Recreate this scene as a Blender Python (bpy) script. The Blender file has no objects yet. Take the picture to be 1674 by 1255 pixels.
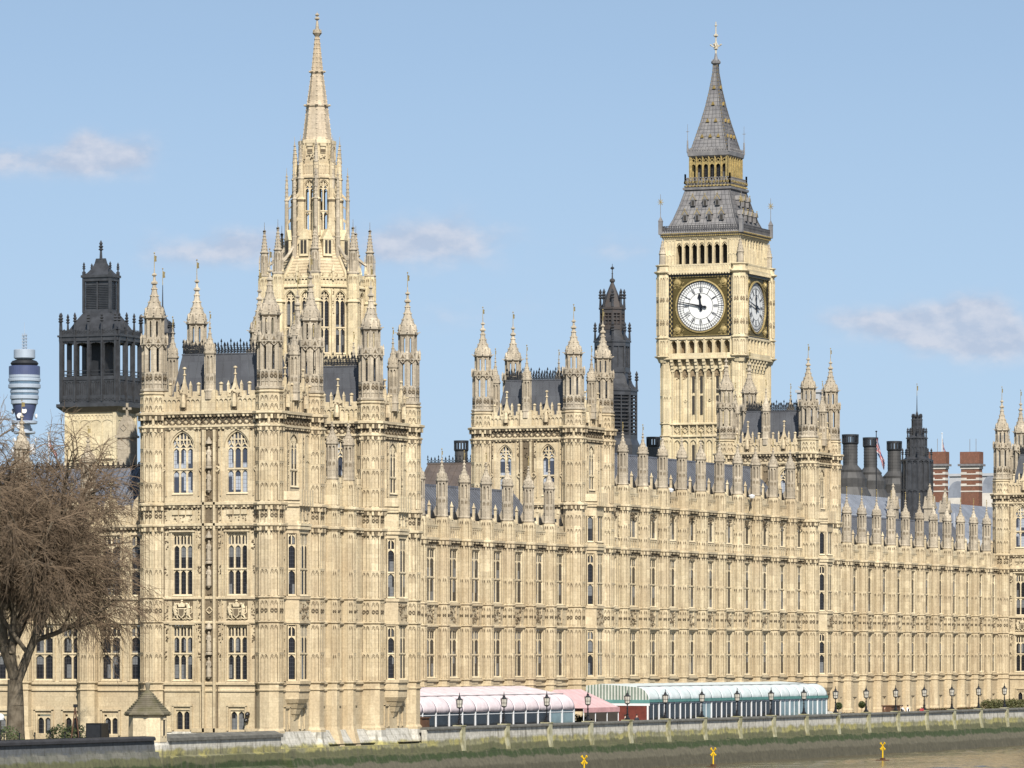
import bpy, math, random
from mathutils import Matrix, Vector
R = math.radians
random.seed(7)
SC = bpy.context.scene
COL = SC.collection
# ------------------------------------------------------------ camera
# X runs along the river front away from the camera, Y goes inland, Z up; river water is z = 0
ALPHA = math.atan(3460 / 8200)
CA, SA = math.cos(ALPHA), math.sin(ALPHA)
CAMZ = 11.2
cam = bpy.data.cameras.new('camera')
camo = bpy.data.objects.new('camera', cam)
COL.objects.link(camo)
camo.location = (0, 0, CAMZ)
camo.rotation_euler = (R(90), 0, -(math.pi / 2 - math.atan2(SA, CA)))
cam.sensor_fit = 'HORIZONTAL'
cam.sensor_width = 36
cam.lens = 36 * 8200 / 1674
cam.shift_y = (1070 - 627.5) / 1674
cam.clip_start = 5
cam.clip_end = 30000
SC.camera = camo
# ------------------------------------------------------------ sun and sky
SUN_AZ, SUN_EL = R(33), R(39)           # towards -X, turned 33 degrees to -Y (river side)
sd = Vector((-math.cos(SUN_AZ) * math.cos(SUN_EL), -math.sin(SUN_AZ) * math.cos(SUN_EL), math.sin(SUN_EL)))
sun = bpy.data.lights.new('sun', 'SUN')
sun.energy = 5.0
sun.angle = R(0.53)
sun.color = (1.0, 0.945, 0.855)
suno = bpy.data.objects.new('sun', sun)
COL.objects.link(suno)
suno.location = (300, 100, 200)
suno.rotation_euler = sd.to_track_quat('Z', 'Y').to_euler()
world = bpy.data.worlds.new('World')
SC.world = world
world.use_nodes = True
wt = world.node_tree
for n in list(wt.nodes): wt.nodes.remove(n)
def wn(t, **k):
    n = wt.nodes.new(t)
    for a, b in k.items(): setattr(n, a, b)
    return n
def wmath(op, a, b=None):
    n = wn('ShaderNodeMath', operation=op)
    for i, v in enumerate((a, b)):
        if v is None: continue
        if isinstance(v, (int, float)): n.inputs[i].default_value = v
        else: wt.links.new(v, n.inputs[i])
    return n.outputs[0]
sky = wn('ShaderNodeTexSky', sky_type='NISHITA')
sky.sun_disc = False
sky.sun_elevation = SUN_EL
sky.sun_rotation = math.atan2(sd.x, sd.y)
sky.air_density = 1.0
sky.dust_density = 0.35
sky.ozone_density = 2.2
tc = wn('ShaderNodeTexCoord')
sep = wn('ShaderNodeSeparateXYZ')
wt.links.new(tc.outputs['Generated'], sep.inputs[0])
# the clear band of air over the city: sample the sky somewhat above the true horizon
zz = wmath('ADD', wmath('MULTIPLY', sep.outputs[2], 1.2), 0.235)
cmb = wn('ShaderNodeCombineXYZ')
wt.links.new(sep.outputs[0], cmb.inputs[0]); wt.links.new(sep.outputs[1], cmb.inputs[1]); wt.links.new(zz, cmb.inputs[2])
wt.links.new(cmb.outputs[0], sky.inputs['Vector'])
# fair weather clouds low over the city, by bearing (tangent) and elevation
fx = wmath('ADD', wmath('MULTIPLY', sep.outputs[0], CA), wmath('MULTIPLY', sep.outputs[1], SA))
rx = wmath('SUBTRACT', wmath('MULTIPLY', sep.outputs[0], SA), wmath('MULTIPLY', sep.outputs[1], CA))
fxp = wmath('MAXIMUM', fx, 0.02)
bx_ = wmath('DIVIDE', rx, fxp); ez_ = wmath('DIVIDE', sep.outputs[2], fxp)
cv = wn('ShaderNodeCombineXYZ')
wt.links.new(bx_, cv.inputs[0]); wt.links.new(wmath('MULTIPLY', ez_, 1.7), cv.inputs[1])
nz2 = wn('ShaderNodeTexNoise'); nz2.inputs['Scale'].default_value = 120; nz2.inputs['Detail'].default_value = 5; nz2.inputs['Roughness'].default_value = 0.55
cvo = wn('ShaderNodeVectorMath', operation='ADD'); cvo.inputs[1].default_value = (0.0012, 0.0034, 0); wt.links.new(cv.outputs[0], cvo.inputs[0]); wt.links.new(cvo.outputs[0], nz2.inputs['Vector'])
nz = wn('ShaderNodeTexNoise'); nz.inputs['Scale'].default_value = 120; nz.inputs['Detail'].default_value = 7; nz.inputs['Roughness'].default_value = 0.58
wt.links.new(cv.outputs[0], nz.inputs['Vector'])
CLOUDS = [(195, 252, 75, 40, 1.0), (140, 235, 34, 30, .6), (80, 272, 130, 30, .6), (330, 412, 150, 36, .85), (420, 398, 70, 34, .6), (745, 392, 105, 50, 1.05), (630, 402, 75, 38, .8), (1015, 405, 75, 30, .65), (720, 515, 95, 34, .45), (840, 495, 60, 26, .35),
          (1570, 542, 120, 48, .95), (1470, 530, 120, 36, .65), (1600, 503, 66, 34, .75), (20, 255, 90, 30, .6), (1390, 520, 70, 28, .5), (1640, 565, 90, 34, .8)]
tot = None
for (px, py, sx, sy, am) in CLOUDS:
    a = wmath('DIVIDE', wmath('SUBTRACT', bx_, (px - 837) / 8200), sx / 8200)
    b = wmath('DIVIDE', wmath('SUBTRACT', ez_, (1070 - py) / 8200), sy / 8200)
    g = wmath('MULTIPLY', wmath('EXPONENT', wmath('MULTIPLY', wmath('ADD', wmath('MULTIPLY', a, a), wmath('MULTIPLY', b, b)), -1.0)), am)
    tot = g if tot is None else wmath('ADD', tot, g)
cl = wmath('MULTIPLY', wmath('ADD', tot, wmath('MULTIPLY', wmath('SUBTRACT', nz.outputs['Fac'], 0.5), 1.7)), wmath('POWER', tot, 0.6))
cr = wn('ShaderNodeMapRange'); cr.interpolation_type = 'SMOOTHSTEP'
cr.inputs['From Min'].default_value = 0.0; cr.inputs['From Max'].default_value = 1.25; cr.inputs['To Max'].default_value = 0.72
wt.links.new(cl, cr.inputs['Value'])
front = wmath('GREATER_THAN', fx, 0.3)
fac = wmath('MULTIPLY', cr.outputs[0], front)
mixc = wn('ShaderNodeMix', data_type='RGBA')
wt.links.new(fac, mixc.inputs[0])
hs = wn('ShaderNodeHueSaturation'); hs.inputs['Saturation'].default_value = 0.8; hs.inputs['Hue'].default_value = 0.489; hs.inputs['Value'].default_value = 1.17
wt.links.new(sky.outputs[0], hs.inputs['Color'])
hzm = wn('ShaderNodeMapRange'); hzm.inputs['From Min'].default_value = 0.0; hzm.inputs['From Max'].default_value = 0.12; hzm.inputs['To Min'].default_value = 0.85; hzm.inputs['To Max'].default_value = 0.0
wt.links.new(wmath('ABSOLUTE', sep.outputs[2]), hzm.inputs['Value'])
hzx = wn('ShaderNodeMix', data_type='RGBA'); wt.links.new(hzm.outputs[0], hzx.inputs[0]); wt.links.new(hs.outputs[0], hzx.inputs[6]); hzx.inputs[7].default_value = (3.2, 4.15, 5.05, 1)
wt.links.new(hzx.outputs[2], mixc.inputs[6])
lit = wn('ShaderNodeMapRange'); lit.inputs['From Min'].default_value = -0.12; lit.inputs['From Max'].default_value = 0.16
wt.links.new(wmath('SUBTRACT', nz.outputs['Fac'], nz2.outputs['Fac']), lit.inputs['Value'])
cc = wn('ShaderNodeMix', data_type='RGBA'); wt.links.new(lit.outputs[0], cc.inputs[0]); cc.inputs[6].default_value = (3.3, 3.7, 4.6, 1); cc.inputs[7].default_value = (4.6, 4.65, 5.15, 1)
wt.links.new(cc.outputs[2], mixc.inputs[7])
bg = wn('ShaderNodeBackground'); bg.inputs['Strength'].default_value = 0.099
wt.links.new(mixc.outputs[2], bg.inputs['Color'])
wo = wn('ShaderNodeOutputWorld')
wt.links.new(bg.outputs[0], wo.inputs['Surface'])
SC.view_settings.view_transform = 'Standard'
SC.view_settings.look = 'None'
SC.view_settings.exposure = 0.6
SC.view_settings.gamma = 1
SC.cycles.max_bounces = 6
SC.cycles.diffuse_bounces = 2
SC.cycles.transparent_max_bounces = 12

# ------------------------------------------------------------ mesh helper
class MB:
    def __init__(s):
        s.v = []; s.f = []; s.m = None; s.st = []; s.mi = []; s.k = 0
    def push(s, m):
        s.st.append(s.m); s.m = m if s.m is None else s.m @ m
    def pop(s): s.m = s.st.pop()
    def add(s, vs, fs):
        b = len(s.v)
        if s.m is None: s.v.extend(vs)
        else:
            m = s.m; (a0, a1, a2, a3), (b0, b1, b2, b3), (c0, c1, c2, c3) = m[0], m[1], m[2]
            s.v.extend([(a0*x+a1*y+a2*z+a3, b0*x+b1*y+b2*z+b3, c0*x+c1*y+c2*z+c3) for x, y, z in vs])
        s.f.extend([tuple(i + b for i in f) for f in fs]); s.mi.extend([s.k]*len(fs))
    def box(s, x0, x1, y0, y1, z0, z1):
        s.add([(x0,y0,z0),(x1,y0,z0),(x1,y1,z0),(x0,y1,z0),(x0,y0,z1),(x1,y0,z1),(x1,y1,z1),(x0,y1,z1)],
              [(0,3,2,1),(4,5,6,7),(0,1,5,4),(1,2,6,5),(2,3,7,6),(3,0,4,7)])
    def frustum(s, x0, x1, y0, y1, z0, X0, X1, Y0, Y1, z1):
        s.add([(x0,y0,z0),(x1,y0,z0),(x1,y1,z0),(x0,y1,z0),(X0,Y0,z1),(X1,Y0,z1),(X1,Y1,z1),(X0,Y1,z1)],
              [(0,3,2,1),(4,5,6,7),(0,1,5,4),(1,2,6,5),(2,3,7,6),(3,0,4,7)])
    def prism(s, poly, y0, y1):            # polygon in XZ (counter-clockwise seen from -Y), pushed along Y
        n = len(poly)
        vs = [(x, y0, z) for x, z in poly] + [(x, y1, z) for x, z in poly]
        s.add(vs, [tuple(range(n)), tuple(range(2*n-1, n-1, -1))] + [(i, i+n, (i+1) % n + n, (i+1) % n) for i in range(n)])
    def prismz(s, poly, z0, z1, k=1.0, c=(0, 0)):
        n = len(poly)
        vs = [(x, y, z0) for x, y in poly] + [(c[0]+(x-c[0])*k, c[1]+(y-c[1])*k, z1) for x, y in poly]
        s.add(vs, [tuple(range(n-1, -1, -1)), tuple(range(n, 2*n))] + [(i, (i+1) % n, (i+1) % n + n, i+n) for i in range(n)])
    def lathe(s, cx, cy, prof, n=8, rot=None, cap=True):   # prof: (z, apothem)
        if rot is None: rot = math.pi / n
        k = 1 / math.cos(math.pi / n) if n <= 12 else 1
        cs = [(math.cos(rot + 2*math.pi*i/n), math.sin(rot + 2*math.pi*i/n)) for i in range(n)]
        vs = []; fs = []
        for z, a in prof:
            vs.extend([(cx + c*a*k, cy + t*a*k, z) for c, t in cs])
        for j in range(len(prof) - 1):
            for i in range(n):
                i2 = (i + 1) % n
                fs.append((j*n+i, j*n+i2, (j+1)*n+i2, (j+1)*n+i))
        if cap:
            fs.append(tuple(range(n-1, -1, -1))); m = (len(prof)-1)*n
            fs.append(tuple(range(m, m+n)))
        s.add(vs, fs)
    def tube(s, p0, p1, r0, r1=None, n=6):
        if r1 is None: r1 = r0
        p0 = Vector(p0); p1 = Vector(p1); d = (p1 - p0)
        if d.length < 1e-6: return
        d.normalize()
        u = d.orthogonal().normalized(); w = d.cross(u)
        vs = []
        for p, r in ((p0, r0), (p1, r1)):
            for i in range(n):
                a = 2*math.pi*i/n
                vs.append(tuple(p + u*(math.cos(a)*r) + w*(math.sin(a)*r)))
        s.add(vs, [(i, (i+1) % n, (i+1) % n + n, i+n) for i in range(n)] + [tuple(range(n-1, -1, -1)), tuple(range(n, 2*n))])
    def bar(s, x0, z0, x1, z1, w, y0, y1):   # straight bar in the XZ plane
        dx, dz = x1-x0, z1-z0; L = math.hypot(dx, dz) or 1; nx, nz_ = -dz/L*w/2, dx/L*w/2
        s.prism([(x0-nx, z0-nz_), (x1-nx, z1-nz_), (x1+nx, z1+nz_), (x0+nx, z0+nz_)], y0, y1)
    def diamond(s, x, z, r, y, t=.07, d=.06):
        P = [(x, z-r), (x+r, z), (x, z+r), (x-r, z)]
        for i in range(4):
            a, b = P[i], P[(i+1) % 4]
            s.bar(a[0], a[1], b[0], b[1], t, y-d, y+.01)
    def arch(s, x0, x1, zs, za, zt, y0, y1, n=5, A=68):  # stone left over above a pointed arch in a rectangle
        xm = (x0+x1)/2; hw = (x1-x0)/2; cA = 1-math.cos(R(A)); sA = math.sin(R(A))
        pts = []
        for i in range(n+1):
            a = R(A)*i/n
            pts.append(((1-math.cos(a))/cA*hw, zs + (za-zs)*math.sin(a)/sA))
        if zt <= za + 1e-4: zt = za + .02
        s.prism([(x0, zt)] + [(x0+p, z) for p, z in pts] + [(xm, zt)], y0, y1)
        s.prism([(xm, zt)] + [(x1-p, z) for p, z in reversed(pts)] + [(x1, zt)], y0, y1)
    def mesh(s, name, mats, smooth=False):
        me = bpy.data.meshes.new(name)
        me.from_pydata(s.v, [], s.f)
        ml = list(mats) if isinstance(mats, (list, tuple)) else [mats]
        if any(s.mi) and len(ml) == 1: ml.append(SOOT_SHADE.get(ml[0].name, ml[0]))
        for m in ml: me.materials.append(m)
        if len(ml) > 1: me.polygons.foreach_set('material_index', [min(k, len(ml)-1) for k in s.mi])
        if smooth: me.polygons.foreach_set('use_smooth', [True]*len(me.polygons))
        me.update()
        return me
    def build(s, name, mats, parent=None, link=True, smooth=False):
        if not s.f: return None
        o = bpy.data.objects.new(name, s.mesh(name, mats, smooth))
        if link: COL.objects.link(o)
        if parent is not None: o.parent = parent
        return o
SOOT_SHADE = {}  # darker second materials: soot, and shade painted in niches and under cornices
T = Matrix.Translation
def RZ(a): return Matrix.Rotation(a, 4, 'Z')
def thing(name, label, cat, loc=(0, 0, 0), rz=0, group=None):
    o = bpy.data.objects.new(name, None); COL.objects.link(o)
    o.empty_display_size = 1
    o.location = loc; o.rotation_euler = (0, 0, rz)
    return tag(o, label, cat, group)
def tag(o, label, cat, group=None):
    o['label'] = label; o['category'] = cat
    if group: o['group'] = group
    return o
def struct(name, mb, m, kind='structure'):
    o = mb.build(name, m); o['kind'] = kind
    return o
def inst(proto, parent, loc=(0, 0, 0), rz=0, sc=None):      # linked copy of a (never linked) master part with its sub-parts
    def cp(o, par):
        c = o.copy(); COL.objects.link(c); c.parent = par
        for ch in o.children: cp(ch, c)
        return c
    c = cp(proto, parent)
    c.location = loc; c.rotation_euler = (0, 0, rz)
    if sc: c.scale = sc
    return c
def copy_thing(root, loc, rz, label=None):
    r = root.copy(); COL.objects.link(r); r.location = loc; r.rotation_euler = (0, 0, rz)
    if label: r['label'] = label
    def kids(o, par):
        for ch in list(o.children):
            c = ch.copy(); COL.objects.link(c); c.parent = par
            kids(ch, c)
    kids(root, r)
    return r
def UV(px, v):          # where the sight line of a photo column meets the vertical plane y = v
    t = (px - 837) / 8200
    return v * (CA + t*SA) / (SA - t*CA)
def VU(px, u):
    t = (px - 837) / 8200
    return u * (SA - t*CA) / (CA + t*SA)
def ZP(py, u, v): return CAMZ + (1070 - py) / 8200 * (u*CA + v*SA)

# ------------------------------------------------------------ materials
def new_mat(name):
    m = bpy.data.materials.new(name); m.use_nodes = True
    nt = m.node_tree; b = nt.nodes['Principled BSDF']
    return m, nt, b
def N(nt, t, **k):
    n = nt.nodes.new(t)
    for a, b in k.items():
        if a.startswith('i_'): n.inputs[a[2:].replace('_', ' ')].default_value = b
        else: setattr(n, a, b)
    return n
def mixrgb(nt, fac, a, b, mode='MIX'):
    n = nt.nodes.new('ShaderNodeMix'); n.data_type = 'RGBA'; n.blend_type = mode
    for sock, v in ((n.inputs[0], fac), (n.inputs[6], a), (n.inputs[7], b)):
        if hasattr(v, 'links') or hasattr(v, 'is_linked'): nt.links.new(v, sock)
        elif isinstance(v, (int, float)): sock.default_value = v
        else: sock.default_value = (*v, 1) if len(v) == 3 else v
    return n.outputs[2]
def mth(nt, op, a, b=None, c=None):
    n = nt.nodes.new('ShaderNodeMath'); n.operation = op
    for i, v in enumerate((a, b, c)):
        if v is None: continue
        if isinstance(v, (int, float)): n.inputs[i].default_value = v
        else: nt.links.new(v, n.inputs[i])
    return n.outputs[0]
def ramp(nt, v, lo, hi, a=0.0, b=1.0):
    n = nt.nodes.new('ShaderNodeMapRange'); n.interpolation_type = 'SMOOTHSTEP'
    n.inputs['From Min'].default_value = lo; n.inputs['From Max'].default_value = hi
    n.inputs['To Min'].default_value = a; n.inputs['To Max'].default_value = b
    nt.links.new(v, n.inputs['Value'])
    return n.outputs[0]
def wpos(nt):
    g = nt.nodes.new('ShaderNodeNewGeometry'); sp = nt.nodes.new('ShaderNodeSeparateXYZ')
    nt.links.new(g.outputs['Position'], sp.inputs[0])
    return g.outputs['Position'], sp.outputs[0], sp.outputs[1], sp.outputs[2]
def vec(nt, x, y, z):
    c = nt.nodes.new('ShaderNodeCombineXYZ')
    for i, v in enumerate((x, y, z)):
        if isinstance(v, (int, float)): c.inputs[i].default_value = v
        else: nt.links.new(v, c.inputs[i])
    return c.outputs[0]
def noise(nt, v, scale, detail=4, rough=.55):
    n = nt.nodes.new('ShaderNodeTexNoise'); n.inputs['Scale'].default_value = scale
    n.inputs['Detail'].default_value = detail; n.inputs['Roughness'].default_value = rough
    if v is not None: nt.links.new(v, n.inputs['Vector'])
    return n.outputs['Fac']
def bump(nt, b, h, strength=.3, dist=.05):
    n = nt.nodes.new('ShaderNodeBump'); n.inputs['Strength'].default_value = strength; n.inputs['Distance'].default_value = dist
    nt.links.new(h, n.inputs['Height']); nt.links.new(n.outputs[0], b.inputs['Normal'])
KA = .78          # real albedo: the photograph's paint values brought down to what sunlit stone and paint reflect
def stone(name, c1, c2, c3, stain, amt=.5, bw=.95, rh=.42):
    c1, c2, c3 = [[k*g for k, g in zip(c, (.845, .84, .84))] for c in (c1, c2, c3)]; stain = [k*KA for k in stain]
    m, nt, b = new_mat(name)
    P, x, y, z = wpos(nt)
    run = mth(nt, 'SUBTRACT', x, y)
    bv = vec(nt, run, z, 0.0)
    br = N(nt, 'ShaderNodeTexBrick'); nt.links.new(bv, br.inputs['Vector'])
    br.inputs['Scale'].default_value = 1; br.inputs['Brick Width'].default_value = bw; br.inputs['Row Height'].default_value = rh
    br.inputs['Mortar Size'].default_value = .012; br.inputs['Mortar Smooth'].default_value = .3
    br.inputs['Color1'].default_value = (*c1, 1); br.inputs['Color2'].default_value = (*c2, 1); br.inputs['Mortar'].default_value = (*[k*.72 for k in c2], 1)
    n1 = noise(nt, P, .23, 6, .6)
    c = mixrgb(nt, ramp(nt, n1, .4, .68, 0, .75), br.outputs['Color'], c3)
    # renewed pale blocks and brown weathered ones
    b2 = N(nt, 'ShaderNodeTexBrick'); nt.links.new(bv, b2.inputs['Vector']); b2.inputs['Scale'].default_value = 1; b2.inputs['Brick Width'].default_value = bw; b2.inputs['Row Height'].default_value = rh*2; b2.inputs['Mortar Size'].default_value = 0
    b2.inputs['Color1'].default_value = (0, 0, 0, 1); b2.inputs['Color2'].default_value = (1, 1, 1, 1)
    rnd_ = N(nt, 'ShaderNodeSeparateColor'); nt.links.new(b2.outputs['Color'], rnd_.inputs[0])
    c = mixrgb(nt, ramp(nt, rnd_.outputs[0],   .86, .88, 0, .6), c, [min(.82, k*1.22) for k in c1])
    c = mixrgb(nt, ramp(nt, rnd_.outputs[0], .26, .24, 0, .5) if False else mth(nt, 'MULTIPLY', mth(nt, 'LESS_THAN', rnd_.outputs[0], .2), .28), c, [k*.72 for k in c3])
    # the older lower storeys are browner stone
    c = mixrgb(nt, mth(nt, 'MULTIPLY', ramp(nt, z, 24, 7, 0, 1) if False else mth(nt, 'SUBTRACT', 1.0, ramp(nt, z, 7, 23)), .4), c, [c3[0]*.9, c3[1]*.86, c3[2]*.78])
    st = noise(nt, vec(nt, mth(nt, 'MULTIPLY', x, 1.7), mth(nt, 'MULTIPLY', y, 1.7), mth(nt, 'MULTIPLY', z, .2)), 1.0, 5, .65)
    c = mixrgb(nt, ramp(nt, st, .5, .78, 0, amt), c, stain)
    tone = noise(nt, vec(nt, mth(nt, 'MULTIPLY', run, .16), 0.0, mth(nt, 'MULTIPLY', z, .09)), 1.0, 4, .6)
    c = mixrgb(nt, ramp(nt, tone, .42, .66, 0, .42), c, [c3[0]*.80, c3[1]*.74, c3[2]*.64])
    fine = noise(nt, P, 5, 4, .7)
    c = mixrgb(nt, 1.0, c, vec3grey(nt, ramp(nt, fine, .25, .75, .82, 1.12)), 'MULTIPLY')
    nt.links.new(c, b.inputs['Base Color'])
    b.inputs['Roughness'].default_value = .92
    b.inputs['Specular IOR Level'].default_value = .2
    bump(nt, b, mth(nt, 'ADD', fine, mth(nt, 'MULTIPLY', br.outputs['Fac'], -.6)), .35, .04)
    return m
def vec3grey(nt, v):
    c = nt.nodes.new('ShaderNodeCombineColor')
    for i in range(3): nt.links.new(v, c.inputs[i])
    return c.outputs[0]
def plain(name, col, rough=.6, metal=0, var=.25, scale=2.0, spec=.4, col2=None):
    m, nt, b = new_mat(name)
    col = tuple(k*KA for k in col); col2 = tuple(k*KA for k in col2) if col2 else None
    P, x, y, z = wpos(nt)
    n1 = noise(nt, P, scale, 5, .6)
    c2 = col2 or tuple(k*(1-var) for k in col)
    c = mixrgb(nt, ramp(nt, n1, .3, .7), col, c2)
    nt.links.new(c, b.inputs['Base Color'])
    b.inputs['Roughness'].default_value = rough; b.inputs['Metallic'].default_value = metal
    b.inputs['Specular IOR Level'].default_value = spec
    return m
M = {}
M['stone'] = stone('limestone', (.60, .515, .355), (.55, .465, .31), (.50, .41, .28), (.30, .225, .145), .65)
M['stone2'] = stone('limestone_clean', (.68, .585, .41), (.64, .545, .375), (.62, .53, .37), (.40, .32, .22), .4)
M['wstone'] = stone('weathered_limestone', (.47, .41, .315), (.40, .345, .26), (.34, .30, .24), (.16, .135, .105), .8)
M['carved'] = stone('soot_shade_carving', (.155, .122, .083), (.12, .095, .064), (.21, .17, .115), (.07, .055, .04), .6)
M['clockstone'] = stone('yellow_limestone', (.66, .565, .375), (.62, .525, .34), (.58, .50, .345), (.40, .31, .2), .5)
M['clock_soot_shade'] = stone('soot_shade_yellow_carving', (.24, .18, .115), (.19, .14, .085), (.30, .24, .155), (.10, .075, .05), .6)
SOOT_SHADE.update({'limestone': M['carved'], 'weathered_limestone': M['carved'], 'limestone_clean': M['carved'], 'yellow_limestone': M['clock_soot_shade'], 'spire_limestone': M['clock_soot_shade']})
M['iron'] = plain('painted_iron', (.022, .024, .028), .5, 0, .3, 3)
M['dark_iron'] = plain('dark_ventilator_iron', (.055, .057, .063), .38, 0, .3, 1.2, .55, (.030, .030, .032))
M['gold'] = plain('gilding', (.55, .42, .18), .5, .35, .45, 3)
M['lead'] = plain('lead_roof', (.265, .255, .25), .55, .1, .25, .9, .4, (.165, .16, .165))
M['white'] = plain('white_paint', (.75, .76, .77), .5, 0, .08, 1)
M['black'] = plain('black_paint', (.012, .012, .014), .4, 0, .2, 3)
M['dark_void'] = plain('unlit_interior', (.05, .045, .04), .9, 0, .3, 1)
M['bronze'] = plain('bronze_gilt_ground', (.12, .09, .028), .5, .3, .3, 3)
def slate(name, c1, c2, rw=.35, rh=.22):
    m, nt, b = new_mat(name)
    P, x, y, z = wpos(nt)
    br = N(nt, 'ShaderNodeTexBrick'); nt.links.new(vec(nt, mth(nt, 'SUBTRACT', x, y), z, 0.0), br.inputs['Vector'])
    br.inputs['Scale'].default_value = 1; br.inputs['Brick Width'].default_value = rw; br.inputs['Row Height'].default_value = rh; br.inputs['Mortar Size'].default_value = .008
    br.inputs['Color1'].default_value = (*c1, 1); br.inputs['Color2'].default_value = (*c2, 1); br.inputs['Mortar'].default_value = (*[k*.5 for k in c2], 1)
    n1 = noise(nt, P, .6, 5, .6)
    c = mixrgb(nt, ramp(nt, n1, .35, .75, 0, .5), br.outputs['Color'], [k*1.5 for k in c1])
    nt.links.new(c, b.inputs['Base Color']); b.inputs['Roughness'].default_value = .55
    bump(nt, b, br.outputs['Fac'], -.3, .02)
    return m
M['slate_roll'] = None
M['slate'] = slate('blue_slate', (.105, .115, .14), (.075, .083, .105))
M['darkslate'] = slate('dark_roof_plates', (.060, .064, .073), (.045, .047, .055), 1.1, 1.4)
SOOT_SHADE['blue_slate'] = M['darkslate']; SOOT_SHADE['pale_grey_roof'] = M['slate']
M['palelead'] = slate('pale_grey_roof', (.17, .185, .215), (.14, .155, .185), 1.3, 2.2)
M['brownroof'] = slate('brown_metal_roof', (.085, .066, .055), (.066, .052, .045), .9, .5)
def glass(name, dark, pale, amount):
    m, nt, b = new_mat(name)
    P, x, y, z = wpos(nt)
    run = mth(nt, 'SUBTRACT', x, y)
    vo = N(nt, 'ShaderNodeTexBrick'); vo.offset = .5
    nt.links.new(vec(nt, run, z, 0.0), vo.inputs['Vector']); vo.inputs['Scale'].default_value = 1; vo.inputs['Brick Width'].default_value = .66; vo.inputs['Row Height'].default_value = 1.15; vo.inputs['Mortar Size'].default_value = 0
    vo.inputs['Color1'].default_value = (0, 0, 0, 1); vo.inputs['Color2'].default_value = (1, 1, 1, 1)
    spc = N(nt, 'ShaderNodeSeparateColor'); nt.links.new(vo.outputs['Color'], spc.inputs[0])
    blind = ramp(nt, spc.outputs[0], 1-amount-.03, 1-amount+.03)
    c = mixrgb(nt, blind, dark, pale)
    # leading: small panes
    br = N(nt, 'ShaderNodeTexBrick'); nt.links.new(vec(nt, run, z, 0.0), br.inputs['Vector'])
    br.offset = 0; br.inputs['Scale'].default_value = 1; br.inputs['Brick Width'].default_value = .26; br.inputs['Row Height'].default_value = .34; br.inputs['Mortar Size'].default_value = .016
    c = mixrgb(nt, mth(nt, 'MULTIPLY', br.outputs['Fac'], .8), c, (.05, .05, .055))
    nt.links.new(c, b.inputs['Base Color'])
    b.inputs['Roughness'].default_value = .2; b.inputs['Specular IOR Level'].default_value = .3
    bump(nt, b, noise(nt, P, 3, 2), .12, .02)
    return m
M['glass'] = glass('leaded_glass', (.011, .011, .013), (.13, .135, .14), .24)
M['glass2'] = glass('leaded_glass_with_blinds', (.04, .05, .075), (.30, .33, .38), .5)
def tide_mat(name, tops, dark=1.0, lichen=(.29, .26, .095), under=(.20, .19, .11)):
    m, nt, b = new_mat(name); P, x, y, z = wpos(nt)
    wob = noise(nt, vec(nt, mth(nt, 'MULTIPLY', x, .5), 0.0, mth(nt, 'MULTIPLY', z, .25)), 1.0, 5, .65)
    zz = mth(nt, 'ADD', z, mth(nt, 'MULTIPLY', mth(nt, 'SUBTRACT', wob, .5), 1.15))
    cols = [(.065, .058, .036), (.095, .085, .056), (.024, .040, .008), (.095, .095, .044), lichen, tops]
    c = cols[0]
    pat = noise(nt, P, .55, 5, .65)
    for lim, w, col in ((1.02, .12, cols[1]), (1.72, .1, cols[2]), (2.33, .1, cols[3]), (2.95, .12, cols[4]), (3.5, .16, cols[5])):
        if lim == 2.95: col = mixrgb(nt, ramp(nt, pat, .42, .58), under, col)
        c = mixrgb(nt, ramp(nt, zz, lim-w, lim+w), c, col)
    st = noise(nt, vec(nt, mth(nt, 'MULTIPLY', x, 2.2), mth(nt, 'MULTIPLY', y, 2.2), mth(nt, 'MULTIPLY', z, .3)), 1, 5, .7)
    c = mixrgb(nt, ramp(nt, st, .48, .72, 0, .75), c, (.10*dark, .09*dark, .06*dark))
    f = noise(nt, P, 2.2, 5, .7)
    c = mixrgb(nt, 1.0, c, vec3grey(nt, ramp(nt, f, .25, .75, .7, 1.2)), 'MULTIPLY')
    br = N(nt, 'ShaderNodeTexBrick'); nt.links.new(vec(nt, mth(nt, 'SUBTRACT', x, y), z, 0.0), br.inputs['Vector']); br.inputs['Scale'].default_value = 1
    br.inputs['Brick Width'].default_value = 1.3; br.inputs['Row Height'].default_value = .45; br.inputs['Mortar Size'].default_value = .02
    c = mixrgb(nt, mth(nt, 'MULTIPLY', br.outputs['Fac'], .28), c, (.08, .07, .04))
    nt.links.new(c, b.inputs['Base Color']); b.inputs['Roughness'].default_value = .85
    bump(nt, b, f, .5, .06)
    return m
M['tide'] = tide_mat('tidal_wall_stone', (.42, .40, .35))
M['tide_dark'] = tide_mat('blackened_wall_stone', (.085, .09, .095), .3, (.11, .11, .09), (.16, .155, .13))
M['tide_pale'] = tide_mat('pale_wall_stone', (.43, .41, .36))
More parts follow.
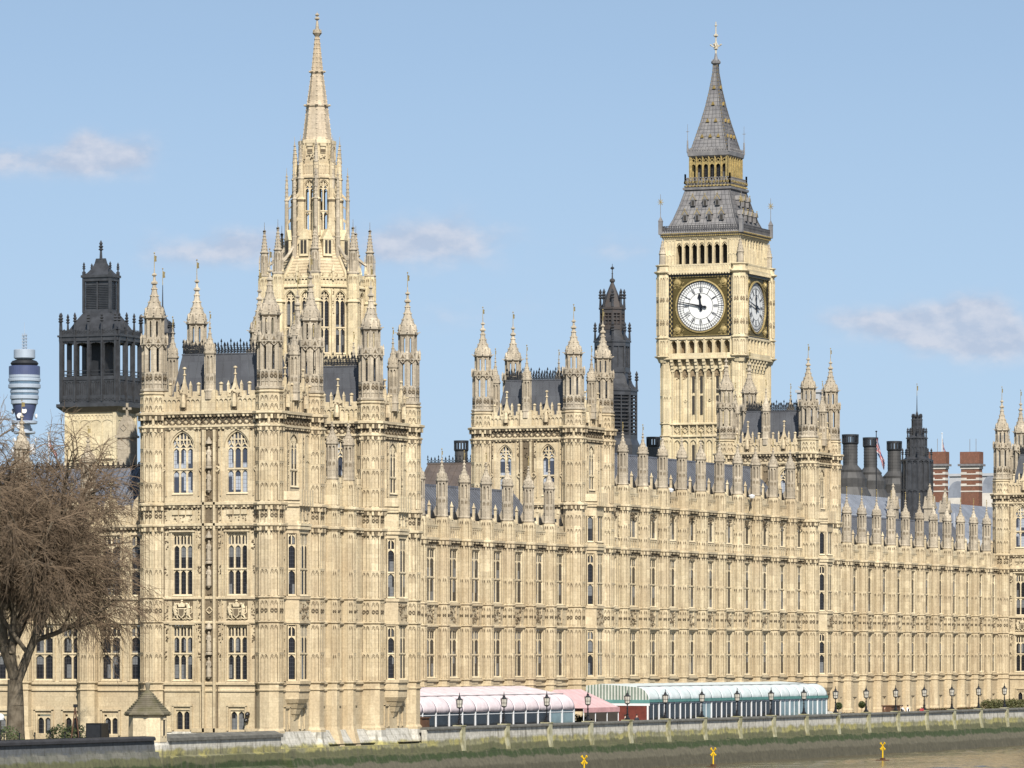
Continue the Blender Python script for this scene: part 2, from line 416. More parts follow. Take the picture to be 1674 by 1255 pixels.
# ------------------------------------------------------------ gothic building kit (walls are written facing -Y, x along the wall, y inwards)
SOUTH = lambda x, y: T((x, y, 0)) @ RZ(R(-90))         # a wall facing -X that starts at its west end
def wall(mb, x0, x1, z0, z1, y0, y1, ops=()):
    xs = sorted({x0, x1, *[o[0] for o in ops], *[o[1] for o in ops]})
    for a, b in zip(xs, xs[1:]):
        cut = sorted((o[2], o[3]) for o in ops if o[0] < b - 1e-5 and o[1] > a + 1e-5)
        z = z0
        for c, d in cut:
            if c > z: mb.box(a, b, y0, y1, z, c)
            z = d
        if z < z1: mb.box(a, b, y0, y1, z, z1)
def cornice(mb, x0, x1, z, h, y, p, beads=True):
    mb.box(x0, x1, y-p, y+.1, z+h*.55, z+h)
    mb.box(x0, x1, y-p*.55, y+.1, z+h*.25, z+h*.55)
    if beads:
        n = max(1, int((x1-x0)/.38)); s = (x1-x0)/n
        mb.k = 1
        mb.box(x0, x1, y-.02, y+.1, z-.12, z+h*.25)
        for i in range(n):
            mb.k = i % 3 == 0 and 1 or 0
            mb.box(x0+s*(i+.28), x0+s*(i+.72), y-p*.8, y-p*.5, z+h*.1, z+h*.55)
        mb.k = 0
def string(mb, x0, x1, z, y, p=.14, h=.2):
    mb.frustum(x0, x1, y-p, y+.1, z, x0, x1, y-p, y+.1, z+h*.6)
    mb.frustum(x0, x1, y-p, y+.1, z+h*.6, x0, x1, y-.02, y+.1, z+h)
def ring(mb, cx, cy, a, z, h, p, beads=False):
    mb.lathe(cx, cy, [(z, a), (z+h*.3, a+p*.5), (z+h*.5, a+p), (z+h*.8, a+p), (z+h, a+.01)])
    if beads:
        for k in range(8):
            mb.push(T((cx, cy, 0)) @ RZ(R(45*k)))
            w = a*.414
            mb.k = 1; mb.box(-w, w, -a-.02, -a+.02, z-h*.35, z)
            for x in (-w*.66, 0, w*.66): mb.k = x == 0 and 1 or 0; mb.box(x-.1, x+.1, -a-p*.8, -a, z-h*.35, z+h*.3)
            mb.k = 0
            mb.pop()
def facet_panels(mb, cx, cy, a, z0, z1, ribs=2, mids=(), dia=(), rib=.075, d=.06, ks=range(8)):
    """blind tracery on each side of an eight-sided shaft: ribs, little arches at the head and at mids, lozenges at dia"""
    w = a*.414
    for k in ks:
        mb.push(T((cx, cy, 0)) @ RZ(R(45*k)))
        mb.box(-w-.02, -w+rib, -a-d, -a+.02, z0, z1)
        mb.box(w-rib, w+.02, -a-d, -a+.02, z0, z1)
        xs = [-w+rib] + [(-w + 2*w*j/ribs) for j in range(1, ribs)] + [w-rib]
        for x in xs[1:-1]: mb.box(x-rib*.45, x+rib*.45, -a-d*.8, -a+.02, z0, z1)
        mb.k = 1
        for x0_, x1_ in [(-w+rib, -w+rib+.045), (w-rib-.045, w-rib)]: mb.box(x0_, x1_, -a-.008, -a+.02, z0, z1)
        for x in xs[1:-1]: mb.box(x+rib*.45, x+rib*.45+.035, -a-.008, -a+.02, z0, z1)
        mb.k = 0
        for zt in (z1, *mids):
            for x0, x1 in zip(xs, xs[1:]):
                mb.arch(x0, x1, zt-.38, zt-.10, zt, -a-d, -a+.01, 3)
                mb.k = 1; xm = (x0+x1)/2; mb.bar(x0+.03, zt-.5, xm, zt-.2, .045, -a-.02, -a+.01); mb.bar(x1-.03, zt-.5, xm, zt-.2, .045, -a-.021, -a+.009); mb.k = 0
        for zt in mids: mb.box(-w, w, -a-d*1.2, -a+.01, zt, zt+.07)
        for zd in dia:
            for x0, x1 in zip(xs, xs[1:]):
                mb.k = 1; mb.diamond((x0+x1)/2, zd, min(.3, (x1-x0)*.46), -a, .07, .09); mb.k = 0
        mb.pop()
def wall_panels(mb, x0, x1, z0, z1, y, n, mids=(), d=.07, rib=.07, top=True):
    s = (x1-x0)/n
    for i in range(n+1): mb.box(x0+s*i-rib/2, x0+s*i+rib/2, y-d, y+.01, z0, z1)
    for zt in ((z1,) if top else ()) + tuple(mids):
        for i in range(n): mb.arch(x0+s*i+rib/2, x0+s*(i+1)-rib/2, zt-min(.45, s*.7), zt-.08, zt, y-d*.9, y+.01, 3)
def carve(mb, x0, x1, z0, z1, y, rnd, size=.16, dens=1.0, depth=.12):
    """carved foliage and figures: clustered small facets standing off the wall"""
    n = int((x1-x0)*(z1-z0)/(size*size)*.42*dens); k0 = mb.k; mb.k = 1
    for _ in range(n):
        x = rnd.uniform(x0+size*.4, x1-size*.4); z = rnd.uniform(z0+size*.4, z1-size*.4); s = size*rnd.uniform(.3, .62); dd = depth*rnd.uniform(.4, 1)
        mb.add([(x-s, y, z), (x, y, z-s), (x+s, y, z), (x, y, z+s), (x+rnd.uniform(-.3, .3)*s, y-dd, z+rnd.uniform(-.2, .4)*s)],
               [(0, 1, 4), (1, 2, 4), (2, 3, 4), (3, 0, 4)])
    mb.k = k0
def window(w, h, lights, transoms=(), rise=0, mull=.12, deep=.32, kind='glass', arch_top=True, proj=.19):
    """master window: stone tracery with its leaded pane as sub-part; sill at z = 0, centred on x"""
    mb = MB(); x0, x1 = -w/2, w/2
    mb.box(x0, x0+.07, .02, deep, 0, h); mb.box(x1-.07, x1, .02, deep, 0, h)
    mb.frustum(x0, x1, -.10, deep, -.02, x0, x1, .12, deep, .14)
    s = (w-.14+mull)/lights
    zs = h - rise
    ytr = deep-proj
    for i in range(1, lights):
        x = x0+.07+s*i-mull/2
        top = h if not rise else zs + rise*math.sqrt(max(0, 1-(2*abs(x)/w)**2))*.98
        mb.box(x-mull/2, x+mull/2, ytr-.02, deep-.02, .1, top)
    tiers = [.1, *transoms, zs if rise else h-.02]
    for t in transoms: mb.box(x0, x1, ytr-.08, deep-.02, t-.07, t+.07)
    for k in range(len(tiers)-1):
        zt = tiers[k+1] - (.07 if k < len(transoms) else 0)
        for i in range(lights):
            a = x0+.07+s*i; mb.arch(a, a+s-mull, zt-.42, zt-.06, zt, ytr+.02, deep-.06, 4)
    if rise:
        # net of small lights in the head
        mb.arch(x0, x1, zs, h-.02, h, .04, deep, 8)
        m2 = lights*2
        s2 = (w-.14)/m2
        for i in range(1, m2):
            x = x0+.07+s2*i; top = zs + rise*math.sqrt(max(0, 1-(2*abs(x)/w)**2))*.96
            if i % 2: mb.box(x-.045, x+.045, ytr, deep-.06, zs+.25, top)
            if i % 2:
                mb.bar(x-s2, zs, x, zs+.38, .09, ytr, deep-.06); mb.bar(x+s2, zs, x, zs+.38, .09, ytr, deep-.06)
        zq = zs+rise*.5
        mb.box(x0+w*.12, x1-w*.12, ytr+.01, deep-.06, zq-.05, zq+.05)
    else:
        if arch_top:
            # upper row of small tracery lights
            z = h-.95
            for i in range(lights):
                a = x0+.07+s*i; mb.arch(a, a+s-mull, z-.4, z-.04, z+.05, ytr+.02, deep-.06, 4)
                mb.box(a+(s-mull)/2-.04, a+(s-mull)/2+.04, ytr+.02, deep-.06, z, h)
    o = mb.build('window', M['stone2'], link=False)
    g = MB(); g.box(x0+.02, x1-.02, deep-.05, deep+.02, .05, h-.03)
    p = g.build('pane', M[kind], o, link=False)
    return o
def plain_window(w, h):
    mb = MB(); mb.box(-.05, .05, .1, .25, 0, h); mb.arch(-w/2, -.05, h-.5, h-.1, h, .1, .25, 4); mb.arch(.05, w/2, h-.5, h-.1, h, .1, .25, 4)
    mb.box(-w/2, w/2, .02, .3, -.1, .04)
    o = mb.build('window', M['stone2'], link=False)
    g = MB(); g.box(-w/2-.01, w/2+.01, .27, .31, 0, h); g.build('pane', M['glass'], o, link=False)
    return o
# ---- spirelets
def crockets(mb, cx, cy, prof, step, size, n=8):
    for (z0, a0), (z1, a1) in zip(prof, prof[1:]):
        k = max(1, int((z1-z0)/step))
        for j in range(k):
            t = (j+.5)/k; z = z0+(z1-z0)*t; a = (a0+(a1-a0)*t)/math.cos(math.pi/n)
            for i in range(n):
                an = math.pi/n + 2*math.pi*i/n
                x = cx+math.cos(an)*a; y = cy+math.sin(an)*a; s = size
                mb.add([(x-s, y, z), (x, y-s, z), (x+s, y, z), (x, y+s, z), (x, y, z+s*1.3), (x, y, z-s*.8)],
                       [(0, 1, 4), (1, 2, 4), (2, 3, 4), (3, 0, 4), (1, 0, 5), (2, 1, 5), (3, 2, 5), (0, 3, 5)])
def knob(mb, cx, cy, z, r):
    mb.lathe(cx, cy, [(z-r*.8, r*.35), (z-r*.3, r), (z+r*.2, r), (z+r*.8, r*.3)], 6)
def vane(z0, h=1.1, flag=.42):
    mb = MB(); mb.tube((0, 0, z0), (0, 0, z0+h), .035, .02, 5)
    mb.add([(0, -.02, z0+h*.45), (flag, -.02, z0+h*.5), (flag*.8, -.02, z0+h*.68), (flag, -.02, z0+h*.85), (0, -.02, z0+h*.9),
            (0, .02, z0+h*.45), (flag, .02, z0+h*.5), (flag*.8, .02, z0+h*.68), (flag, .02, z0+h*.85), (0, .02, z0+h*.9)],
           [(0, 1, 2, 3, 4), (9, 8, 7, 6, 5), (0, 5, 6, 1), (1, 6, 7, 2), (2, 7, 8, 3), (3, 8, 9, 4), (4, 9, 5, 0)])
    mb.lathe(0, 0, [(z0+h, .02), (z0+h+.06, .08), (z0+h+.14, .02)], 6)
    return mb
def spikes(mb, a, z, h, w, n=8, rot=None, fin=True):
    rot = math.pi/n if rot is None else rot
    for i in range(n):
        an = rot + 2*math.pi*i/n; r = a/math.cos(math.pi/n)
        x, y = math.cos(an)*r, math.sin(an)*r
        mb.push(T((x, y, 0)) @ RZ(an))
        mb.box(-w, w, -w, w, z, z+h*.55)
        mb.frustum(-w*1.3, w*1.3, -w*1.3, w*1.3, z+h*.55, -.015, .015, -.015, .015, z+h)
        mb.pop()
def lantern_mesh(k=1.0):
    """open two-stage turret head; z = 0 at the parapet"""
    mb = MB()
    mb.lathe(0, 0, [(-.3, 1.02), (0, 1.0), (.1, 1.12), (.25, 1.12), (.35, .95), (1.75*k, .95)])
    facet_panels(mb, 0, 0, .95, .35, 1.7*k, 2, dia=(1.2*k,), rib=.06)
    ring(mb, 0, 0, .96, 1.0*k-.35, .15, .05)
    def open_stage(a, z0, z1, slot, th=.16):
        w = a*.414
        for q in range(8):
            mb.push(RZ(R(45*q)))
            mb.box(-w, -slot/2, -a, -a+th, z0, z1); mb.box(slot/2, w, -a, -a+th, z0, z1)
            mb.box(-slot/2, slot/2, -a+.02, -a+th, z1-.12, z1)
            mb.arch(-slot/2, slot/2, z1-.35, z1-.14, z1-.1, -a+.01, -a+th-.01, 3)
            mb.box(-w-.03, -w+.06, -a-.05, -a+.02, z0, z1); mb.box(w-.06, w+.03, -a-.05, -a+.02, z0, z1)
            mb.pop()
    open_stage(.95, 1.75*k, 3.95*k, .24)
    mb.k = 1; mb.lathe(0, 0, [(3.88*k, .96), (4.02*k, 1.03)], cap=False); mb.lathe(0, 0, [(6.2*k, .75), (6.32*k, .82)], cap=False); mb.k = 0
    mb.lathe(0, 0, [(3.95*k, .95), (4.1*k, 1.08), (4.25*k, 1.08), (4.4*k, .86), (4.75*k, .76)])
    spikes(mb, 1.02, 4.1*k, 1.0*k, .09)
    for q in range(8):
        mb.push(RZ(R(45*q)))
        mb.prism([(-.34, 4.2*k), (.34, 4.2*k), (0, 4.95*k)], -1.08, -.98); mb.k = 1; mb.prism([(-.16, 4.25*k), (.16, 4.25*k), (0, 4.6*k)], -1.095, -1.0); mb.k = 0
        mb.diamond(0, 4.0*k, .2, -1.02, .07, .08)
        mb.pop()
    open_stage(.74, 4.7*k, 6.3*k, .2, .14)
    mb.lathe(0, 0, [(6.3*k, .74), (6.4*k, .9), (6.55*k, .9), (6.65*k, .78)])
    for q in range(8):
        an = R(22.5+45*q)
        mb.tube((math.cos(an)*.8, math.sin(an)*.8, 6.5*k), (math.cos(an)*1.16, math.sin(an)*1.16, 6.62*k), .07, .05, 4)
    return mb
SPROF = [(6.6, .82), (7.0, .74), (7.5, .55), (8.0, .37), (8.6, .24), (9.2, .15), (10.2, .07)]
def turret_head(k=1.0):
    o = lantern_mesh(k).build('lantern', M['wstone'], link=False)
    s = MB(); prof = [(z*k, a) for z, a in SPROF]
    s.lathe(0, 0, prof); crockets(s, 0, 0, prof[:-1], .36, .1)
    for q in range(8):
        s.push(RZ(R(45*q))); s.prism([(-.2, 6.62*k), (.2, 6.62*k), (0, 7.25*k)], -.86, -.6); s.pop()
    knob(s, 0, 0, 9.45*k, .27); knob(s, 0, 0, 10.15*k, .2); s.tube((0, 0, 10.1*k), (0, 0, 10.75*k), .07, .04, 6)
    s.build('spire', M['wstone'], o, link=False)
    vane(10.7*k, 1.25*k).build('vane', M['gold'], o, link=False)
    return o
HEAD_A = turret_head(1.0); HEAD_B = turret_head(.9)
def small_pinnacle(a, zs, zt, n=8, cap=None, slots=True, vn=True, name='pinnacle'):
    """octagonal parapet pinnacle from z = 0: panelled base, slotted stage zs..zt, crocketed cap"""
    mb = MB()
    mb.lathe(0, 0, [(-.6, a*1.12), (0, a*1.1), (.14, a*1.25), (.25, a*1.05), (zs, a*.98)])
    facet_panels(mb, 0, 0, a*.98, .25, zs-.1, 2, rib=.05, d=.05, mids=(.25+(zs-.35)*.5,))
    w = a*.414*.98
    for q in range(8):
        mb.push(RZ(R(45*q)))
        mb.box(-w, -.1, -a*.98, -a*.7, zs, zt); mb.box(.1, w, -a*.98, -a*.7, zs, zt)
        mb.arch(-.1, .1, zt-.25, zt-.06, zt, -a*.97, -a*.7, 3)
        mb.box(-w-.02, -w+.05, -a-.03, -a*.9, zs-.1, zt)
        mb.pop()
    mb.lathe(0, 0, [(zs-.05, a*.55), (zt, a*.55)])
    mb.lathe(0, 0, [(zt, a), (zt+.12, a*1.22), (zt+.25, a*1.22), (zt+.32, a)])
    o = mb.build(name, M['wstone'], link=False)
    c = MB(); h = cap or 2.3
    prof = [(zt+.3, a*1.05), (zt+.3+h*.16, a*.98), (zt+.3+h*.34, a*.62), (zt+.3+h*.52, a*.36), (zt+.3+h*.74, a*.18), (zt+.3+h, .04)]
    c.lathe(0, 0, prof); crockets(c, 0, 0, prof[:-1], .3, .07)
    for q in range(8):
        c.push(RZ(R(45*q))); c.prism([(-w*.7, zt+.3), (w*.7, zt+.3), (0, zt+.3+h*.26)], -a*1.1, -a*.8); c.pop()
    knob(c, 0, 0, zt+.3+h*.84, a*.3); knob(c, 0, 0, zt+.3+h, a*.22)
    c.build('spire', M['wstone'], o, link=False)
    if vn: vane(zt+.3+h, .9, .22).build('vane', M['gold'], o, link=False)
    return o
PIN = small_pinnacle(.48, 2.0, 3.4, cap=1.9)          # parapet pinnacles of the ranges
def statue_mesh(h=2.0):
    mb = MB()
    mb.lathe(0, 0, [(-.35, .12), (-.1, .3), (0, .3)], 6)
    mb.lathe(0, 0, [(0, .25), (h*.25, .26), (h*.5, .22), (h*.68, .27), (h*.78, .2), (h*.82, .09), (h*.85, .11), (h*.93, .13), (h*.99, .06)], 10)
    mb.tube((.22, -.02, h*.72), (.28, -.16, h*.48), .08, .06, 6); mb.tube((-.22, -.02, h*.72), (-.2, -.2, h*.55), .08, .06, 6)
    mb.lathe(0, 0, [(h*1.12, .34), (h*1.2, .34), (h*1.25, .26), (h*1.5, .04)], 6)
    return mb
STATUE = statue_mesh().build('statue', M['wstone'], link=False)
def arms_mesh(w=2.0, h=1.75):
    mb = MB(); rnd = random.Random(3)
    mb.k = 1; mb.box(-w/2, w/2, -.02, .03, 0, h); mb.k = 0
    mb.prism([(-.3, .4), (0, .12), (.3, .4), (.34, 1.0), (-.34, 1.0)], -.26, .02)
    mb.k = 1; mb.prism([(-.22, .45), (0, .24), (.22, .45), (.25, .92), (-.25, .92)], -.275, -.2); mb.k = 0
    mb.prism([(-.28, 1.1), (.28, 1.1), (.36, 1.45), (.18, 1.3), (0, 1.55), (-.18, 1.3), (-.36, 1.45)], -.26, .02); knob(mb, 0, -.15, 1.62, .1)
    for sx in (-1, 1):          # rearing beasts on either side, facing the shield
        mb.tube((sx*.55, -.14, .38), (sx*.68, -.18, .95), .17, .2, 7); mb.tube((sx*.68, -.18, .95), (sx*.56, -.2, 1.3), .2, .13, 7)
        mb.tube((sx*.6, -.22, 1.28), (sx*.42, -.24, 1.38), .15, .09, 7); mb.tube((sx*.66, -.14, 1.25), (sx*.72, -.12, 1.5), .06, .02, 5)
        mb.tube((sx*.58, -.15, .5), (sx*.8, -.1, .12), .1, .06, 6); mb.tube((sx*.5, -.15, .42), (sx*.42, -.12, .1), .1, .06, 6)
        mb.tube((sx*.6, -.2, 1.0), (sx*.36, -.3, .9), .08, .05, 6); mb.tube((sx*.6, -.2, .85), (sx*.36, -.3, .62), .08, .05, 6)
        mb.tube((sx*.7, -.1, .45), (sx*.93, -.06, .6), .05, .04, 5); mb.tube((sx*.93, -.06, .6), (sx*.88, -.06, 1.15), .04, .06, 5)
    for i in range(9): x = -.85+1.7*i/8; mb.tube((x-.1, -.08, .06+.06*math.sin(i*2)), (x+.12, -.1, .1-.06*math.sin(i*2)), .06, .05, 5)
    return mb
ARMS = arms_mesh().build('coat_of_arms', M['stone2'], link=False)
def cresting(mb, x0, x1, y0, y1, z, h=1.0, step=.3):
    pts = [((x0, y0), (x1, y0)), ((x1, y0), (x1, y1)), ((x1, y1), (x0, y1)), ((x0, y1), (x0, y0))]
    for (ax, ay), (bx, by) in pts:
        L = math.hypot(bx-ax, by-ay)
        if L < .3: continue
        an = math.atan2(by-ay, bx-ax); n = max(1, int(L/step)); s = L/n
        mb.push(T((ax, ay, z)) @ RZ(an))
        mb.box(0, L, -.03, .03, .05, .11); mb.box(0, L, -.03, .03, h*.42, h*.47)
        for i in range(n+1):
            x = s*i; big = i % 3 == 0
            hh = h*(1.12 if big else .85)
            mb.box(x-.025, x+.025, -.025, .025, 0, hh)
            mb.prism([(x-.09, hh-.12), (x, hh-.2), (x+.09, hh-.12), (x, hh+.14)], -.025, .025); mb.diamond(x, h*.62, .1, 0, .04, .03)
            if i < n: mb.diamond(x+s/2, h*.24, s*.36, 0, .045, .03)
        mb.pop()
# masters of the windows
W_L1 = window(1.95, 4.75, 3, (2.35,)); W_L2 = window(1.95, 5.3, 3, (2.3,))
W_UP = window(2.05, 5.35, 3, (2.15,), 1.35, kind='glass2')
W_UP2 = window(1.45, 5.2, 2, (2.1,), 1.15, kind='glass2')
W_EUP = window(1.9, 4.6, 3, (1.5,), 1.2, deep=.24, proj=.11)
W_R1 = window(3.24, 4.7, 3, (2.25,), mull=.15, deep=.26, proj=.1); W_R2 = window(3.24, 5.2, 3, (2.4,), mull=.15, deep=.26, proj=.1); W_RU = window(3.24, 2.7, 3, (), arch_top=False, mull=.15, deep=.26, proj=.1)
W_O1 = window(1.85, 4.75, 3, (2.35,), mull=.12, deep=.2, proj=.09); W_O2 = window(1.85, 5.3, 3, (2.3,), mull=.12, deep=.2, proj=.09)
W_OS1 = window(.74, 4.75, 1, (2.35,)); W_OS2 = window(.74, 5.3, 1, (2.3,))
W_OM = window(1.85, 2.7, 3, (), arch_top=False, deep=.2, proj=.09); W_OMS = window(.74, 2.7, 1, (), arch_top=False)
W_G = plain_window(1.3, 1.7)
W_SG = plain_window(.7, 1.9)
# levels shared by the whole river front
ZB0, ZB1, ZS1, ZH1, ZS2, ZH2, ZC = 8.05, 8.62, 8.95, 13.75, 16.25, 21.6, 21.95
def oriel(root, cx, y, mid, has_mid, rnd):
    """canted bay window on a wall facing -Y; mid = z where it ends"""
    mb = MB(); P = .95; hw = 1.0; ow = 1.85
    def canted(z0, z1, e=0.0): mb.prismz([(cx-ow-e, y+.05), (cx-hw-e*.4, y-P-e), (cx+hw+e*.4, y-P-e), (cx+ow+e, y+.05)], z0, z1)
    # corbelled foot
    def foot(k): return [(cx-ow*k, y+.05), (cx-hw*k, y-P*k), (cx+hw*k, y-P*k), (cx+ow*k, y+.05)]
    for z0_, k0, z1_, k1 in ((5.6, .08, 6.1, .3), (6.1, .34, 6.6, .52), (6.6, .56, 7.05, .78), (7.05, .82, 7.4, 1.0)):
        A, B = foot(k0), foot(k1); mb.add([(*q_, z0_) for q_ in A]+[(*q_, z1_) for q_ in B], [(3, 2, 1, 0), (4, 5, 6, 7), (0, 1, 5, 4), (1, 2, 6, 5), (2, 3, 7, 6), (3, 0, 4, 7)])
    canted(7.4, ZS1-.03); canted(ZB0, ZB0+.22, .12); canted(ZB1+.08, ZS1, .14)
    canted(ZH1, ZS2-.02); canted(ZH1+.15, ZH1+.35, .12); canted(ZS2-.3, ZS2-.06, .12)
    tops = [(ZS1, ZH1), (ZS2, ZH2)]
    canted(ZH2, ZC+2.35 if not has_mid else ZC+.8); canted(ZC, ZC+.25, .16); canted(ZC+.3, ZC+.5, .22)
    if has_mid:
        tops.append((ZC+.8, ZC+3.5)); canted(ZC+3.5, mid)
    canted(mid-.35, mid, .2); canted(mid-.1, mid+.05, .28)
    # corner shafts
    for z0, z1 in tops:
        for sx in (-1, 1):
            mb.lathe(cx+sx*hw, y-P+.07, [(z0, .15), (z1, .15)], 6)
            mb.box(cx+sx*(ow-.06)-.12, cx+sx*(ow-.06)+.12, y-.12, y+.06, z0, z1)
        mb.box(cx-.08, cx+.08, y+.3, y+.5, z0, z1)
    # balcony
    canted(mid+.05, mid+.2, .22)
    for i in range(5):
        x = cx-1.05+i*.52; mb.box(x-.13, x+.13, y-P-.35, y-P-.1, mid-.3, mid+1.1)
    mb.prismz([(cx-hw-.2, y-P-.22), (cx+hw+.2, y-P-.22), (cx+hw+.2, y-P-.08), (cx-hw-.2, y-P-.08)], mid+.2, mid+.95)
    for sx in (-1, 1):
        a = (cx+sx*(hw+.2), y-P-.2); b = (cx+sx*(ow+.2), y)
        n = (0.07*sx, -.06)
        mb.prismz([a, (a[0]+.12*sx, a[1]), (b[0]+.12*sx, b[1]), b] if sx > 0 else [b, (b[0]-.12, b[1]), (a[0]-.12, a[1]), a], mid+.2, mid+.95)
    if not has_mid:
        wall_panels(mb, cx-hw, cx+hw, ZC+.55, ZC+1.95, y-P, 3)
        carve(mb, cx-hw, cx+hw, ZC+.6, ZC+1.6, y-P, rnd, .2, .6, .14)
    carve(mb, cx-hw, cx+hw, ZH1+.4, ZS2-.35, y-P, rnd, .26, 1.3, .24)
    o = mb.build('oriel', M['stone'], root)
    ang = math.atan2(P, ow-hw)      # slope of the canted sides
    ws = [(W_O1, W_OS1, ZS1), (W_O2, W_OS2, ZS2)] + ([(W_OM, W_OMS, ZC+.8)] if has_mid else [])
    for wf, wsd, z in ws:
        inst(wf, o, (cx, y-P+.02, z))
        mx, my = (hw+ow)/2, y-P/2
        inst(wsd, o, (cx-mx+.02, my, z), -ang); inst(wsd, o, (cx+mx-.02, my, z), ang)
    return o
def shaft(root, x, y, ztop, rings, mid_rows, a=1.05, name='turret', base=1.5, head=None, hz=0):
    mb = MB()
    mb.lathe(x, y, [(4.5, a+.16), (4.7, a+.16), (4.9, a), (ztop, a)])
    pl = MB(); pl.lathe(x, y, [(base, a+.55), (3.2, a+.5), (3.9, a+.2), (4.5, a+.18)]); pl.build('plinth', M['tide_pale'], root)
    for z, h, p in rings: ring(mb, x, y, a, z, h, p, h > .3)
    for z0, z1, mids, dia in mid_rows: facet_panels(mb, x, y, a, z0, z1, 2, mids, dia, .085, .07)
    o = mb.build(name, M['stone'], root)
    if head: inst(head, o, (x, y, hz))
    return o
def tower(name, label, u0, v0, du, dv, mid, F, hd, south_rows=True, has_mid=False, up='3', low=2.0):
    """square-plan corner tower: octagonal corner turrets, south and east fronts, steep roof. F = z of upper cornice pair, parapet top"""
    rnd = random.Random(hash(label) % 1000 if False else int(u0))
    f0, f1, pt = F
    root = thing(name, label, 'tower', (u0, v0, 0))
    yE = -.35; xS = -.35
    ops_e = []; cxe = du/2
    upz = mid + .75
    uph = f0 - .35 - upz
    # ---- body
    mb = MB(); plb = MB()
    eh = uph-.6
    # east wall
    wall(mb, .6, du-.6, low, pt-.1, yE, yE+.5, [(cxe-.95, cxe+.95, upz+.6, upz+.6+4.6)] + [(cxe-1.0, cxe+1.0, ZS1, ZH1), (cxe-1.0, cxe+1.0, ZS2, ZH2)])
    mb.arch(cxe-.95, cxe+.95, upz+4.0, upz+5.18, upz+5.2, yE+.01, yE+.3, 8)
    def trims(W, y, lo=True):
        if lo:
            plb.frustum(0, W, y-.75, y+.2, low, 0, W, y-.75, y+.2, 3.3); plb.frustum(0, W, y-.75, y+.2, 3.3, 0, W, y-.2, y+.2, 4.6)
            string(mb, 0, W, ZB0, y, .12); string(mb, 0, W, ZB1, y, .16, .28)
            string(mb, 0, W, ZH1+.12, y, .16, .24); string(mb, 0, W, ZS2-.3, y, .16, .26)
            cornice(mb, 0, W, ZC, .5, y, .3)
        cornice(mb, 0, W, mid-.5, .5, y, .3)
        cornice(mb, 0, W, f0, .42, y, .24); cornice(mb, 0, W, f1, .55, y, .42)
        n = int((W-2)/.62)
        for i in range(n):
            x = 1.0+(W-2)*(i+.5)/n; mb.k = 1; mb.diamond(x, (f0+.42+f1)/2, min(.34, (f1-f0-.42)/2), y, .09, .12); mb.k = 0  # lozenges darkened to paint the shadow between the cornices
        # parapet: pierced panels and little merlons
        wall_panels(mb, 1.0, W-1.0, f1+.55, pt-.28, y-.05, int((W-2)/.45), d=.08)
        mb.box(.9, W-.9, y-.12, y+.25, pt-.28, pt-.1)
        k = int((W-2)/.9)
        for i in range(k):
            x = 1.0+(W-2)*(i+.5)/k; mb.box(x-.27, x+.27, y-.06, y+.2, pt-.1, pt+.3)
        for x in (W*.28, W*.72):          # gablet with niche and finial over each half
            mb.prism([(x-.62, pt-.2), (x+.62, pt-.2), (x+.62, pt+.35), (x+.3, pt+.45), (x+.14, pt+.85), (x, pt+1.5), (x-.14, pt+.85), (x-.3, pt+.45), (x-.62, pt+.35)], y-.16, y+.14); carve(mb, x-.6, x+.6, pt-.2, pt+.55, y-.16, rnd, .2, 1.2, .14)
            mb.k = 1; mb.box(x-.24, x+.24, y-.19, y-.1, f1+.7, pt+.1); mb.k = 0
            for dx in (-.62, .62): mb.box(x+dx-.07, x+dx+.07, y-.2, y+.1, pt-.2, pt+.8); mb.frustum(x+dx-.1, x+dx+.1, y-.22, y+.06, pt+.8, x+dx-.01, x+dx+.01, y-.09, y-.07, pt+1.2)
            mb.tube((x, y, pt+1.2), (x, y, pt+2.3), .08, .05, 6); knob(mb, x, y, pt+1.75, .13); knob(mb, x, y, pt+2.3, .15)
            mb.lathe(x, y-.25, [(f1+.9, .2), (f1+1.3, .24), (f1+1.7, .18), (f1+2.0, .1)], 6)
            for dx in (-1.35, 1.35):
                mb.box(x+dx-.1, x+dx+.1, y-.1, y+.1, pt, pt+.8); knob(mb, x+dx, y, pt+.95, .16)
    trims(du, yE)
    # flank strips of carving beside the oriel and statues
    for sx in (-1, 1):
        x = cxe+sx*1.55
        for z0, z1 in ((upz, f0-.2), (ZS1, ZH1), (ZS2, ZH2)):
            if z0 < upz-.1: x = cxe+sx*2.35
            mb.box(x-.34, x-.22, yE-.22, yE+.02, z0, z1); mb.box(x+.22, x+.34, yE-.22, yE+.02, z0, z1)
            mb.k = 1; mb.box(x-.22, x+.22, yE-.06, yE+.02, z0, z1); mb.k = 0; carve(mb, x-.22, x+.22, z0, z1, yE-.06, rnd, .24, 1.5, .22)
        if not has_mid: pass
    wall_panels(mb, 1.0, cxe-1.0, upz+.2, f0-.2, yE, 2, (upz+3,)); wall_panels(mb, cxe+1.0, du-1.0, upz+.2, f0-.2, yE, 2, (upz+3,))
    # ground storey slits
    for sx in (-1, 1):
        x = cxe+sx*1.5; mb.box(x-.55, x+.55, yE-.14, yE+.02, 6.6, 6.8); mb.box(x-.55, x-.4, yE-.14, yE+.02, 4.8, 6.7); mb.box(x+.4, x+.55, yE-.14, yE+.02, 4.8, 6.7)
        mb.box(x-.4, x-.15, yE-.05, yE+.02, 4.7, 5.2); mb.box(x+.15, x+.4, yE-.05, yE+.02, 4.7, 5.2)
    # south wall
    mb.push(SOUTH(xS, dv))
    cs = (dv/2-2.6*dv/11, dv/2+2.6*dv/11); W = dv
    uw = 2.05 if up == '3' else 1.45; uh = 5.35 if up == '3' else 5.2; rise = 1.35 if up == '3' else 1.15
    zl = low if south_rows else 20
    ops = [(c-uw/2, c+uw/2, upz-.05, upz-.05+uh) for c in cs]
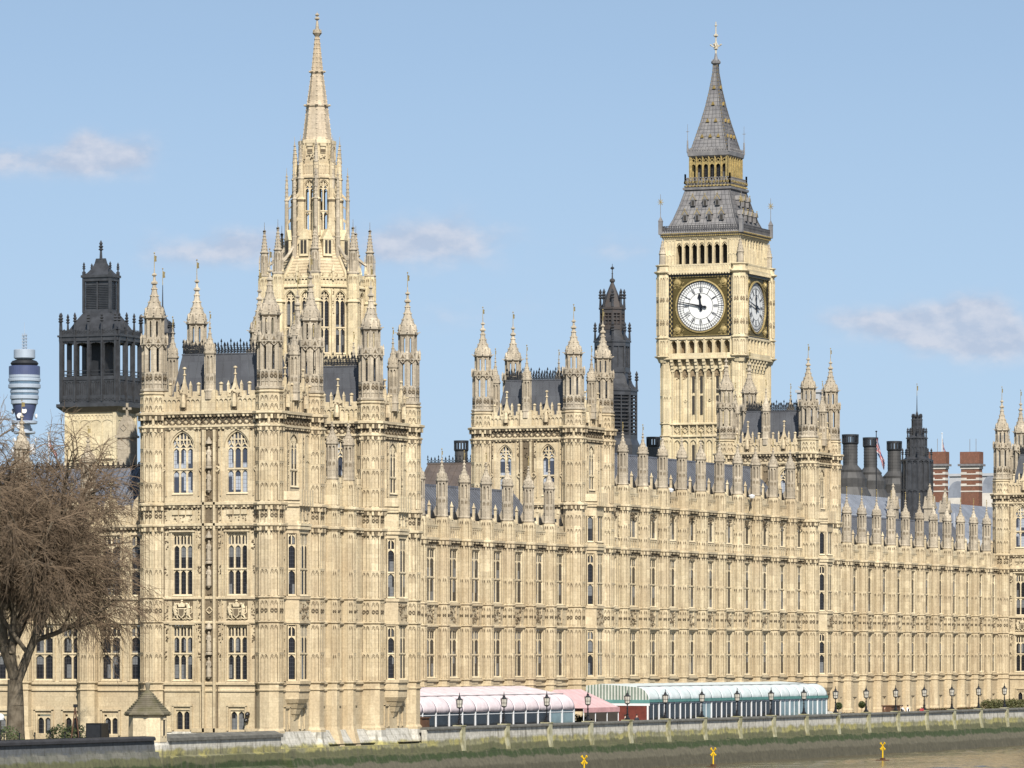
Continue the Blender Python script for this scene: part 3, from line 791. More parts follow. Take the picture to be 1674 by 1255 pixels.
    if south_rows:
        ops += [(c-.975, c+.975, ZS1, ZS1+4.75) for c in cs] + [(c-.975, c+.975, ZS2, ZS2+5.3) for c in cs] + [(c-.65, c+.65, 4.75, 6.45) for c in cs]
    wall(mb, .6, W-.6, zl, pt-.1, 0, .5, ops)
    for c in cs:
        mb.arch(c-uw/2, c+uw/2, upz-.05+uh-rise, upz-.07+uh, upz-.05+uh, .01, .3, 8)
        mb.arch(c-uw/2-.16, c+uw/2+.16, upz-.05+uh-rise, upz+.1+uh, upz+.14+uh, -.1, .01, 8)
        for e in (-1, 1):
            x = c+e*(uw/2+.85)
            mb.box(x-.36, x-.28, -.12, .02, upz-.2, f0); mb.box(x+.28, x+.36, -.12, .02, upz-.2, f0)
            carve(mb, x-.28, x+.28, f0-1.9, f0-.15, 0, rnd, .2, 1.6, .16); mb.diamond(x, upz+2.1, .25, 0, .1, .16)
            carve(mb, x-.24, x+.24, upz+1.6, upz+2.6, 0, rnd, .2, 1.6, .18)
    plb.push(SOUTH(xS, dv)); trims(W, 0, south_rows); plb.pop()
    p = W/2            # central pilaster with its niches
    mb.box(p-.62, p-.42, -.3, .1, zl if south_rows else mid, f0); mb.box(p+.42, p+.62, -.3, .1, zl if south_rows else mid, f0)
    mb.k = 1; mb.box(p-.45, p+.45, -.05, .1, zl if not south_rows else ZB1+.3, f0); carve(mb, p-.4, p+.4, ZB1+.4 if south_rows else mid, f0-.1, -.05, rnd, .26, .8, .22)  # dark backing paints the niche shade behind the statues
    for xx in (1.12, p-.75, p+.75, W-1.12): mb.box(xx-.05, xx+.05, -.12, .02, zl if not south_rows else 4.9, f1)
    mb.k = 0
    mb.box(p-.66, p+.66, -.34, .1, f1+.5, pt+.4)
    if south_rows:
        for c in cs:
            for z0, z1 in ((ZS1-.1, ZH1), (ZS2-.1, ZH2+.1)):
                mb.box(c-1.12, c-.98, -.12, .06, z0, z1+.12); mb.box(c+.98, c+1.12, -.12, .06, z0, z1+.12); mb.box(c-1.2, c+1.2, -.2, .06, z1+.02, z1+.16)
                for e in (-1, 1):
                    x = c+e*1.62
                    mb.box(x-.4, x-.33, -.1, .02, z0, z1+.1); mb.box(x+.33, x+.4, -.1, .02, z0, z1+.1)
                    carve(mb, x-.32, x+.32, z1-1.6, z1, 0, rnd, .2, 1.7, .16); carve(mb, x-.22, x+.22, z0+1.8, z0+2.8, 0, rnd, .2, 1.6, .18)
            for e in (-1, 1): carve(mb, c+e*1.62-.32, c+e*1.62+.32, ZH1+.4, ZS2-.35, 0, rnd, .18, 1.3, .1)
            if not has_mid:
                for j in (-1, 0, 1):
                    mb.box(c+j*.68-.28, c+j*.68+.28, -.14, .02, ZC+1.25, ZC+1.65); mb.arch(c+j*.68-.3, c+j*.68+.3, ZC+1.6, ZC+1.85, ZC+1.95, -.1, .02, 4)
                    carve(mb, c+j*.68-.26, c+j*.68+.26, ZC+.55, ZC+1.2, 0, rnd, .16, 1.0, .1)
                for e in (-1, 1): carve(mb, c+e*1.6-.26, c+e*1.6+.26, ZC+.55, ZC+1.9, 0, rnd, .2, 1.0, .16)
            # square hood over the cellar window
            mb.box(c-.95, c+.95, -.16, .02, 6.75, 6.95); mb.box(c-.95, c-.8, -.16, .02, 4.7, 6.8); mb.box(c+.8, c+.95, -.16, .02, 4.7, 6.8)
        mb.box(.8, cs[0]-.95, -.3, .02, 4.55, 4.9); mb.box(cs[0]+.95, cs[1]-.95, -.3, .02, 4.55, 4.9); mb.box(cs[1]+.95, W-.8, -.3, .02, 4.55, 4.9)
        mb.diamond(p, (ZH1+ZS2)/2, .3, -.05, .08, .1)
        for c in (p-1.15, p+1.15): mb.box(c-.03, c+.03, -.1, 0, ZB1, mid)
        mb.tube((p-.85, -.12, 4.6), (p-.85, -.12, ZB0), .06, None, 6)
    mb.pop()
    # west and north walls, floor of the roof
    wall(mb, .6, du-.6, 15, pt, dv-.1, dv+.35); 
    mb.push(T((du+.35, 0, 0)) @ RZ(R(90))); wall(mb, .6, dv-.6, 15 if not south_rows else low, pt, 0, .45)
    n = int((dv-2)/.62)
    cornice(mb, 0, dv, f0, .42, 0, .24); cornice(mb, 0, dv, f1, .55, 0, .42); mb.pop()
    mb.box(.1, du-.1, .1, dv-.1, f1, f1+.3)
    body = mb.build('body', M['stone'], root); plb.build('plinth', M['tide_pale'], root)
    # ---- windows
    for c in cs:
        rows = [(W_UP if up == '3' else W_UP2, upz-.05)]
        if south_rows: rows += [(W_L1, ZS1), (W_L2, ZS2), (W_G, 4.75)]
        for w, z in rows: inst(w, root, (xS+.01, dv-c, z), R(-90))
    inst(W_EUP, root, (cxe, yE+.01, upz+.6))
    if south_rows:
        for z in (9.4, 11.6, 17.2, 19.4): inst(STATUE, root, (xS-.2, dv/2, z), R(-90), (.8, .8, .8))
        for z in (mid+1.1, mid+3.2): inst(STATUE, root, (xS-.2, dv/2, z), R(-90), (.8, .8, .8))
        for c in cs: inst(ARMS, root, (xS-.01, dv-c, ZH1+.45), R(-90))
    oriel(root, cxe, yE, mid, has_mid, rnd)
    # ---- corner turrets
    rows = [(ZB1+.3, ZH1+.1, (11.35,), ()), (ZH1+.4, ZS2-.32, (), ((ZH1+ZS2)/2,)), (ZS2, ZC-.05, (18.6,), ())]
    if has_mid: rows += [(ZC+.5, ZC+1.0+2.6, (ZC+2.2,), ()), (mid+.1, f0-.1, (mid+2, mid+4.2), ())]
    else: rows += [(ZC+.5, mid-.5, (), ((ZC+mid)/2,)), (mid+.1, f0-.1, (mid+1.7, mid+3.4, mid+4.6), ())]
    rows += [(f0+.45, f1-.05, (), ((f0+f1+.42)/2,)), (f1+.6, pt-.05, (f1+1.2,), ())]
    rings = [(ZB0, .2, .12), (ZB1, .28, .16), (ZH1+.12, .24, .14), (ZS2-.3, .26, .14), (ZC, .5, .28), (mid-.5, .5, .28), (f0, .42, .22), (f1, .55, .4), (pt, .25, .12)]
    for (x, y) in ((0, 0), (0, dv), (du, 0), (du, dv)):
        shaft(root, x, y, pt+.3, rings, rows, head=hd, hz=pt+.3)
    # ---- parapet pinnacles at mid wall
    for (x, y) in ((xS, dv/2), (cxe, yE), (du+.3, dv/2), (cxe, dv+.3)):
        inst(PIN_T, root, (x, y, pt+.2))
    # ---- steep roof with cresting
    r = MB(); zr = pt+3.55; z0 = f1+.35; ins = .95
    r.frustum(.55, du-.55, 1.0, dv-1.0, z0, .55+ins, du-.55-ins, 1.0+ins, dv-1.0-ins, zr)
    k = (zr-z0)
    for i in range(1, 9):
        y0 = 1.0+(dv-2)*i/9; y1 = 1+ins+(dv-2-2*ins)*i/9
        r.tube((.55, y0, z0), (.55+ins, y1, zr), .05, None, 4)
    r.box(.5+ins, du-.5-ins, .95+ins, dv-.95-ins, zr-.02, zr+.1)
    ro = r.build('roof', M['darkslate'], root)
    c = MB(); cresting(c, .6+ins, du-.6-ins, 1.05+ins, dv-1.05-ins, zr+.1)
    c.build('cresting', M['iron'], ro)
    return root
PIN_T = small_pinnacle(.42, 1.6, 3.2, cap=2.4, vn=True)

def buttress_master(z_top, extra):
    mb = MB(); a = .66; y = 0
    mb.lathe(0, y, [(3.3, a+.12), (4.7, a+.1), (4.9, a), (z_top, a)])
    front = (7, 0, 1, 2, 6)
    facet_panels(mb, 0, y, a, ZB1+.3, ZH1+.1, 2, (11.3,), (), .07, .06, front)
    facet_panels(mb, 0, y, a, ZH1+.38, ZS2-.32, 2, (), ((ZH1+ZS2)/2,), .07, .06, front)
    facet_panels(mb, 0, y, a, ZS2, ZC-.05, 2, (18.65,), (), .07, .06, front)
    R_ = [(ZB0, .2, .1), (ZB1, .28, .14), (ZH1+.12, .24, .13), (ZS2-.3, .26, .13), (ZC, .5, .24)]
    if extra:
        facet_panels(mb, 0, y, a, ZC+.5, 26.4, 2, (ZC+1.6, ZC+2.9,), (), .07, .06, front); R_.append((26.5, .5, .24))
        z = 27.0
    else: z = 22.45
    facet_panels(mb, 0, y, a, z, z_top-.1, 2, (), (), .07, .06, front)
    for r_ in R_: ring(mb, 0, y, a, *r_, r_[1] > .4)
    return mb.build('buttress', M['stone'], link=False)
def river_range(name, label, us, v, u_lo, u_hi, extra, ridge, roof_lo, roof_hi, gables=True):
    """long front facing the river: bays between octagonal buttresses at the given u"""
    rnd = random.Random(int(us[0]))
    root = thing(name, label, 'palace wing', (us[0], v, 0))
    X = [u-us[0] for u in us]
    pitch = X[1]-X[0]
    x_lo, x_hi = u_lo-us[0], u_hi-us[0]
    zc = 26.5 if extra else ZC
    pt = zc+1.75
    mids = [x+pitch/2 for x in X[:-1]]
    if X[0]-x_lo > pitch*.4: mids = [X[0]-pitch/2] + mids
    if x_hi-X[-1] > pitch*.4: mids.append(X[-1]+pitch/2)
    hw = 1.62
    ops = []
    for m in mids:
        ops += [(m-hw, m+hw, ZS1, ZS1+4.7), (m-hw, m+hw, ZS2, ZS2+5.2)]
        ops += [(m-1.1, m-.4, 4.2, 6.1), (m+.4, m+1.1, 4.2, 6.1)]
        if extra: ops.append((m-hw, m+hw, ZC+1.5, ZC+4.2))
    mb = MB()
    wall(mb, x_lo, x_hi, 3.2, pt, 0, .5, ops)
    string(mb, x_lo, x_hi, ZB0, 0, .12); string(mb, x_lo, x_hi, ZB1, 0, .18, .28)
    string(mb, x_lo, x_hi, ZH1+.12, 0, .16, .24); string(mb, x_lo, x_hi, ZS2-.3, 0, .16, .26)
    cornice(mb, x_lo, x_hi, ZC, .5, 0, .34)
    if extra: cornice(mb, x_lo, x_hi, zc, .5, 0, .34)
    for m in mids:
        for z0, h in ((ZS1, 4.7), (ZS2, 5.2)):
            for e in (-1, 1):
                x = m+e*(hw+.1); mb.box(x-.1, x+.1, -.14, .05, z0-.05, z0+h+.05)
                x2 = m+e*(hw+.42)
                carve(mb, x2-.2, x2+.2, z0+h-1.0, z0+h, 0, rnd, .17, 1.0, .12); carve(mb, x2-.14, x2+.14, z0+1.9, z0+2.7, 0, rnd, .16, .9, .14)
                mb.box(m+e*(hw+.24)-.04, m+e*(hw+.24)+.04, -.1, .02, z0, z0+h)
        carve(mb, m-.9, m+1.1, ZH1+.45, ZS2-.35, 0, rnd, .28, 1.5, .26)
        carve(mb, m-1.6, m+1.6, ZC-.42, ZC+.1, 0, rnd, .24, 1.6, .22)  # dark carving: soot plus painted shade just below the cornice
        if extra: carve(mb, m-1.6, m+1.6, zc-1.1, zc+.1, 0, rnd, .22, 1.0, .2)
        for e in (-1, 1):
            mb.box(m+e*1.0-.06, m+e*1.0+.06, -.12, .02, ZH1+.36, ZS2-.3); carve(mb, m+e*1.35-.25, m+e*1.35+.25, ZH1+.4, ZS2-.35, 0, rnd, .17, .9, .1)
        # plinth panel, cellar lights
        mb.box(m-1.3, m+1.3, -.08, .02, 6.2, 6.35)
        mb.box(m-.9, m+.9, -.09, .02, ZB0+.22, ZB1-.05)
        if extra:
            wall_panels(mb, m-1.3, m+1.3, ZC+.5, ZC+1.4, 0, 4, top=True)
            for e in (-1, 1):
                x = m+e*(hw+.45); carve(mb, x-.18, x+.18, ZC+.6, ZC+4.3, 0, rnd, .18, .8, .13)
        # parapet: raised centre with pierced lights, a small shaft and finial
        zc1 = zc+.5
        wall_panels(mb, m-1.9, m+1.9, zc1, pt-.2, 0, 8, d=.08)
        mb.box(m-2.0, m+2.0, -.1, .3, pt-.18, pt)
        mb.prism([(m-1.4, pt), (m+1.4, pt), (m+.8, pt+.45), (m+.3, pt+.6), (m, pt+.95), (m-.3, pt+.6), (m-.8, pt+.45)], -.05, .25)
        for x in (m-.45, m+.05, m+.55):
            mb.k = 1; mb.box(x-.2, x-.02, -.03, .0, pt-.75, pt-.5); mb.k = 0
        mb.box(m-.1, m+.1, -.12, .1, pt+.5, pt+1.7); knob(mb, m, 0, pt+1.85, .17); mb.lathe(m, 0, [(pt+1.9, .12), (pt+2.3, .02)], 6)
        for dx in (-1.25, 1.25): mb.box(m+dx-.12, m+dx+.12, -.06, .2, pt, pt+.55)
    mb.box(x_lo, x_hi, .5, 6, zc-.3, zc)
    mb.build('wall', M['stone'], root)
    for m in mids:
        inst(W_R1, root, (m, .01, ZS1)); inst(W_R2, root, (m, .01, ZS2))
        for dx in (-.75, .75): inst(W_SG, root, (m+dx, .01, 4.2))
        if extra: inst(W_RU, root, (m, .01, ZC+1.5))
    bm_ = buttress_master(pt+.7, extra)
    for x in X:
        b = inst(bm_, root, (x, -.16, 0)); inst(PIN, b, (0, 0, pt+.7))
        fb = MB()          # raking stay behind the pinnacle
        fb.add([(x-.2, .2, pt), (x+.2, .2, pt), (x+.2, 1.6, pt-.6), (x-.2, 1.6, pt-.6), (x-.2, .2, pt+2.2), (x+.2, .2, pt+2.2)], [(0, 1, 2, 3), (0, 4, 5, 1), (4, 3, 2, 5), (0, 3, 4), (1, 5, 2)])
        fb.build('stay', M['wstone'], root)
    r = MB(); z0 = zc+.3; y0, y1 = 1.3, 6.3
    a, b_ = roof_lo-us[0], roof_hi-us[0]
    r.add([(a, y0, z0), (b_, y0, z0), (b_, y1, ridge), (a, y1, ridge), (b_, y1*2-y0, z0), (a, y1*2-y0, z0)], [(0, 1, 2, 3), (3, 2, 4, 5), (0, 3, 5), (1, 4, 2)])
    n = int((b_-a-.4)/.62)
    for i in range(n):
        x = a+.2+(b_-a-.4)*i/n; r.k = 1; r.tube((x, y0, z0+.03), (x, y1, ridge+.03), .085, None, 4); r.k = 0
    r.box(a, b_, y1-.12, y1+.12, ridge-.05, ridge+.14)
    ro = r.build('roof', M['slate'], root)
    for m in mids:      # dark dormers just behind the parapet
        if a+1 < m < b_-2.5:
            x = m+1.9; d = MB(); d.box(x-.5, x+.5, .45, 3.0, z0-.2, z0+2.1); d.prism([(x-.6, z0+2.1), (x+.6, z0+2.1), (x, z0+2.8)], .4, 3.4)
            d.tube((x, .5, z0+2.7), (x, .5, z0+3.3), .08, .03, 5)
            d.build('dormer', M['iron'], root)
    return root
# ------------------------------------------------------------ water, bed and ground
def ground_material():
    m, nt, b = new_mat('park_ground'); P, x, y, z = wpos(nt)
    c = mixrgb(nt, ramp(nt, noise(nt, P, .15, 6), .4, .6), (.07, .085, .03), (.13, .12, .09))
    nt.links.new(c, b.inputs['Base Color']); b.inputs['Roughness'].default_value = .95
    return m
def water_material():
    m, nt, b = new_mat('river_water'); P, x, y, z = wpos(nt)
    c = mixrgb(nt, ramp(nt, noise(nt, P, .05, 3), .35, .7), (.115, .092, .05), (.085, .073, .045))
    nt.links.new(c, b.inputs['Base Color']); b.inputs['Roughness'].default_value = .09; b.inputs['Specular IOR Level'].default_value = .5
    bump(nt, b, noise(nt, P, 1.8, 4, .65), .35, .12)
    return m
def river():
    # choppy water modelled as real waves where it is seen, flat sheets round it out to the horizon
    mb = MB(); rn = random.Random(4); U0, U1, V0, V1, st = 430.0, 670.0, 96.0, 184.4, .62
    W_ = []
    for _ in range(26):
        L = rn.choice((1.6, 2.2, 3.0, 4.2, 6.0, 9.0))*rn.uniform(.8, 1.25); an = rn.gauss(math.atan2(SA, CA), .75); W_.append((2*math.pi/L*math.cos(an), 2*math.pi/L*math.sin(an), rn.uniform(0, 6.28), .0085*L**.75))
    nu = int((U1-U0)/st); nv = int((V1-V0)/st)
    for j in range(nv+1):
        v = V0+(V1-V0)*j/nv
        for i in range(nu+1):
            u = U0+(U1-U0)*i/nu; e = min(1, i/8, (nu-i)/8, j/8)
            pat = .55+.45*math.sin(u*.045+1.3*math.sin(v*.11))*math.sin(v*.16+u*.02)
            mb.v.append((u, v, e*pat*sum(a_*math.sin(k0*u+k1*v+ph) for k0, k1, ph, a_ in W_)))
    for j in range(nv):
        for i in range(nu): q = j*(nu+1)+i; mb.f.append((q, q+1, q+nu+2, q+nu+1)); mb.mi.append(0)
    for x0, x1, y0, y1 in ((-2500, U0, -6000, V1), (U1, 12000, -6000, V1), (U0, U1, -6000, V0)): mb.add([(x0, y0, 0), (x1, y0, 0), (x1, y1, 0), (x0, y1, 0)], [(0, 1, 2, 3)])
    o = mb.build('river_water', water_material(), smooth=True); o['kind'] = 'structure'
river()
mb = MB(); mb.add([(-2500, 184.2, 3.4), (12000, 184.2, 3.4), (12000, 9000, 3.4), (-2500, 9000, 3.4)], [(0, 1, 2, 3)]); struct('ground', mb, ground_material())
mb = MB(); mb.add([(410, 183.6, 3.404), (640, 183.6, 3.404), (640, 194, 3.404), (410, 194, 3.404)], [(0, 1, 2, 3)]); struct('terrace_paving', mb, M['wstone'])

# ------------------------------------------------------------ the palace
F1 = (30.45, 31.5, 33.45); F2 = (33.05, 34.1, 35.85)
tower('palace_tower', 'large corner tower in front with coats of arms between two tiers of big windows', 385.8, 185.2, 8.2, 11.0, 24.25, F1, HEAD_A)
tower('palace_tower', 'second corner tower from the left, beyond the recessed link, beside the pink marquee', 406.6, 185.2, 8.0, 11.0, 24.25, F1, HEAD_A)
tower('palace_tower', 'tall middle tower left of the clock tower, above the pink marquee', 474.8, 193.5, 8.0, 10.1, 26.75, F2, HEAD_B, south_rows=False, has_mid=True, up='2')
tower('palace_tower', 'tall tower in front and right of the clock tower at the far marquee end', 546.5, 193.5, 7.8, 10.1, 26.75, F2, HEAD_B, south_rows=False, has_mid=True, up='2')
tower('palace_tower', 'far north corner tower cut by the right edge of the photo', 621.3, 182.5, 8.2, 11.0, 24.25, F1, HEAD_A)
river_range('river_front_wing', 'lower river front of seven bays behind the pink marquee with blue slate roof', [430.78+5.396*i for i in range(8)], 193.8, 424, 474.5, False, 27.9, 424, 474.4)
river_range('river_front_wing', 'raised middle river front of eleven bays behind the white marquee', [488.75+5.776*i for i in range(10)], 193.8, 483.4, 546.2, True, 32.8, 484, 546.1)
river_range('river_front_wing', 'far low river front of eleven bays between lamps and right edge tower', [560.45+5.47*i for i in range(11)], 193.8, 555, 621, False, 28.1, 556, 620.9)
def link_range():
    rnd = random.Random(9)
    root = thing('link_wing', 'narrow recessed front between the two nearest corner towers', 'palace wing', (394.0, 185.2, 0))
    W = 12.6; y = .35; X = (4.6, 8.0); mids = (2.9, 6.3, 9.7)
    mb = MB(); hw = .8
    ops = []
    for m in mids: ops += [(m-hw, m+hw, ZS1, ZS1+4.75), (m-hw, m+hw, ZS2, ZS2+5.3), (m-.35, m+.35, 4.75, 6.65)]
    wall(mb, .5, W-.5, 2, 26.3, y, y+.5, ops)
    pl = MB(); pl.frustum(0, W, y-1.1, y+.2, 2, 0, W, y-1.1, y+.2, 3.3); pl.frustum(0, W, y-1.1, y+.2, 3.3, 0, W, y-.3, y+.2, 4.6); pl.build('plinth', M['tide_pale'], root)
    string(mb, 0, W, ZB0, y, .12); string(mb, 0, W, ZB1, y, .16, .28); string(mb, 0, W, ZH1+.12, y, .16, .24); string(mb, 0, W, ZS2-.3, y, .16, .26)
    cornice(mb, 0, W, ZC, .5, y, .3); cornice(mb, 0, W, 23.75, .5, y, .3)
    for m in mids:
        carve(mb, m-.7, m+.7, ZH1+.45, ZS2-.35, y, rnd, .24, 1.3, .2); wall_panels(mb, m-.8, m+.8, ZC+.55, 23.7, y, 3)
        mb.box(m-.55, m+.55, y-.14, y+.02, 6.7, 6.9)
    wall_panels(mb, 1, W-1, 24.3, 26.1, y, 16)
    k = 11
    for i in range(k):
        x = 1.2+(W-2.4)*(i+.5)/k; mb.box(x-.3, x+.3, y-.04, y+.3, 26.3, 26.8)
    mb.box(.5, W-.5, y+.5, 9, 23.6, 24)
    mb.build('wall', M['stone'], root)
    for m in mids:
        inst(W_LK1, root, (m, y+.01, ZS1)); inst(W_LK2, root, (m, y+.01, ZS2)); inst(W_SG, root, (m, y+.01, 4.75))
    for x in X:
        s = MB(); a = .6
        s.lathe(x, y-.25, [(2, a+.5), (3.2, a+.45), (4.5, a+.1), (4.9, a), (26.5, a)])
        for z0, z1, md, di in ((ZB1+.3, ZH1+.1, (11.3,), ()), (ZH1+.38, ZS2-.32, (), ((ZH1+ZS2)/2,)), (ZS2, ZC-.05, (18.6,), ()), (ZC+.5, 23.75, (), ()), (24.3, 26.3, (), ())):
            facet_panels(s, x, y-.25, a, z0, z1, 2, md, di, .07, .06, (7, 0, 1))
        for z, h, p in ((ZB0, .2, .1), (ZB1, .28, .14), (ZH1+.12, .24, .13), (ZS2-.3, .26, .13), (ZC, .5, .24), (23.75, .5, .24)): ring(s, x, y-.25, a, z, h, p)
        b = s.build('buttress', M['stone'], root)
        inst(PIN, b, (x, y-.25, 26.5), 0, (.95, .95, .9))
    r = MB(); r.add([(.5, 1.6, 24.0), (W-.5, 1.6, 24.0), (W-3.5, 6, 29.6), (.5, 6, 29.6), (W-.5, 10, 24), (.5, 10, 24)], [(0, 1, 2, 3), (3, 2, 4, 5), (1, 4, 2), (0, 3, 5)])
    for i in range(12): (setattr(r, 'k', 1), r.tube((.8+i*.8, 1.6, 24.03), (.8+i*.8, 6, 29.63), .06, None, 4), setattr(r, 'k', 0))
    r.build('roof', M['slate'], root)
W_LK1 = window(1.6, 4.75, 2, (2.35,), deep=.24, proj=.1); W_LK2 = window(1.6, 5.3, 2, (2.3,), deep=.24, proj=.1)
link_range()
# ---- south front west of the corner tower (behind the bare tree)
def south_range():
    rnd = random.Random(5)
    root = thing('south_front_wing', 'south front behind the bare tree with blue slate roof', 'palace wing', (387.0, 228.0, 0))
    # local x runs east (towards the tower); world y = 228 - x
    root.rotation_euler = (0, 0, R(-90))
    W = 31.0; turr = [228-203.1, 228-209.6, 228-216.1, 228-222.6]
    mids = []
    for a, b in ((turr[0], 31.6), (turr[1], turr[0]), (turr[2], turr[1]), (turr[3], turr[2])):
        mids += [a+(b-a)*.31, a+(b-a)*.73]
    hw = .95
    ops = []
    for m in mids: ops += [(m-hw, m+hw, ZS1, ZS1+4.75), (m-hw, m+hw, ZS2, ZS2+5.3), (m-.65, m+.65, 4.3, 6.0)]
    mb = MB(); wall(mb, 0, W, 3.2, 23.7, 0, .5, ops)
    string(mb, 0, W, ZB0, 0, .12); string(mb, 0, W, ZB1, 0, .18, .28); string(mb, 0, W, ZH1+.12, 0, .16, .24); string(mb, 0, W, ZS2-.3, 0, .16, .26); cornice(mb, 0, W, ZC, .5, 0, .34)
    wall_panels(mb, 0, W, ZC+.55, 23.5, 0, 62, d=.08); mb.box(0, W, -.1, .3, 23.5, 23.7)
    for i in range(32): mb.box(i*.97+.2, i*.97+.75, -.05, .25, 23.7, 24.15)
    for m in mids:
        carve(mb, m-.7, m+.7, ZH1+.45, ZS2-.35, 0, rnd, .24, 1.2, .18)
        mb.box(m-.95, m+.95, -.16, .02, 6.3, 6.5); mb.box(m-.95, m-.8, -.16, .02, 4.2, 6.4); mb.box(m+.8, m+.95, -.16, .02, 4.2, 6.4)
        for e in (-1, 1): mb.box(m+e*(hw+.1)-.1, m+e*(hw+.1)+.1, -.14, .05, ZS1-.05, ZH1); mb.box(m+e*(hw+.1)-.1, m+e*(hw+.1)+.1, -.14, .05, ZS2-.05, ZH2)
        x = m
        mb.prism([(x-.7, 23.7), (x+.7, 23.7), (x+.5, 24.5), (x, 25.0), (x-.5, 24.5)], -.14, .2); mb.tube((x, 0, 24.9), (x, 0, 26.0), .09, .04, 6); knob(mb, x, 0, 26.0, .17)
    mb.box(0, W, .5, 12, 22, 22.3)
    mb.build('wall', M['stone'], root)
    for m in mids: inst(W_S1, root, (m, .01, ZS1)); inst(W_S2, root, (m, .01, ZS2)); inst(W_G, root, (m, .01, 4.3), 0, (1, 1, .9))
    for i, x in enumerate(turr):
        s = MB(); a = .8; zt = 24.3
        s.lathe(x, -.3, [(3.3, a+.3), (4.6, a+.12), (4.9, a), (zt, a)])
        for z0, z1, md, di in ((ZB1+.3, ZH1+.1, (11.3,), ()), (ZH1+.38, ZS2-.32, (), ((ZH1+ZS2)/2,)), (ZS2, ZC-.05, (18.6,), ()), (ZC+.5, zt-.1, (), ())):
            facet_panels(s, x, -.3, a, z0, z1, 2, md, di, .07, .06)
        for z, h, p in ((ZB0, .2, .1), (ZB1, .28, .14), (ZH1+.12, .24, .13), (ZS2-.3, .26, .13), (ZC, .5, .24)): ring(s, x, -.3, a, z, h, p)
        b = s.build('turret', M['stone'], root)
        if i == 0: inst(PIN, b, (x, -.3, zt), 0, (1.15, 1.15, 1.02))
        else: inst(HEAD_B, b, (x, -.3, zt), 0, (.78, .78, .84))
    r = MB(); r.add([(0, 1.2, 22.8), (31.6, 1.2, 22.8), (31.6, 6.5, 27.6), (0, 6.5, 27.6), (31.6, 11.8, 22.8), (0, 11.8, 22.8)], [(0, 1, 2, 3), (3, 2, 4, 5), (0, 3, 5), (1, 4, 2)])
    for i in range(50): (setattr(r, 'k', 1), r.tube((.3+i*.64, 1.2, 22.83), (.3+i*.64, 6.5, 27.63), .055, None, 4), setattr(r, 'k', 0))
    ro = r.build('roof', M['slate'], root)
    c = MB(); cresting(c, 0, 31.4, 6.5, 6.6, 27.6, .5, .5); c.build('cresting', M['iron'], ro)
    return root
W_S1 = window(1.9, 4.75, 2, (2.35,)); W_S2 = window(1.9, 5.3, 2, (2.3,))
south_range()
# roof ladder lying on that slope
lad = thing('roof_ladder', 'metal roof ladder with handrails lying up the blue slate slope', 'ladder', (388.2, 200.9, 22.85))
def ladder():
    L = MB(); dx, dz = 5.2, 4.75
    for yy in (-.3, .3): L.tube((0, yy, .12), (dx, yy, dz+.12), .05, None, 5)
    for i in range(20): t = i/19; L.tube((dx*t, -.3, dz*t+.12), (dx*t, .3, dz*t+.12), .035, None, 4)
    L.build('steps', M['lead'], lad)
    h = MB()
    for yy in (-.36, .36):
        h.tube((.2, yy, 1.0), (dx, yy, dz+.9), .035, None, 4)
        for i in range(6): t = (i+.3)/6; h.tube((dx*t, yy, dz*t+.1), (dx*t, yy, dz*t+.95), .03, None, 4)
    h.build('handrail', M['lead'], lad)
ladder()
# free-standing gabled stone turret behind the corner tower's left edge
def gable_turret():
    u = 396.5; v = VU(208, u); z = lambda py: ZP(py, u, v)
    t = thing('stone_chimney', 'gabled stone chimney with a cross finial at the left of the big tower', 'chimney', (u, v, 20))
    b = MB(); zt = z(712)-20
    b.box(-.65, .65, -.65, .65, 0, zt-.2); b.box(-.8, .8, -.8, .8, zt-.2, zt); b.box(-.75, .75, -.75, .75, 6.0, 6.2)
    b.push(RZ(R(-90))); b.prism([(-.7, zt), (.7, zt), (.45, zt+1.0), (0, zt+1.8), (-.45, zt+1.0)], -.7, .7); b.diamond(0, zt+.7, .3, -.7); b.pop()
    b.build('shaft', M['wstone'], t)
    f = MB(); f.box(-.09, .09, -.09, .09, zt+1.7, zt+2.9); f.box(-.09, .09, -.4, .4, zt+2.3, zt+2.5); f.build('finial', M['wstone'], t)
gable_turret()

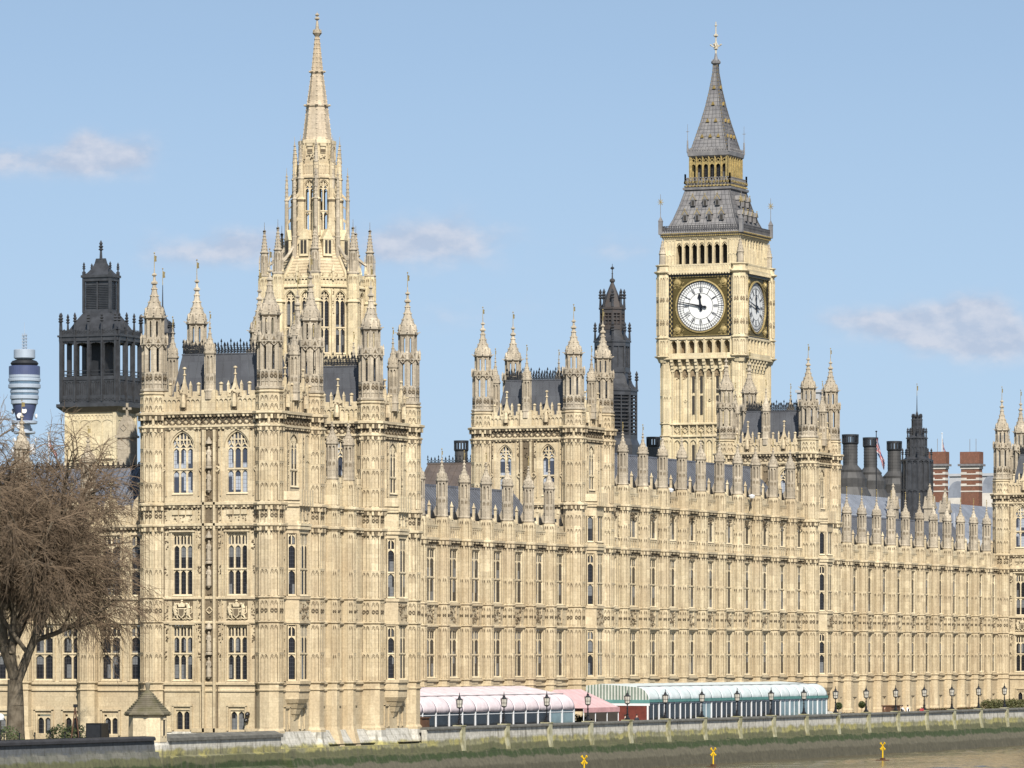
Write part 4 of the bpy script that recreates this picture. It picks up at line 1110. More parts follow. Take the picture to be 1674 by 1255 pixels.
# ------------------------------------------------------------ clock tower
def clock_tower():
    cu, cv = 654.35, 245.3
    z = lambda py: ZP(py, 650, 242)
    root = thing('clock_tower', 'tall yellow stone clock tower with white dials and a pointed grey iron roof', 'clock tower', (cu, cv, 3))
    def four(mb, fn, h):
        for k in range(4):
            mb.push(RZ(R(90*k)) @ T((0, -h, 0))); fn(mb, k); mb.pop()
    Z = lambda q: q - 3
    # --- shaft
    mb = MB(); h = 5.85
    zc0, zg0, zg1, zd0, zd1, zk, zb0, zb1, zr0 = 48.9, 52.3, 54.75, 55.2, 63.45, 64.2, 65.0, 68.4, 69.8
    mb.box(-h+.3, h-.3, -h+.3, h-.3, 0, Z(zg0))
    for sx in (-1, 1):
        for sy in (-1, 1):
            mb.lathe(sx*(h-.75), sy*(h-.75), [(0, 1.0), (Z(zg0), 1.0)])
            for q in (0, 1, 7, 2, 6):
                pass
            facet_panels(mb, sx*(h-.75), sy*(h-.75), 1.0, Z(43.4), Z(zg0)-.3, 2, (Z(47),), (), .08, .07)
            facet_panels(mb, sx*(h-.75), sy*(h-.75), 1.0, Z(25), Z(41), 2, (Z(33),), (), .08, .07)
            for zz in (41.3, 43.0): ring(mb, sx*(h-.75), sy*(h-.75), 1.0, Z(zz), .3, .15)
    n = 7; s = (2*h-3.4)/n
    def shaft_face(m, k):
        y = .3
        for i in range(n+1):
            x = -h+1.7+s*i
            m.box(x-.13, x+.13, y-.32, y+.02, Z(20), Z(zg0)-1.4)
            m.box(x-.05, x+.05, y-.42, y-.3, Z(20), Z(zg0)-1.4)
        for zz in (41.3, 43.0): string(m, -h+1, h-1, Z(zz), y-.3, .2, .3)
        rnd = random.Random(k)
        for i in range(n):
            x = -h+1.7+s*(i+.5)
            m.diamond(x, Z(42.3), .42, y-.02, .1, .16)
            m.arch(x-s/2+.13, x+s/2-.13, Z(40.3), Z(40.9), Z(41.3), y-.25, y, 4)
            m.arch(x-s/2+.13, x+s/2-.13, Z(50.0), Z(50.75), Z(51.1), y-.3, y, 4)
            # corbels under the clock stage
            for j in range(4): m.box(x-s/2-.2, x-s/2+.2, y-.3-.16*(j+1), y, Z(50.3)+j*.45, Z(50.3)+(j+1)*.45+.02)
            m.k = 1; m.prism([(x-s/2+.14, Z(49.6)), (x+s/2-.14, Z(49.6)), (x+s/2-.14, Z(50.6)), (x, Z(51.0)), (x-s/2+.14, Z(50.6))], y-.03, y+.02); m.k = 0; carve(m, x-.4, x+.4, Z(49.2), Z(50.4), y, rnd, .22, 1.4, .2)  # dark panel paints the shade inside each arched niche
            if i in (1, 4): m.diamond(x, Z(46.3), .2, y, .12, .1)
            if i % 2 == 0: m.box(x-s*.1, x+s*.1, y-.1, y, Z(28), Z(49))
        m.box(-h+.6, h-.6, y-1.0, y, Z(52.05), Z(zg0))
    four(mb, shaft_face, h)
    mb.build('shaft', M['clockstone'], root)
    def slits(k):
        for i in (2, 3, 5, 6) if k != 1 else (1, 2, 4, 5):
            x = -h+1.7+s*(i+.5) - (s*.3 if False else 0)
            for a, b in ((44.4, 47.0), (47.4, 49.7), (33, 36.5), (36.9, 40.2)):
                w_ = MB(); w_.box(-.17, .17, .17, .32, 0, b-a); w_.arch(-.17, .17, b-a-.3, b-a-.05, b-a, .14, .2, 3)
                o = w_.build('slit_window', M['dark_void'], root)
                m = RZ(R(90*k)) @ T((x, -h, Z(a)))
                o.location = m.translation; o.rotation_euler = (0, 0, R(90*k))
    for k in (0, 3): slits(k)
    # --- gallery below the dial and the dial stage
    mb = MB(); H = 6.3
    mb.box(-H+1.1, H-1.1, -H+1.1, H-1.1, Z(zg0), Z(zb0))
    for sx in (-1, 1):
        for sy in (-1, 1):
            c = H-.85
            mb.lathe(sx*c, sy*c, [(Z(51.6), .8), (Z(zg0), 1.08), (Z(zb0)+.2, 1.08)])
            facet_panels(mb, sx*c, sy*c, 1.08, Z(zd0)+.2, Z(zd1), 2, (Z(57.6), Z(60.7)), (Z(57), Z(60.2)), .09, .08)
            facet_panels(mb, sx*c, sy*c, 1.08, Z(zg0)+.4, Z(zg1), 2, (), (), .09, .08)
            for zz, hh, p in ((zg0-.1, .4, .3), (zg1+.05, .35, .2), (zk-.4, .55, .35), (zb0-.1, .3, .2)): ring(mb, sx*c, sy*c, 1.08, Z(zz), hh, p)
    hw = H-1.75
    def gal(m, k):
        m.box(-hw, hw, -.15, .9, Z(zg0)-.15, Z(zg0)+.55)
        nn = 7; ss = 2*hw/nn
        for i in range(nn+1):
            x = -hw+ss*i; m.box(x-.2, x+.2, .05, .9, Z(zg0), Z(zg1)); m.box(x-.1, x+.1, -.1, .1, Z(zg0), Z(zg1)+.1)
        for i in range(nn):
            x = -hw+ss*i; m.arch(x+.2, x+ss-.2, Z(zg1)-.75, Z(zg1)-.1, Z(zg1), .1, .9, 5)
        m.box(-hw-.2, hw+.2, -.1, 1, Z(zg1), Z(zg1)+.3)
        m.box(-hw-.2, hw+.2, -.2, 1, Z(zk)-.3, Z(zk)+.15)
        for i in range(22):
            x = -hw+2*hw*(i+.5)/22; m.box(x-.1, x+.1, -.3, 0, Z(zk)-.45, Z(zk)-.15)
        wall_panels(m, -hw, hw, Z(zk)+.2, Z(zb0)+.05, .02, 22); m.box(-hw, hw, 0, .3, Z(zk)+.1, Z(zb0)); m.box(-hw, hw, -.06, .4, Z(zb0)-.02, Z(zb0)+.16)
    four(mb, gal, H)
    mb.build('clock_stage', M['clockstone'], root)
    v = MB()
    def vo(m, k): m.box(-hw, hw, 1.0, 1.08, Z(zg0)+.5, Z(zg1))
    four(v, vo, H); v.build('gallery_recess', M['clock_soot_shade'], root)  # dark sheet behind the arcade, its unlit depth put into the colour
    # --- dials
    def dial(k):
        d = thing('clock_face', None, None) if False else None
        fr = MB()
        w = 4.35; zc = Z((zd0+zd1)/2)+.02; hh = (zd1-zd0)/2
        r = 3.5
        # square bronze frame with the round hole
        seg = 48
        ring_o = []
        for i in range(seg):
            a = 2*math.pi*i/seg; c, s_ = math.cos(a), math.sin(a); q = min(w/abs(c) if abs(c) > 1e-6 else 9e9, hh/abs(s_) if abs(s_) > 1e-6 else 9e9)
            ring_o.append((c*q, s_*q))
        vs = []; fs = []
        for i in range(seg):
            a = 2*math.pi*i/seg; c, s_ = math.cos(a), math.sin(a)
            vs += [(c*(r+.22), .30, zc+s_*(r+.22)), (ring_o[i][0], .30, zc+ring_o[i][1])]
        for i in range(seg):
            j = (i+1) % seg; fs.append((2*i, 2*i+1, 2*j+1, 2*j))
        fr.add(vs, fs)
        f = fr.build('clock_face', M['bronze'], root)
        f.location = (RZ(R(90*k)) @ T((0, -H, 0))).translation; f.rotation_euler = (0, 0, R(90*k))
        g = MB()     # gilded mouldings
        for i in range(seg):
            a0, a1 = 2*math.pi*i/seg, 2*math.pi*(i+1)/seg
            g.add([(math.cos(a0)*r, .12, zc+math.sin(a0)*r), (math.cos(a1)*r, .12, zc+math.sin(a1)*r), (math.cos(a1)*(r+.2), .16, zc+math.sin(a1)*(r+.2)), (math.cos(a0)*(r+.2), .16, zc+math.sin(a0)*(r+.2)),
                   (math.cos(a0)*r, .45, zc+math.sin(a0)*r), (math.cos(a1)*r, .45, zc+math.sin(a1)*r), (math.cos(a1)*(r+.2), .45, zc+math.sin(a1)*(r+.2)), (math.cos(a0)*(r+.2), .45, zc+math.sin(a0)*(r+.2))],
                  [(0, 1, 2, 3), (0, 4, 5, 1), (3, 2, 6, 7)])
        for sx in (-1, 1):
            for sz in (-1, 1):
                cx_, cz_ = sx*(w-.95), zc+sz*(hh-.85)
                g.push(T((cx_, .3, cz_)) @ Matrix.Rotation(R(90), 4, 'X')); g.lathe(0, 0, [(0, .5), (.12, .46), (.16, .3), (.28, .22), (.3, .02)], 12); g.pop()
                rnd = random.Random(k)
                for _ in range(26):
                    x = cx_+rnd.uniform(-.85, .85); zz = cz_+rnd.uniform(-.75, .75)
                    if math.hypot(x, zz-zc) > r+.3 and abs(x) < w-.1 and abs(zz-zc) < hh-.1: g.diamond(x, zz, .12, .3, .07, .08)
        for sx in (-1, 1):
            for i in range(26):
                zz = zc-hh+2*hh*(i+.5)/26
                for j in (0, 1):
                    if (i+j) % 2 == 0: g.box(sx*(w-.16)+j*.18*sx-.09+.0, sx*(w-.16)+j*.18*sx+.09, .02, .1, zz-.14, zz+.14)
        g.box(-w+.3, w-.3, .1, .2, zc-hh+.02, zc-hh+.1); g.box(-w+.3, w-.3, .1, .2, zc+hh-.1, zc+hh-.02)
        g.build('gilt_moulding', M['gold'], f)
        bk = MB(); bk.box(-w-.28, -w+.3, .06, .35, zc-hh, zc+hh); bk.box(w-.3, w+.28, .06, .35, zc-hh, zc+hh); bk.box(-w-.28, w+.28, .08, .35, zc+hh, zc+hh+.3); bk.box(-w-.28, w+.28, .06, .35, zc-hh-.35, zc-hh)
        bk.build('dark_frame', M['black'], f)
        sh = MB()
        for i in range(7): x = -w+2*w*(i+.5)/7; sh.box(x-.45, x+.45, .02, .1, zc+hh+.35, zc+hh+.75)
        sh.build('shield_band', M['sage'], f)
        di = MB(); di.push(T((0, .42, zc)) @ Matrix.Rotation(R(90), 4, 'X')); di.lathe(0, 0, [(0, r+.1), (.04, r+.1)], 64); di.pop()
        dl = di.build('dial', M['opal'], f)
        nm = MB()
        def ringf(r0, r1, y0=.355, y1=.385, sg=64):
            for i in range(sg):
                a0, a1 = 2*math.pi*i/sg, 2*math.pi*(i+1)/sg
                nm.add([(math.cos(a)*rr, yy, zc+math.sin(a)*rr) for yy in (y0, y1) for a, rr in ((a0, r0), (a1, r0), (a1, r1), (a0, r1))], [(0, 1, 2, 3), (4, 7, 6, 5), (0, 4, 5, 1), (3, 2, 6, 7)])
        ringf(1.76, 1.82); ringf(2.58, 2.64); ringf(3.02, 3.06); ringf(3.36, 3.5)
        for i in range(60):
            a = math.pi*2*i/60
            nm.push(T((0, 0, zc)) @ Matrix.Rotation(a, 4, 'Y')); w_ = .05 if i % 5 == 0 else .02
            nm.box(-w_, w_, .355, .385, 1.8 if i % 5 == 0 else 2.62, 3.4)
            nm.pop()
        for i in range(120):
            a = math.pi*2*(i+.5)/120; nm.push(T((0, 0, zc)) @ Matrix.Rotation(a, 4, 'Y')); nm.box(-.05, .05, .36, .384, 3.12, 3.2); nm.pop()
        ROM = ['XII', 'I', 'II', 'III', 'IV', 'V', 'VI', 'VII', 'VIII', 'IX', 'X', 'XI']
        wid = {'I': .15, 'V': .3, 'X': .3}
        for i, t in enumerate(ROM):
            nm.push(T((0, 0, zc)) @ Matrix.Rotation(math.pi*2*i/12, 4, 'Y'))
            tw = sum(wid[c] for c in t); x = -tw/2; z0, z1 = 1.92, 2.5
            for c in t:
                w_ = wid[c]; xa, xb, xm = x+.03, x+w_-.03, x+w_/2
                if c == 'I': nm.box(xm-.035, xm+.035, .35, .385, z0, z1)
                elif c == 'V': nm.bar(xa, z1, xm, z0, .07, .35, .385); nm.bar(xb, z1, xm, z0, .04, .351, .386)
                else: nm.bar(xa, z1, xb, z0, .07, .35, .385); nm.bar(xb, z1, xa, z0, .04, .351, .386)
                x += w_
            nm.pop()
        nm.build('numerals', M['dialblack'], dl)
        def hand(name, ang, L, w0, w1, tail, spade, y):
            hm = MB(); hm.push(T((0, 0, zc)) @ Matrix.Rotation(ang, 4, 'Y'))
            hm.prism([(-w0, 0), (w0, 0), (w1, L), (-w1, L)], y, y+.06)
            hm.prism([(-w0*.8, -tail*.3), (-w0*1.6, -tail*.75), (0, -tail), (w0*1.6, -tail*.75), (w0*.8, -tail*.3), (w0, 0), (-w0, 0)], y+.001, y+.059)
            if spade: hm.prism([(-.12, L-.75), (.12, L-.75), (.3, L-.5), (0, L+.1), (-.3, L-.5)], y-.01, y+.05)
            hm.push(T((0, y+.03, 0)) @ Matrix.Rotation(R(90), 4, 'X')); hm.lathe(0, 0, [(-.06, .28), (.06, .28)], 16); hm.pop(); hm.pop()
            hm.build(name, M['handblue'], dl)
        hand('hour_hand', R(-6.5), 1.75, .14, .1, .75, True, .22)
        hand('minute_hand', R(-78), 3.35, .12, .04, 1.0, False, .12)
    M['sage'] = plain('sage_paint', (.20, .25, .16), .6)
    M['opal'] = plain('opal_glass', (.80, .80, .78), .35, 0, .06, 1.5)
    M['dialblack'] = plain('dial_ironwork', (.05, .055, .07), .5)
    M['handblue'] = plain('hand_metal', (.010, .012, .020), .4)
    for k in (0, 3): dial(k)
    # --- belfry
    mb = MB(); B = 5.6
    for sx in (-1, 1):
        for sy in (-1, 1):
            mb.box(sx*B-(1.7 if sx > 0 else 0), sx*B+(1.7 if sx < 0 else 0), sy*B-(1.7 if sy > 0 else 0), sy*B+(1.7 if sy < 0 else 0), Z(zb0)-.4, Z(zr0)-1.0)
    bw = B-1.7
    def bel(m, k):
        nn = 7; ss = 2*bw/nn
        for i in range(nn+1): x = -bw+ss*i; m.box(x-.14, x+.14, 0, .6, Z(zb0)-.2, Z(zb1)+.2); m.box(x-.08, x+.08, -.12, .1, Z(zb0)-.2, Z(zb1)+.3)
        for i in range(nn):
            x = -bw+ss*i; m.arch(x+.14, x+ss-.14, Z(zb1)-.9, Z(zb1)-.15, Z(zb1)+.3, .05, .5, 5); m.diamond(x+ss/2, Z(zb1)-.05, .2, .12, .06, .06)
            m.bar(x+.18, Z(zb1)-.75, x+ss/2, Z(zb1)-.3, .07, .1, .2); m.bar(x+ss-.18, Z(zb1)-.75, x+ss/2, Z(zb1)-.3, .07, .1, .2)
        m.box(-B, B, -.1, .6, Z(zb1)+.25, Z(zr0)-1.0); m.box(-B-.1, B+.1, -.2, .3, Z(zr0)-1.0, Z(zr0)-.8)
        wall_panels(m, -B+.1, -bw, Z(zb0), Z(zb1)+.2, 0, 3, (Z(66.6),)); wall_panels(m, bw, B-.1, Z(zb0), Z(zb1)+.2, 0, 3, (Z(66.6),))
    four(mb, bel, B); mb.build('belfry', M['clockstone'], root)
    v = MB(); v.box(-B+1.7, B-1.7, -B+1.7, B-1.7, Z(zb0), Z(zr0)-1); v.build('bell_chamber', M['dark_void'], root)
    for sx in (-1, 1):
        for sy in (-1, 1):
            p = MB(); c = H-.55
            p.lathe(sx*c, sy*c, [(Z(zb0), .42), (Z(66.6), .4), (Z(66.7), .5), (Z(66.9), .4), (Z(68.6), .06)], 8); crockets(p, sx*c, sy*c, [(Z(66.9), .4), (Z(68.6), .06)], .4, .08)
            p.tube((sx*c, sy*c, Z(68.5)), (sx*c, sy*c, Z(69.4)), .04, None, 5)
            p.build('pinnacle', M['wstone'], root)
    # --- iron roof
    r = MB()
    def sq(prof, mbx):
        mbx.lathe(0, 0, prof, 4, math.pi/4)
    sq([(Z(zr0)-.85, 5.75), (Z(zr0)-.5, 6.0), (Z(zr0)-.3, 6.05), (Z(zr0), 5.8), (Z(70.2), 5.2), (Z(71.6), 4.55), (Z(73.5), 3.9), (Z(75.6), 3.3)], r)
    sq([(Z(75.6), 3.3), (Z(75.7), 3.55), (Z(76.0), 3.6), (Z(76.05), 3.3)], r)
    lr = r.build('lower_roof', M['lead'], root)
    def roof_tiles(prof, step, name, par):
        t = MB(); tm = M['lead']
        for k in range(4):
            t.push(RZ(R(90*k)))
            for (z0, a0), (z1, a1) in zip(prof, prof[1:]):
                L = math.hypot(z1-z0, a0-a1)
                nrow = max(1, int(L/step))
                for j in range(1, nrow+1):
                    q = j/nrow; z = z0+(z1-z0)*q; a = a0+(a1-a0)*q
                    t.box(-a, a, -a-.03, -a+.05, z-.04, z)
                nc = max(1, int(2*a0/.6))
                for i in range(nc):
                    f = -1+2*(i+.5)/nc
                    t.add([(f*a0-.03, -a0-.05, z0), (f*a0+.03, -a0-.05, z0), (f*a1+.03, -a1-.05, z1), (f*a1-.03, -a1-.05, z1), (f*a0, -a0+.02, z0), (f*a1, -a1+.02, z1)], [(0, 1, 2, 3), (0, 3, 5, 4), (1, 4, 5, 2)])
            t.pop()
        for k in range(4):
            t.push(RZ(R(90*k)))
            for (z0, a0), (z1, a1) in zip(prof, prof[1:]): t.tube((-a0, -a0, z0), (-a1, -a1, z1), .1, .09, 5)
            t.pop()
        t.build(name, M['leadroll'], par)
    roof_tiles([(Z(70.2), 5.2), (Z(71.6), 4.55), (Z(73.5), 3.9), (Z(75.6), 3.3)], .55, 'roof_rolls', lr)
    br = MB()       # cast parapet round the roof foot and its gold beading
    def para(m, k):
        for i in range(34):
            x = -5.9+11.8*(i+.5)/34; m.box(x-.06, x+.06, -.05, .05, Z(zr0)-.1, Z(zr0)+.75); m.diamond(x, Z(zr0)+.4, .15, -.03, .05, .04)
        m.box(-5.95, 5.95, -.05, .05, Z(zr0)+.68, Z(zr0)+.76)
    four(br, para, 5.9); br.build('roof_parapet', M['leadroll'], lr)
    gd = MB()
    def gb(m, k):
        for i in range(40): x = -5.9+11.8*(i+.5)/40; m.box(x-.07, x+.07, -.06, .05, Z(zr0)-.78, Z(zr0)-.62); m.diamond(x, Z(zr0)-.35, .1, -.14, .05, .05)
    gd.lathe(0, 0, [(Z(zr0)-.74, 5.9), (Z(zr0)-.72, 6.02), (Z(zr0)-.68, 6.02), (Z(zr0)-.66, 5.9)], 4, math.pi/4); gd.lathe(0, 0, [(Z(zr0)-.37, 5.9), (Z(zr0)-.36, 6.1), (Z(zr0)-.34, 6.1), (Z(zr0)-.33, 5.9)], 4, math.pi/4)
    four(gd, gb, 5.98); gd.build('gilt_beading', M['gold'], lr)
    for k in (0, 3):
        for (zz, xs, a) in ((71.3, (-2.7, -.9, .9, 2.7), 4.68), (73.4, (-1.8, 0, 1.8), 3.95)):
            for x in xs:
                d = MB(); d.box(-.3, .3, -.35, .6, 0, .8); d.prism([(-.42, .8), (.42, .8), (0, 1.45)], -.42, .5)
                o = d.build('dormer', M['lead'], lr); m = RZ(R(90*k)) @ T((x, -a, Z(zz))); o.location = m.translation; o.rotation_euler = (0, 0, R(90*k))
                q = MB(); q.box(-.2, .2, -.38, -.3, .05, .7); q.build('opening', M['dark_void'], o)
                q = MB(); q.bar(-.42, .8, 0, 1.45, .08, -.46, -.4); q.bar(.42, .8, 0, 1.45, .08, -.46, -.4); knob(q, 0, -.4, 1.6, .1); q.build('gilt_gable', M['gold'], o)
    # --- gilded lantern (Ayrton light stage)
    gl = MB(); A = 2.75
    nn = 6; ss = 2*A/nn
    def lan(m, k):
        for i in range(nn+1): x = -A+ss*i; m.box(x-.12, x+.12, -.05, .25, Z(76.9), Z(80.2)); m.box(x-.05, x+.05, -.2, -.05, Z(76.9), Z(80.4))
        for i in range(nn):
            x = -A+ss*i; m.arch(x+.12, x+ss-.12, Z(78.9), Z(79.3), Z(79.5), 0, .2, 4); m.diamond(x+ss/2, Z(79.8), .28, .1, .09, .1)
        m.box(-A, A, -.02, .2, Z(79.45), Z(79.55))
    four(gl, lan, A); gl.build('gilded_lantern', M['gold'], root)
    v = MB(); v.box(-A+.5, A-.5, -A+.5, A-.5, Z(76.4), Z(80.2)); v.build('lantern_glass', M['glass'], root)
    gal = MB(); sq([(Z(76.05), 3.2), (Z(76.5), 3.3), (Z(76.6), 3.2)], gal)
    def rail(m, k):
        for i in range(17): x = -3.3+6.6*i/16; m.box(x-.05, x+.05, -.05, .05, Z(76.5), Z(77.4)); m.diamond(x, Z(77.0), .16, 0, .05, .04)
        m.box(-3.35, 3.35, -.05, .05, Z(77.3), Z(77.4))
        for x in (-3.3, 3.3): m.box(x-.1, x+.1, -.1, .1, Z(76.5), Z(77.9)); 
    four(gal, rail, 3.3); gal.build('gallery_rail', M['lead'], root)
    gg = MB()
    def gr(m, k):
        for i in range(13): x = -3.3+6.6*(i+.5)/13; m.diamond(x, Z(76.75), .16, -.08, .08, .06); m.box(x-.1, x+.1, -.12, 0, Z(76.1), Z(76.35))
    gg.box(-3.45, 3.45, -3.45, 3.45, Z(76.2), Z(76.26)); four(gg, gr, 3.42); gg.build('gilt_beading', M['gold'], root)
    sp = MB(); SP = [(Z(81.2), 2.75), (Z(81.7), 2.55), (Z(83.2), 2.15), (Z(85.2), 1.62), (Z(87.5), 1.08), (Z(89.8), .66), (Z(92.2), .32), (Z(93.4), .26)]
    sq([(Z(80.2), 2.8), (Z(80.45), 3.05), (Z(81.0), 3.1), (Z(81.2), 2.75)] + SP[1:], sp)
    so = sp.build('spire', M['lead'], root)
    roof_tiles(SP, .5, 'roof_rolls', so)
    cr_ = MB()
    def crf(m, k):
        for i in range(17): x = -3.0+6.0*i/16; m.box(x-.04, x+.04, -.04, .04, Z(80.9), Z(81.55)); m.diamond(x, Z(81.3), .14, 0, .05, .03)
        for x in (-3.05, 3.05): m.tube((x, 0, Z(80.9)), (x, 0, Z(82.6)), .14, .1, 6); m.tube((x, 0, Z(82.6)), (x, 0, Z(84.9)), .04, .02, 5); m.box(x-.25, x+.25, -.02, .02, Z(83.8), Z(83.86))
    four(cr_, crf, 3.05); cr_.build('cresting', M['lead'], so)
    def lg(m, k):
        for (zz, xs, a) in ((83.0, (-1.2, 0, 1.2), 2.2), (85.2, (-.6, .6), 1.62), (87.6, (0,), 1.07), (89.9, (0,), .65)):
            for x in xs:
                g3 = MB(); g3.prism([(x-.24, Z(zz)), (x+.24, Z(zz)), (x, Z(zz)+.5)], -a-.2, -a+.25); o = g3.build('lucarne', M['giltlead'], so); o.rotation_euler = (0, 0, R(90*k))
    for k in (0, 1, 3): lg(None, k)
    hb = MB()
    for k in range(4):
        hb.push(RZ(R(90*k))); crockets(hb, 0, 0, [], 1, 1)
        for (z0, a0), (z1, a1) in zip(SP, SP[1:]):
            n_ = max(1, int((z1-z0)/.45))
            for j in range(n_): t = (j+.5)/n_; zz = z0+(z1-z0)*t; a = a0+(a1-a0)*t; hb.box(-a-.08, -a+.04, -a-.08, -a+.04, zz-.08, zz+.1)
        hb.pop()
    hb.build('gilt_crocketing', M['giltlead'], so)
    fn = MB()
    fn.lathe(0, 0, [(Z(93.2), .26), (Z(93.5), .6), (Z(93.75), .62), (Z(93.9), .3), (Z(94.4), .2), (Z(94.9), .12)], 8); spikes(fn, .5, Z(93.6), .5, .05)
    fn.build('crown', M['lead'], so)
    f2 = MB(); f2.tube((0, 0, Z(94.8)), (0, 0, Z(99.3)), .13, .07, 6); knob(f2, 0, 0, Z(98.8), .17); knob(f2, 0, 0, Z(95.6), .28); knob(f2, 0, 0, Z(97.4), .3)
    for a in range(4):
        an = R(90*a); f2.tube((0, 0, Z(95.7)), (math.cos(an)*.7, math.sin(an)*.7, Z(96.0)), .1, .08, 5); knob(f2, math.cos(an)*.75, math.sin(an)*.75, Z(96.1), .14)
        f2.tube((math.cos(an)*.35, math.sin(an)*.35, Z(95.8)), (0, 0, Z(96.7)), .06, .04, 5)
    f2.build('finial', M['palegilt'], so)
    for sx in (-1, 1):
        for sy in (-1, 1):
            w_ = MB(); w_.box(sx*5.95-.25, sx*5.95+.25, sy*5.95-.25, sy*5.95+.25, Z(zr0)-.4, Z(71.2)); w_.frustum(sx*5.95-.3, sx*5.95+.3, sy*5.95-.3, sy*5.95+.3, Z(71.2), sx*5.95-.03, sx*5.95+.03, sy*5.95-.03, sy*5.95+.03, Z(71.9))
            w_.tube((sx*5.95, sy*5.95, Z(71.7)), (sx*5.95, sy*5.95, Z(75.0)), .05, .03, 5)
            w_.build('corner_finial', M['lead'], lr)
            g4 = MB(); 
            for an in range(0, 360, 45): g4.bar(0, 0, .5*math.cos(R(an)), .5*math.sin(R(an)), .08, -.03, .03)
            o = g4.build('gilt_star', M['gold'], lr); o.location = (sx*5.95, sy*5.95, Z(73.9)); o.rotation_euler = (0, 0, R(-30))
M['leadroll'] = plain('dark_lead', (.12, .118, .12), .55, .1, .3, 1.2, .4, (.075, .073, .078))
M['giltlead'] = plain('part_gilded_lead', (.42, .30, .10), .45, .4, .4, 4)
M['palegilt'] = plain('pale_gilding', (.62, .55, .42), .5, .2, .2, 4)
clock_tower()

# ------------------------------------------------------------ central octagonal tower and spire
def central_tower():
    cu, cv = 514.6, VU(518.5, 514.6)
    z = lambda py: ZP(py, cu, cv) - 20
    root = thing('octagonal_tower', 'tall stone central tower with open lantern and slender crocketed spire', 'tower', (cu, cv, 20))
    st = M['clockstone']; mb = MB()
    a1 = 5.1; zb = z(600); zt1 = z(478); zp = z(463)
    def win_face(m, a, x, w, z0, z1, rise): pass
    mb.lathe(0, 0, [(0, a1), (zb, a1)])
    def oct_stage(m, a, z0, z1, ws, wz0, wz1, rise, th=.5):
        w = a*.414
        for q in range(8):
            m.push(RZ(R(45*q)) @ T((0, -a, 0)))
            wall(m, -w, w, z0, z1, 0, th, [(x-hw, x+hw, wz0, wz1) for x, hw in ws])
            for x, hw in ws:
                m.arch(x-hw, x+hw, wz1-rise, wz1-.02, wz1, .01, th*.6, 6)
                m.arch(x-hw-.12, x+hw+.12, wz1-rise, wz1+.1, wz1+.13, -.08, .02, 6)
            m.pop()
    ws1 = ((-.95, .62), (.95, .62))
    oct_stage(mb, a1, zb, zp, ws1, z(582), z(480), 1.0)
    for q in range(8):
        mb.push(RZ(R(45*q)) @ T((0, -a1, 0)))
        w = a1*.414
        string(mb, -w, w, z(474), 0, .2, .3); wall_panels(mb, -w, w, z(468), z(459), 0, 10); mb.box(-w, w, -.1, .3, z(459), z(457))
        for i in range(5): x = -w+2*w*(i+.5)/5; mb.box(x-.28, x+.28, -.06, .25, z(457), z(452))
        mb.pop()
    for q in range(8):       # canopied panels, small pinnacles and soot between the great windows
        mb.push(RZ(R(45*q)) @ T((0, -a1, 0))); w = a1*.414; rn = random.Random(q)
        for x in (-w+.25, 0, w-.25):
            mb.box(x-.16, x+.16, -.2, .02, zb, z(478)); carve(mb, x-.16, x+.16, z(520), z(480), -.2, rn, .2, 1.2, .14); mb.box(x-.12, x+.12, -.25, .02, z(463), z(448)); mb.frustum(x-.18, x+.18, -.3, .05, z(448), x-.02, x+.02, -.14, -.1, z(436))
        carve(mb, -w, w, z(478), z(472), 0, rn, .22, 1.4, .2)
        mb.pop()
    # corner buttresses with pinnacles
    for q in range(8):
        an = R(22.5+45*q); r = a1/math.cos(math.pi/8)+.45; x, y = math.cos(an)*r, math.sin(an)*r
        mb.lathe(x, y, [(0, .7), (z(500), .66), (z(498), .8), (z(494), .62), (z(452), .6)], 8); facet_panels(mb, x, y, .62, z(560), z(502), 2, (), (), .06, .06); facet_panels(mb, x, y, .6, z(492), z(455), 2, (), (), .06, .06)
    mb.build('lower_stage', st, root)
    for q in range(8):
        an = R(22.5+45*q); r = a1/math.cos(math.pi/8)+.45; x, y = math.cos(an)*r, math.sin(an)*r
        p = MB(); b0 = z(453); p.lathe(0, 0, [(0, .62), (.15, .68), (.35, .4), (2.6, .36), (2.75, .5), (2.95, .34), (5.2, .07)], 8); facet_panels(p, 0, 0, .37, .4, 2.5, 2, (), (), .05, .05)
        crockets(p, 0, 0, [(2.95, .34), (5.2, .07)], .34, .09)
        for e in range(4): p.push(RZ(R(22.5+90*e))); p.box(.5, .62, -.06, .06, 0, 1.6); p.frustum(.47, .65, -.09, .09, 1.6, .55, .57, -.01, .01, 2.5); p.pop(); knob(p, 0, 0, 5.2, .18); p.tube((0, 0, 5.1), (0, 0, 6.2), .04, .02, 5)
        o = p.build('pinnacle', M['wstone'], root); o.location = (x, y, b0)
        # thin flying stay to the upper stage
        s_ = MB(); r2 = 3.35; x2, y2 = math.cos(an)*r2, math.sin(an)*r2
        for i in range(6):
            t0, t1 = i/6, (i+1)/6
            f = lambda t: (x+(x2-x)*t, y+(y2-y)*t, b0+1.2+(z(400)-b0-1.2)*(t**1.6))
            s_.tube(f(t0), f(t1), .2, .18, 5)
        s_.build('flying_buttress', M['wstone'], root)
    wproto = window(1.24, z(480)-z(582), 2, ((z(480)-z(582))*.42,), 1.0, mull=.14, deep=.4)
    for q in range(8):
        for x, hw in ws1:
            m = RZ(R(45*q)) @ T((x, -a1+.02, z(582))); inst(wproto, root, m.translation, R(45*q))
    # stone roof drawn in to the lantern
    mb = MB(); a2 = 2.12
    prof = [(z(464), a1-.5), (z(455), 4.5), (z(420), 3.25), (z(388), 2.45), (z(382), a2+.25), (z(379), a2+.2)]
    mb.lathe(0, 0, prof)
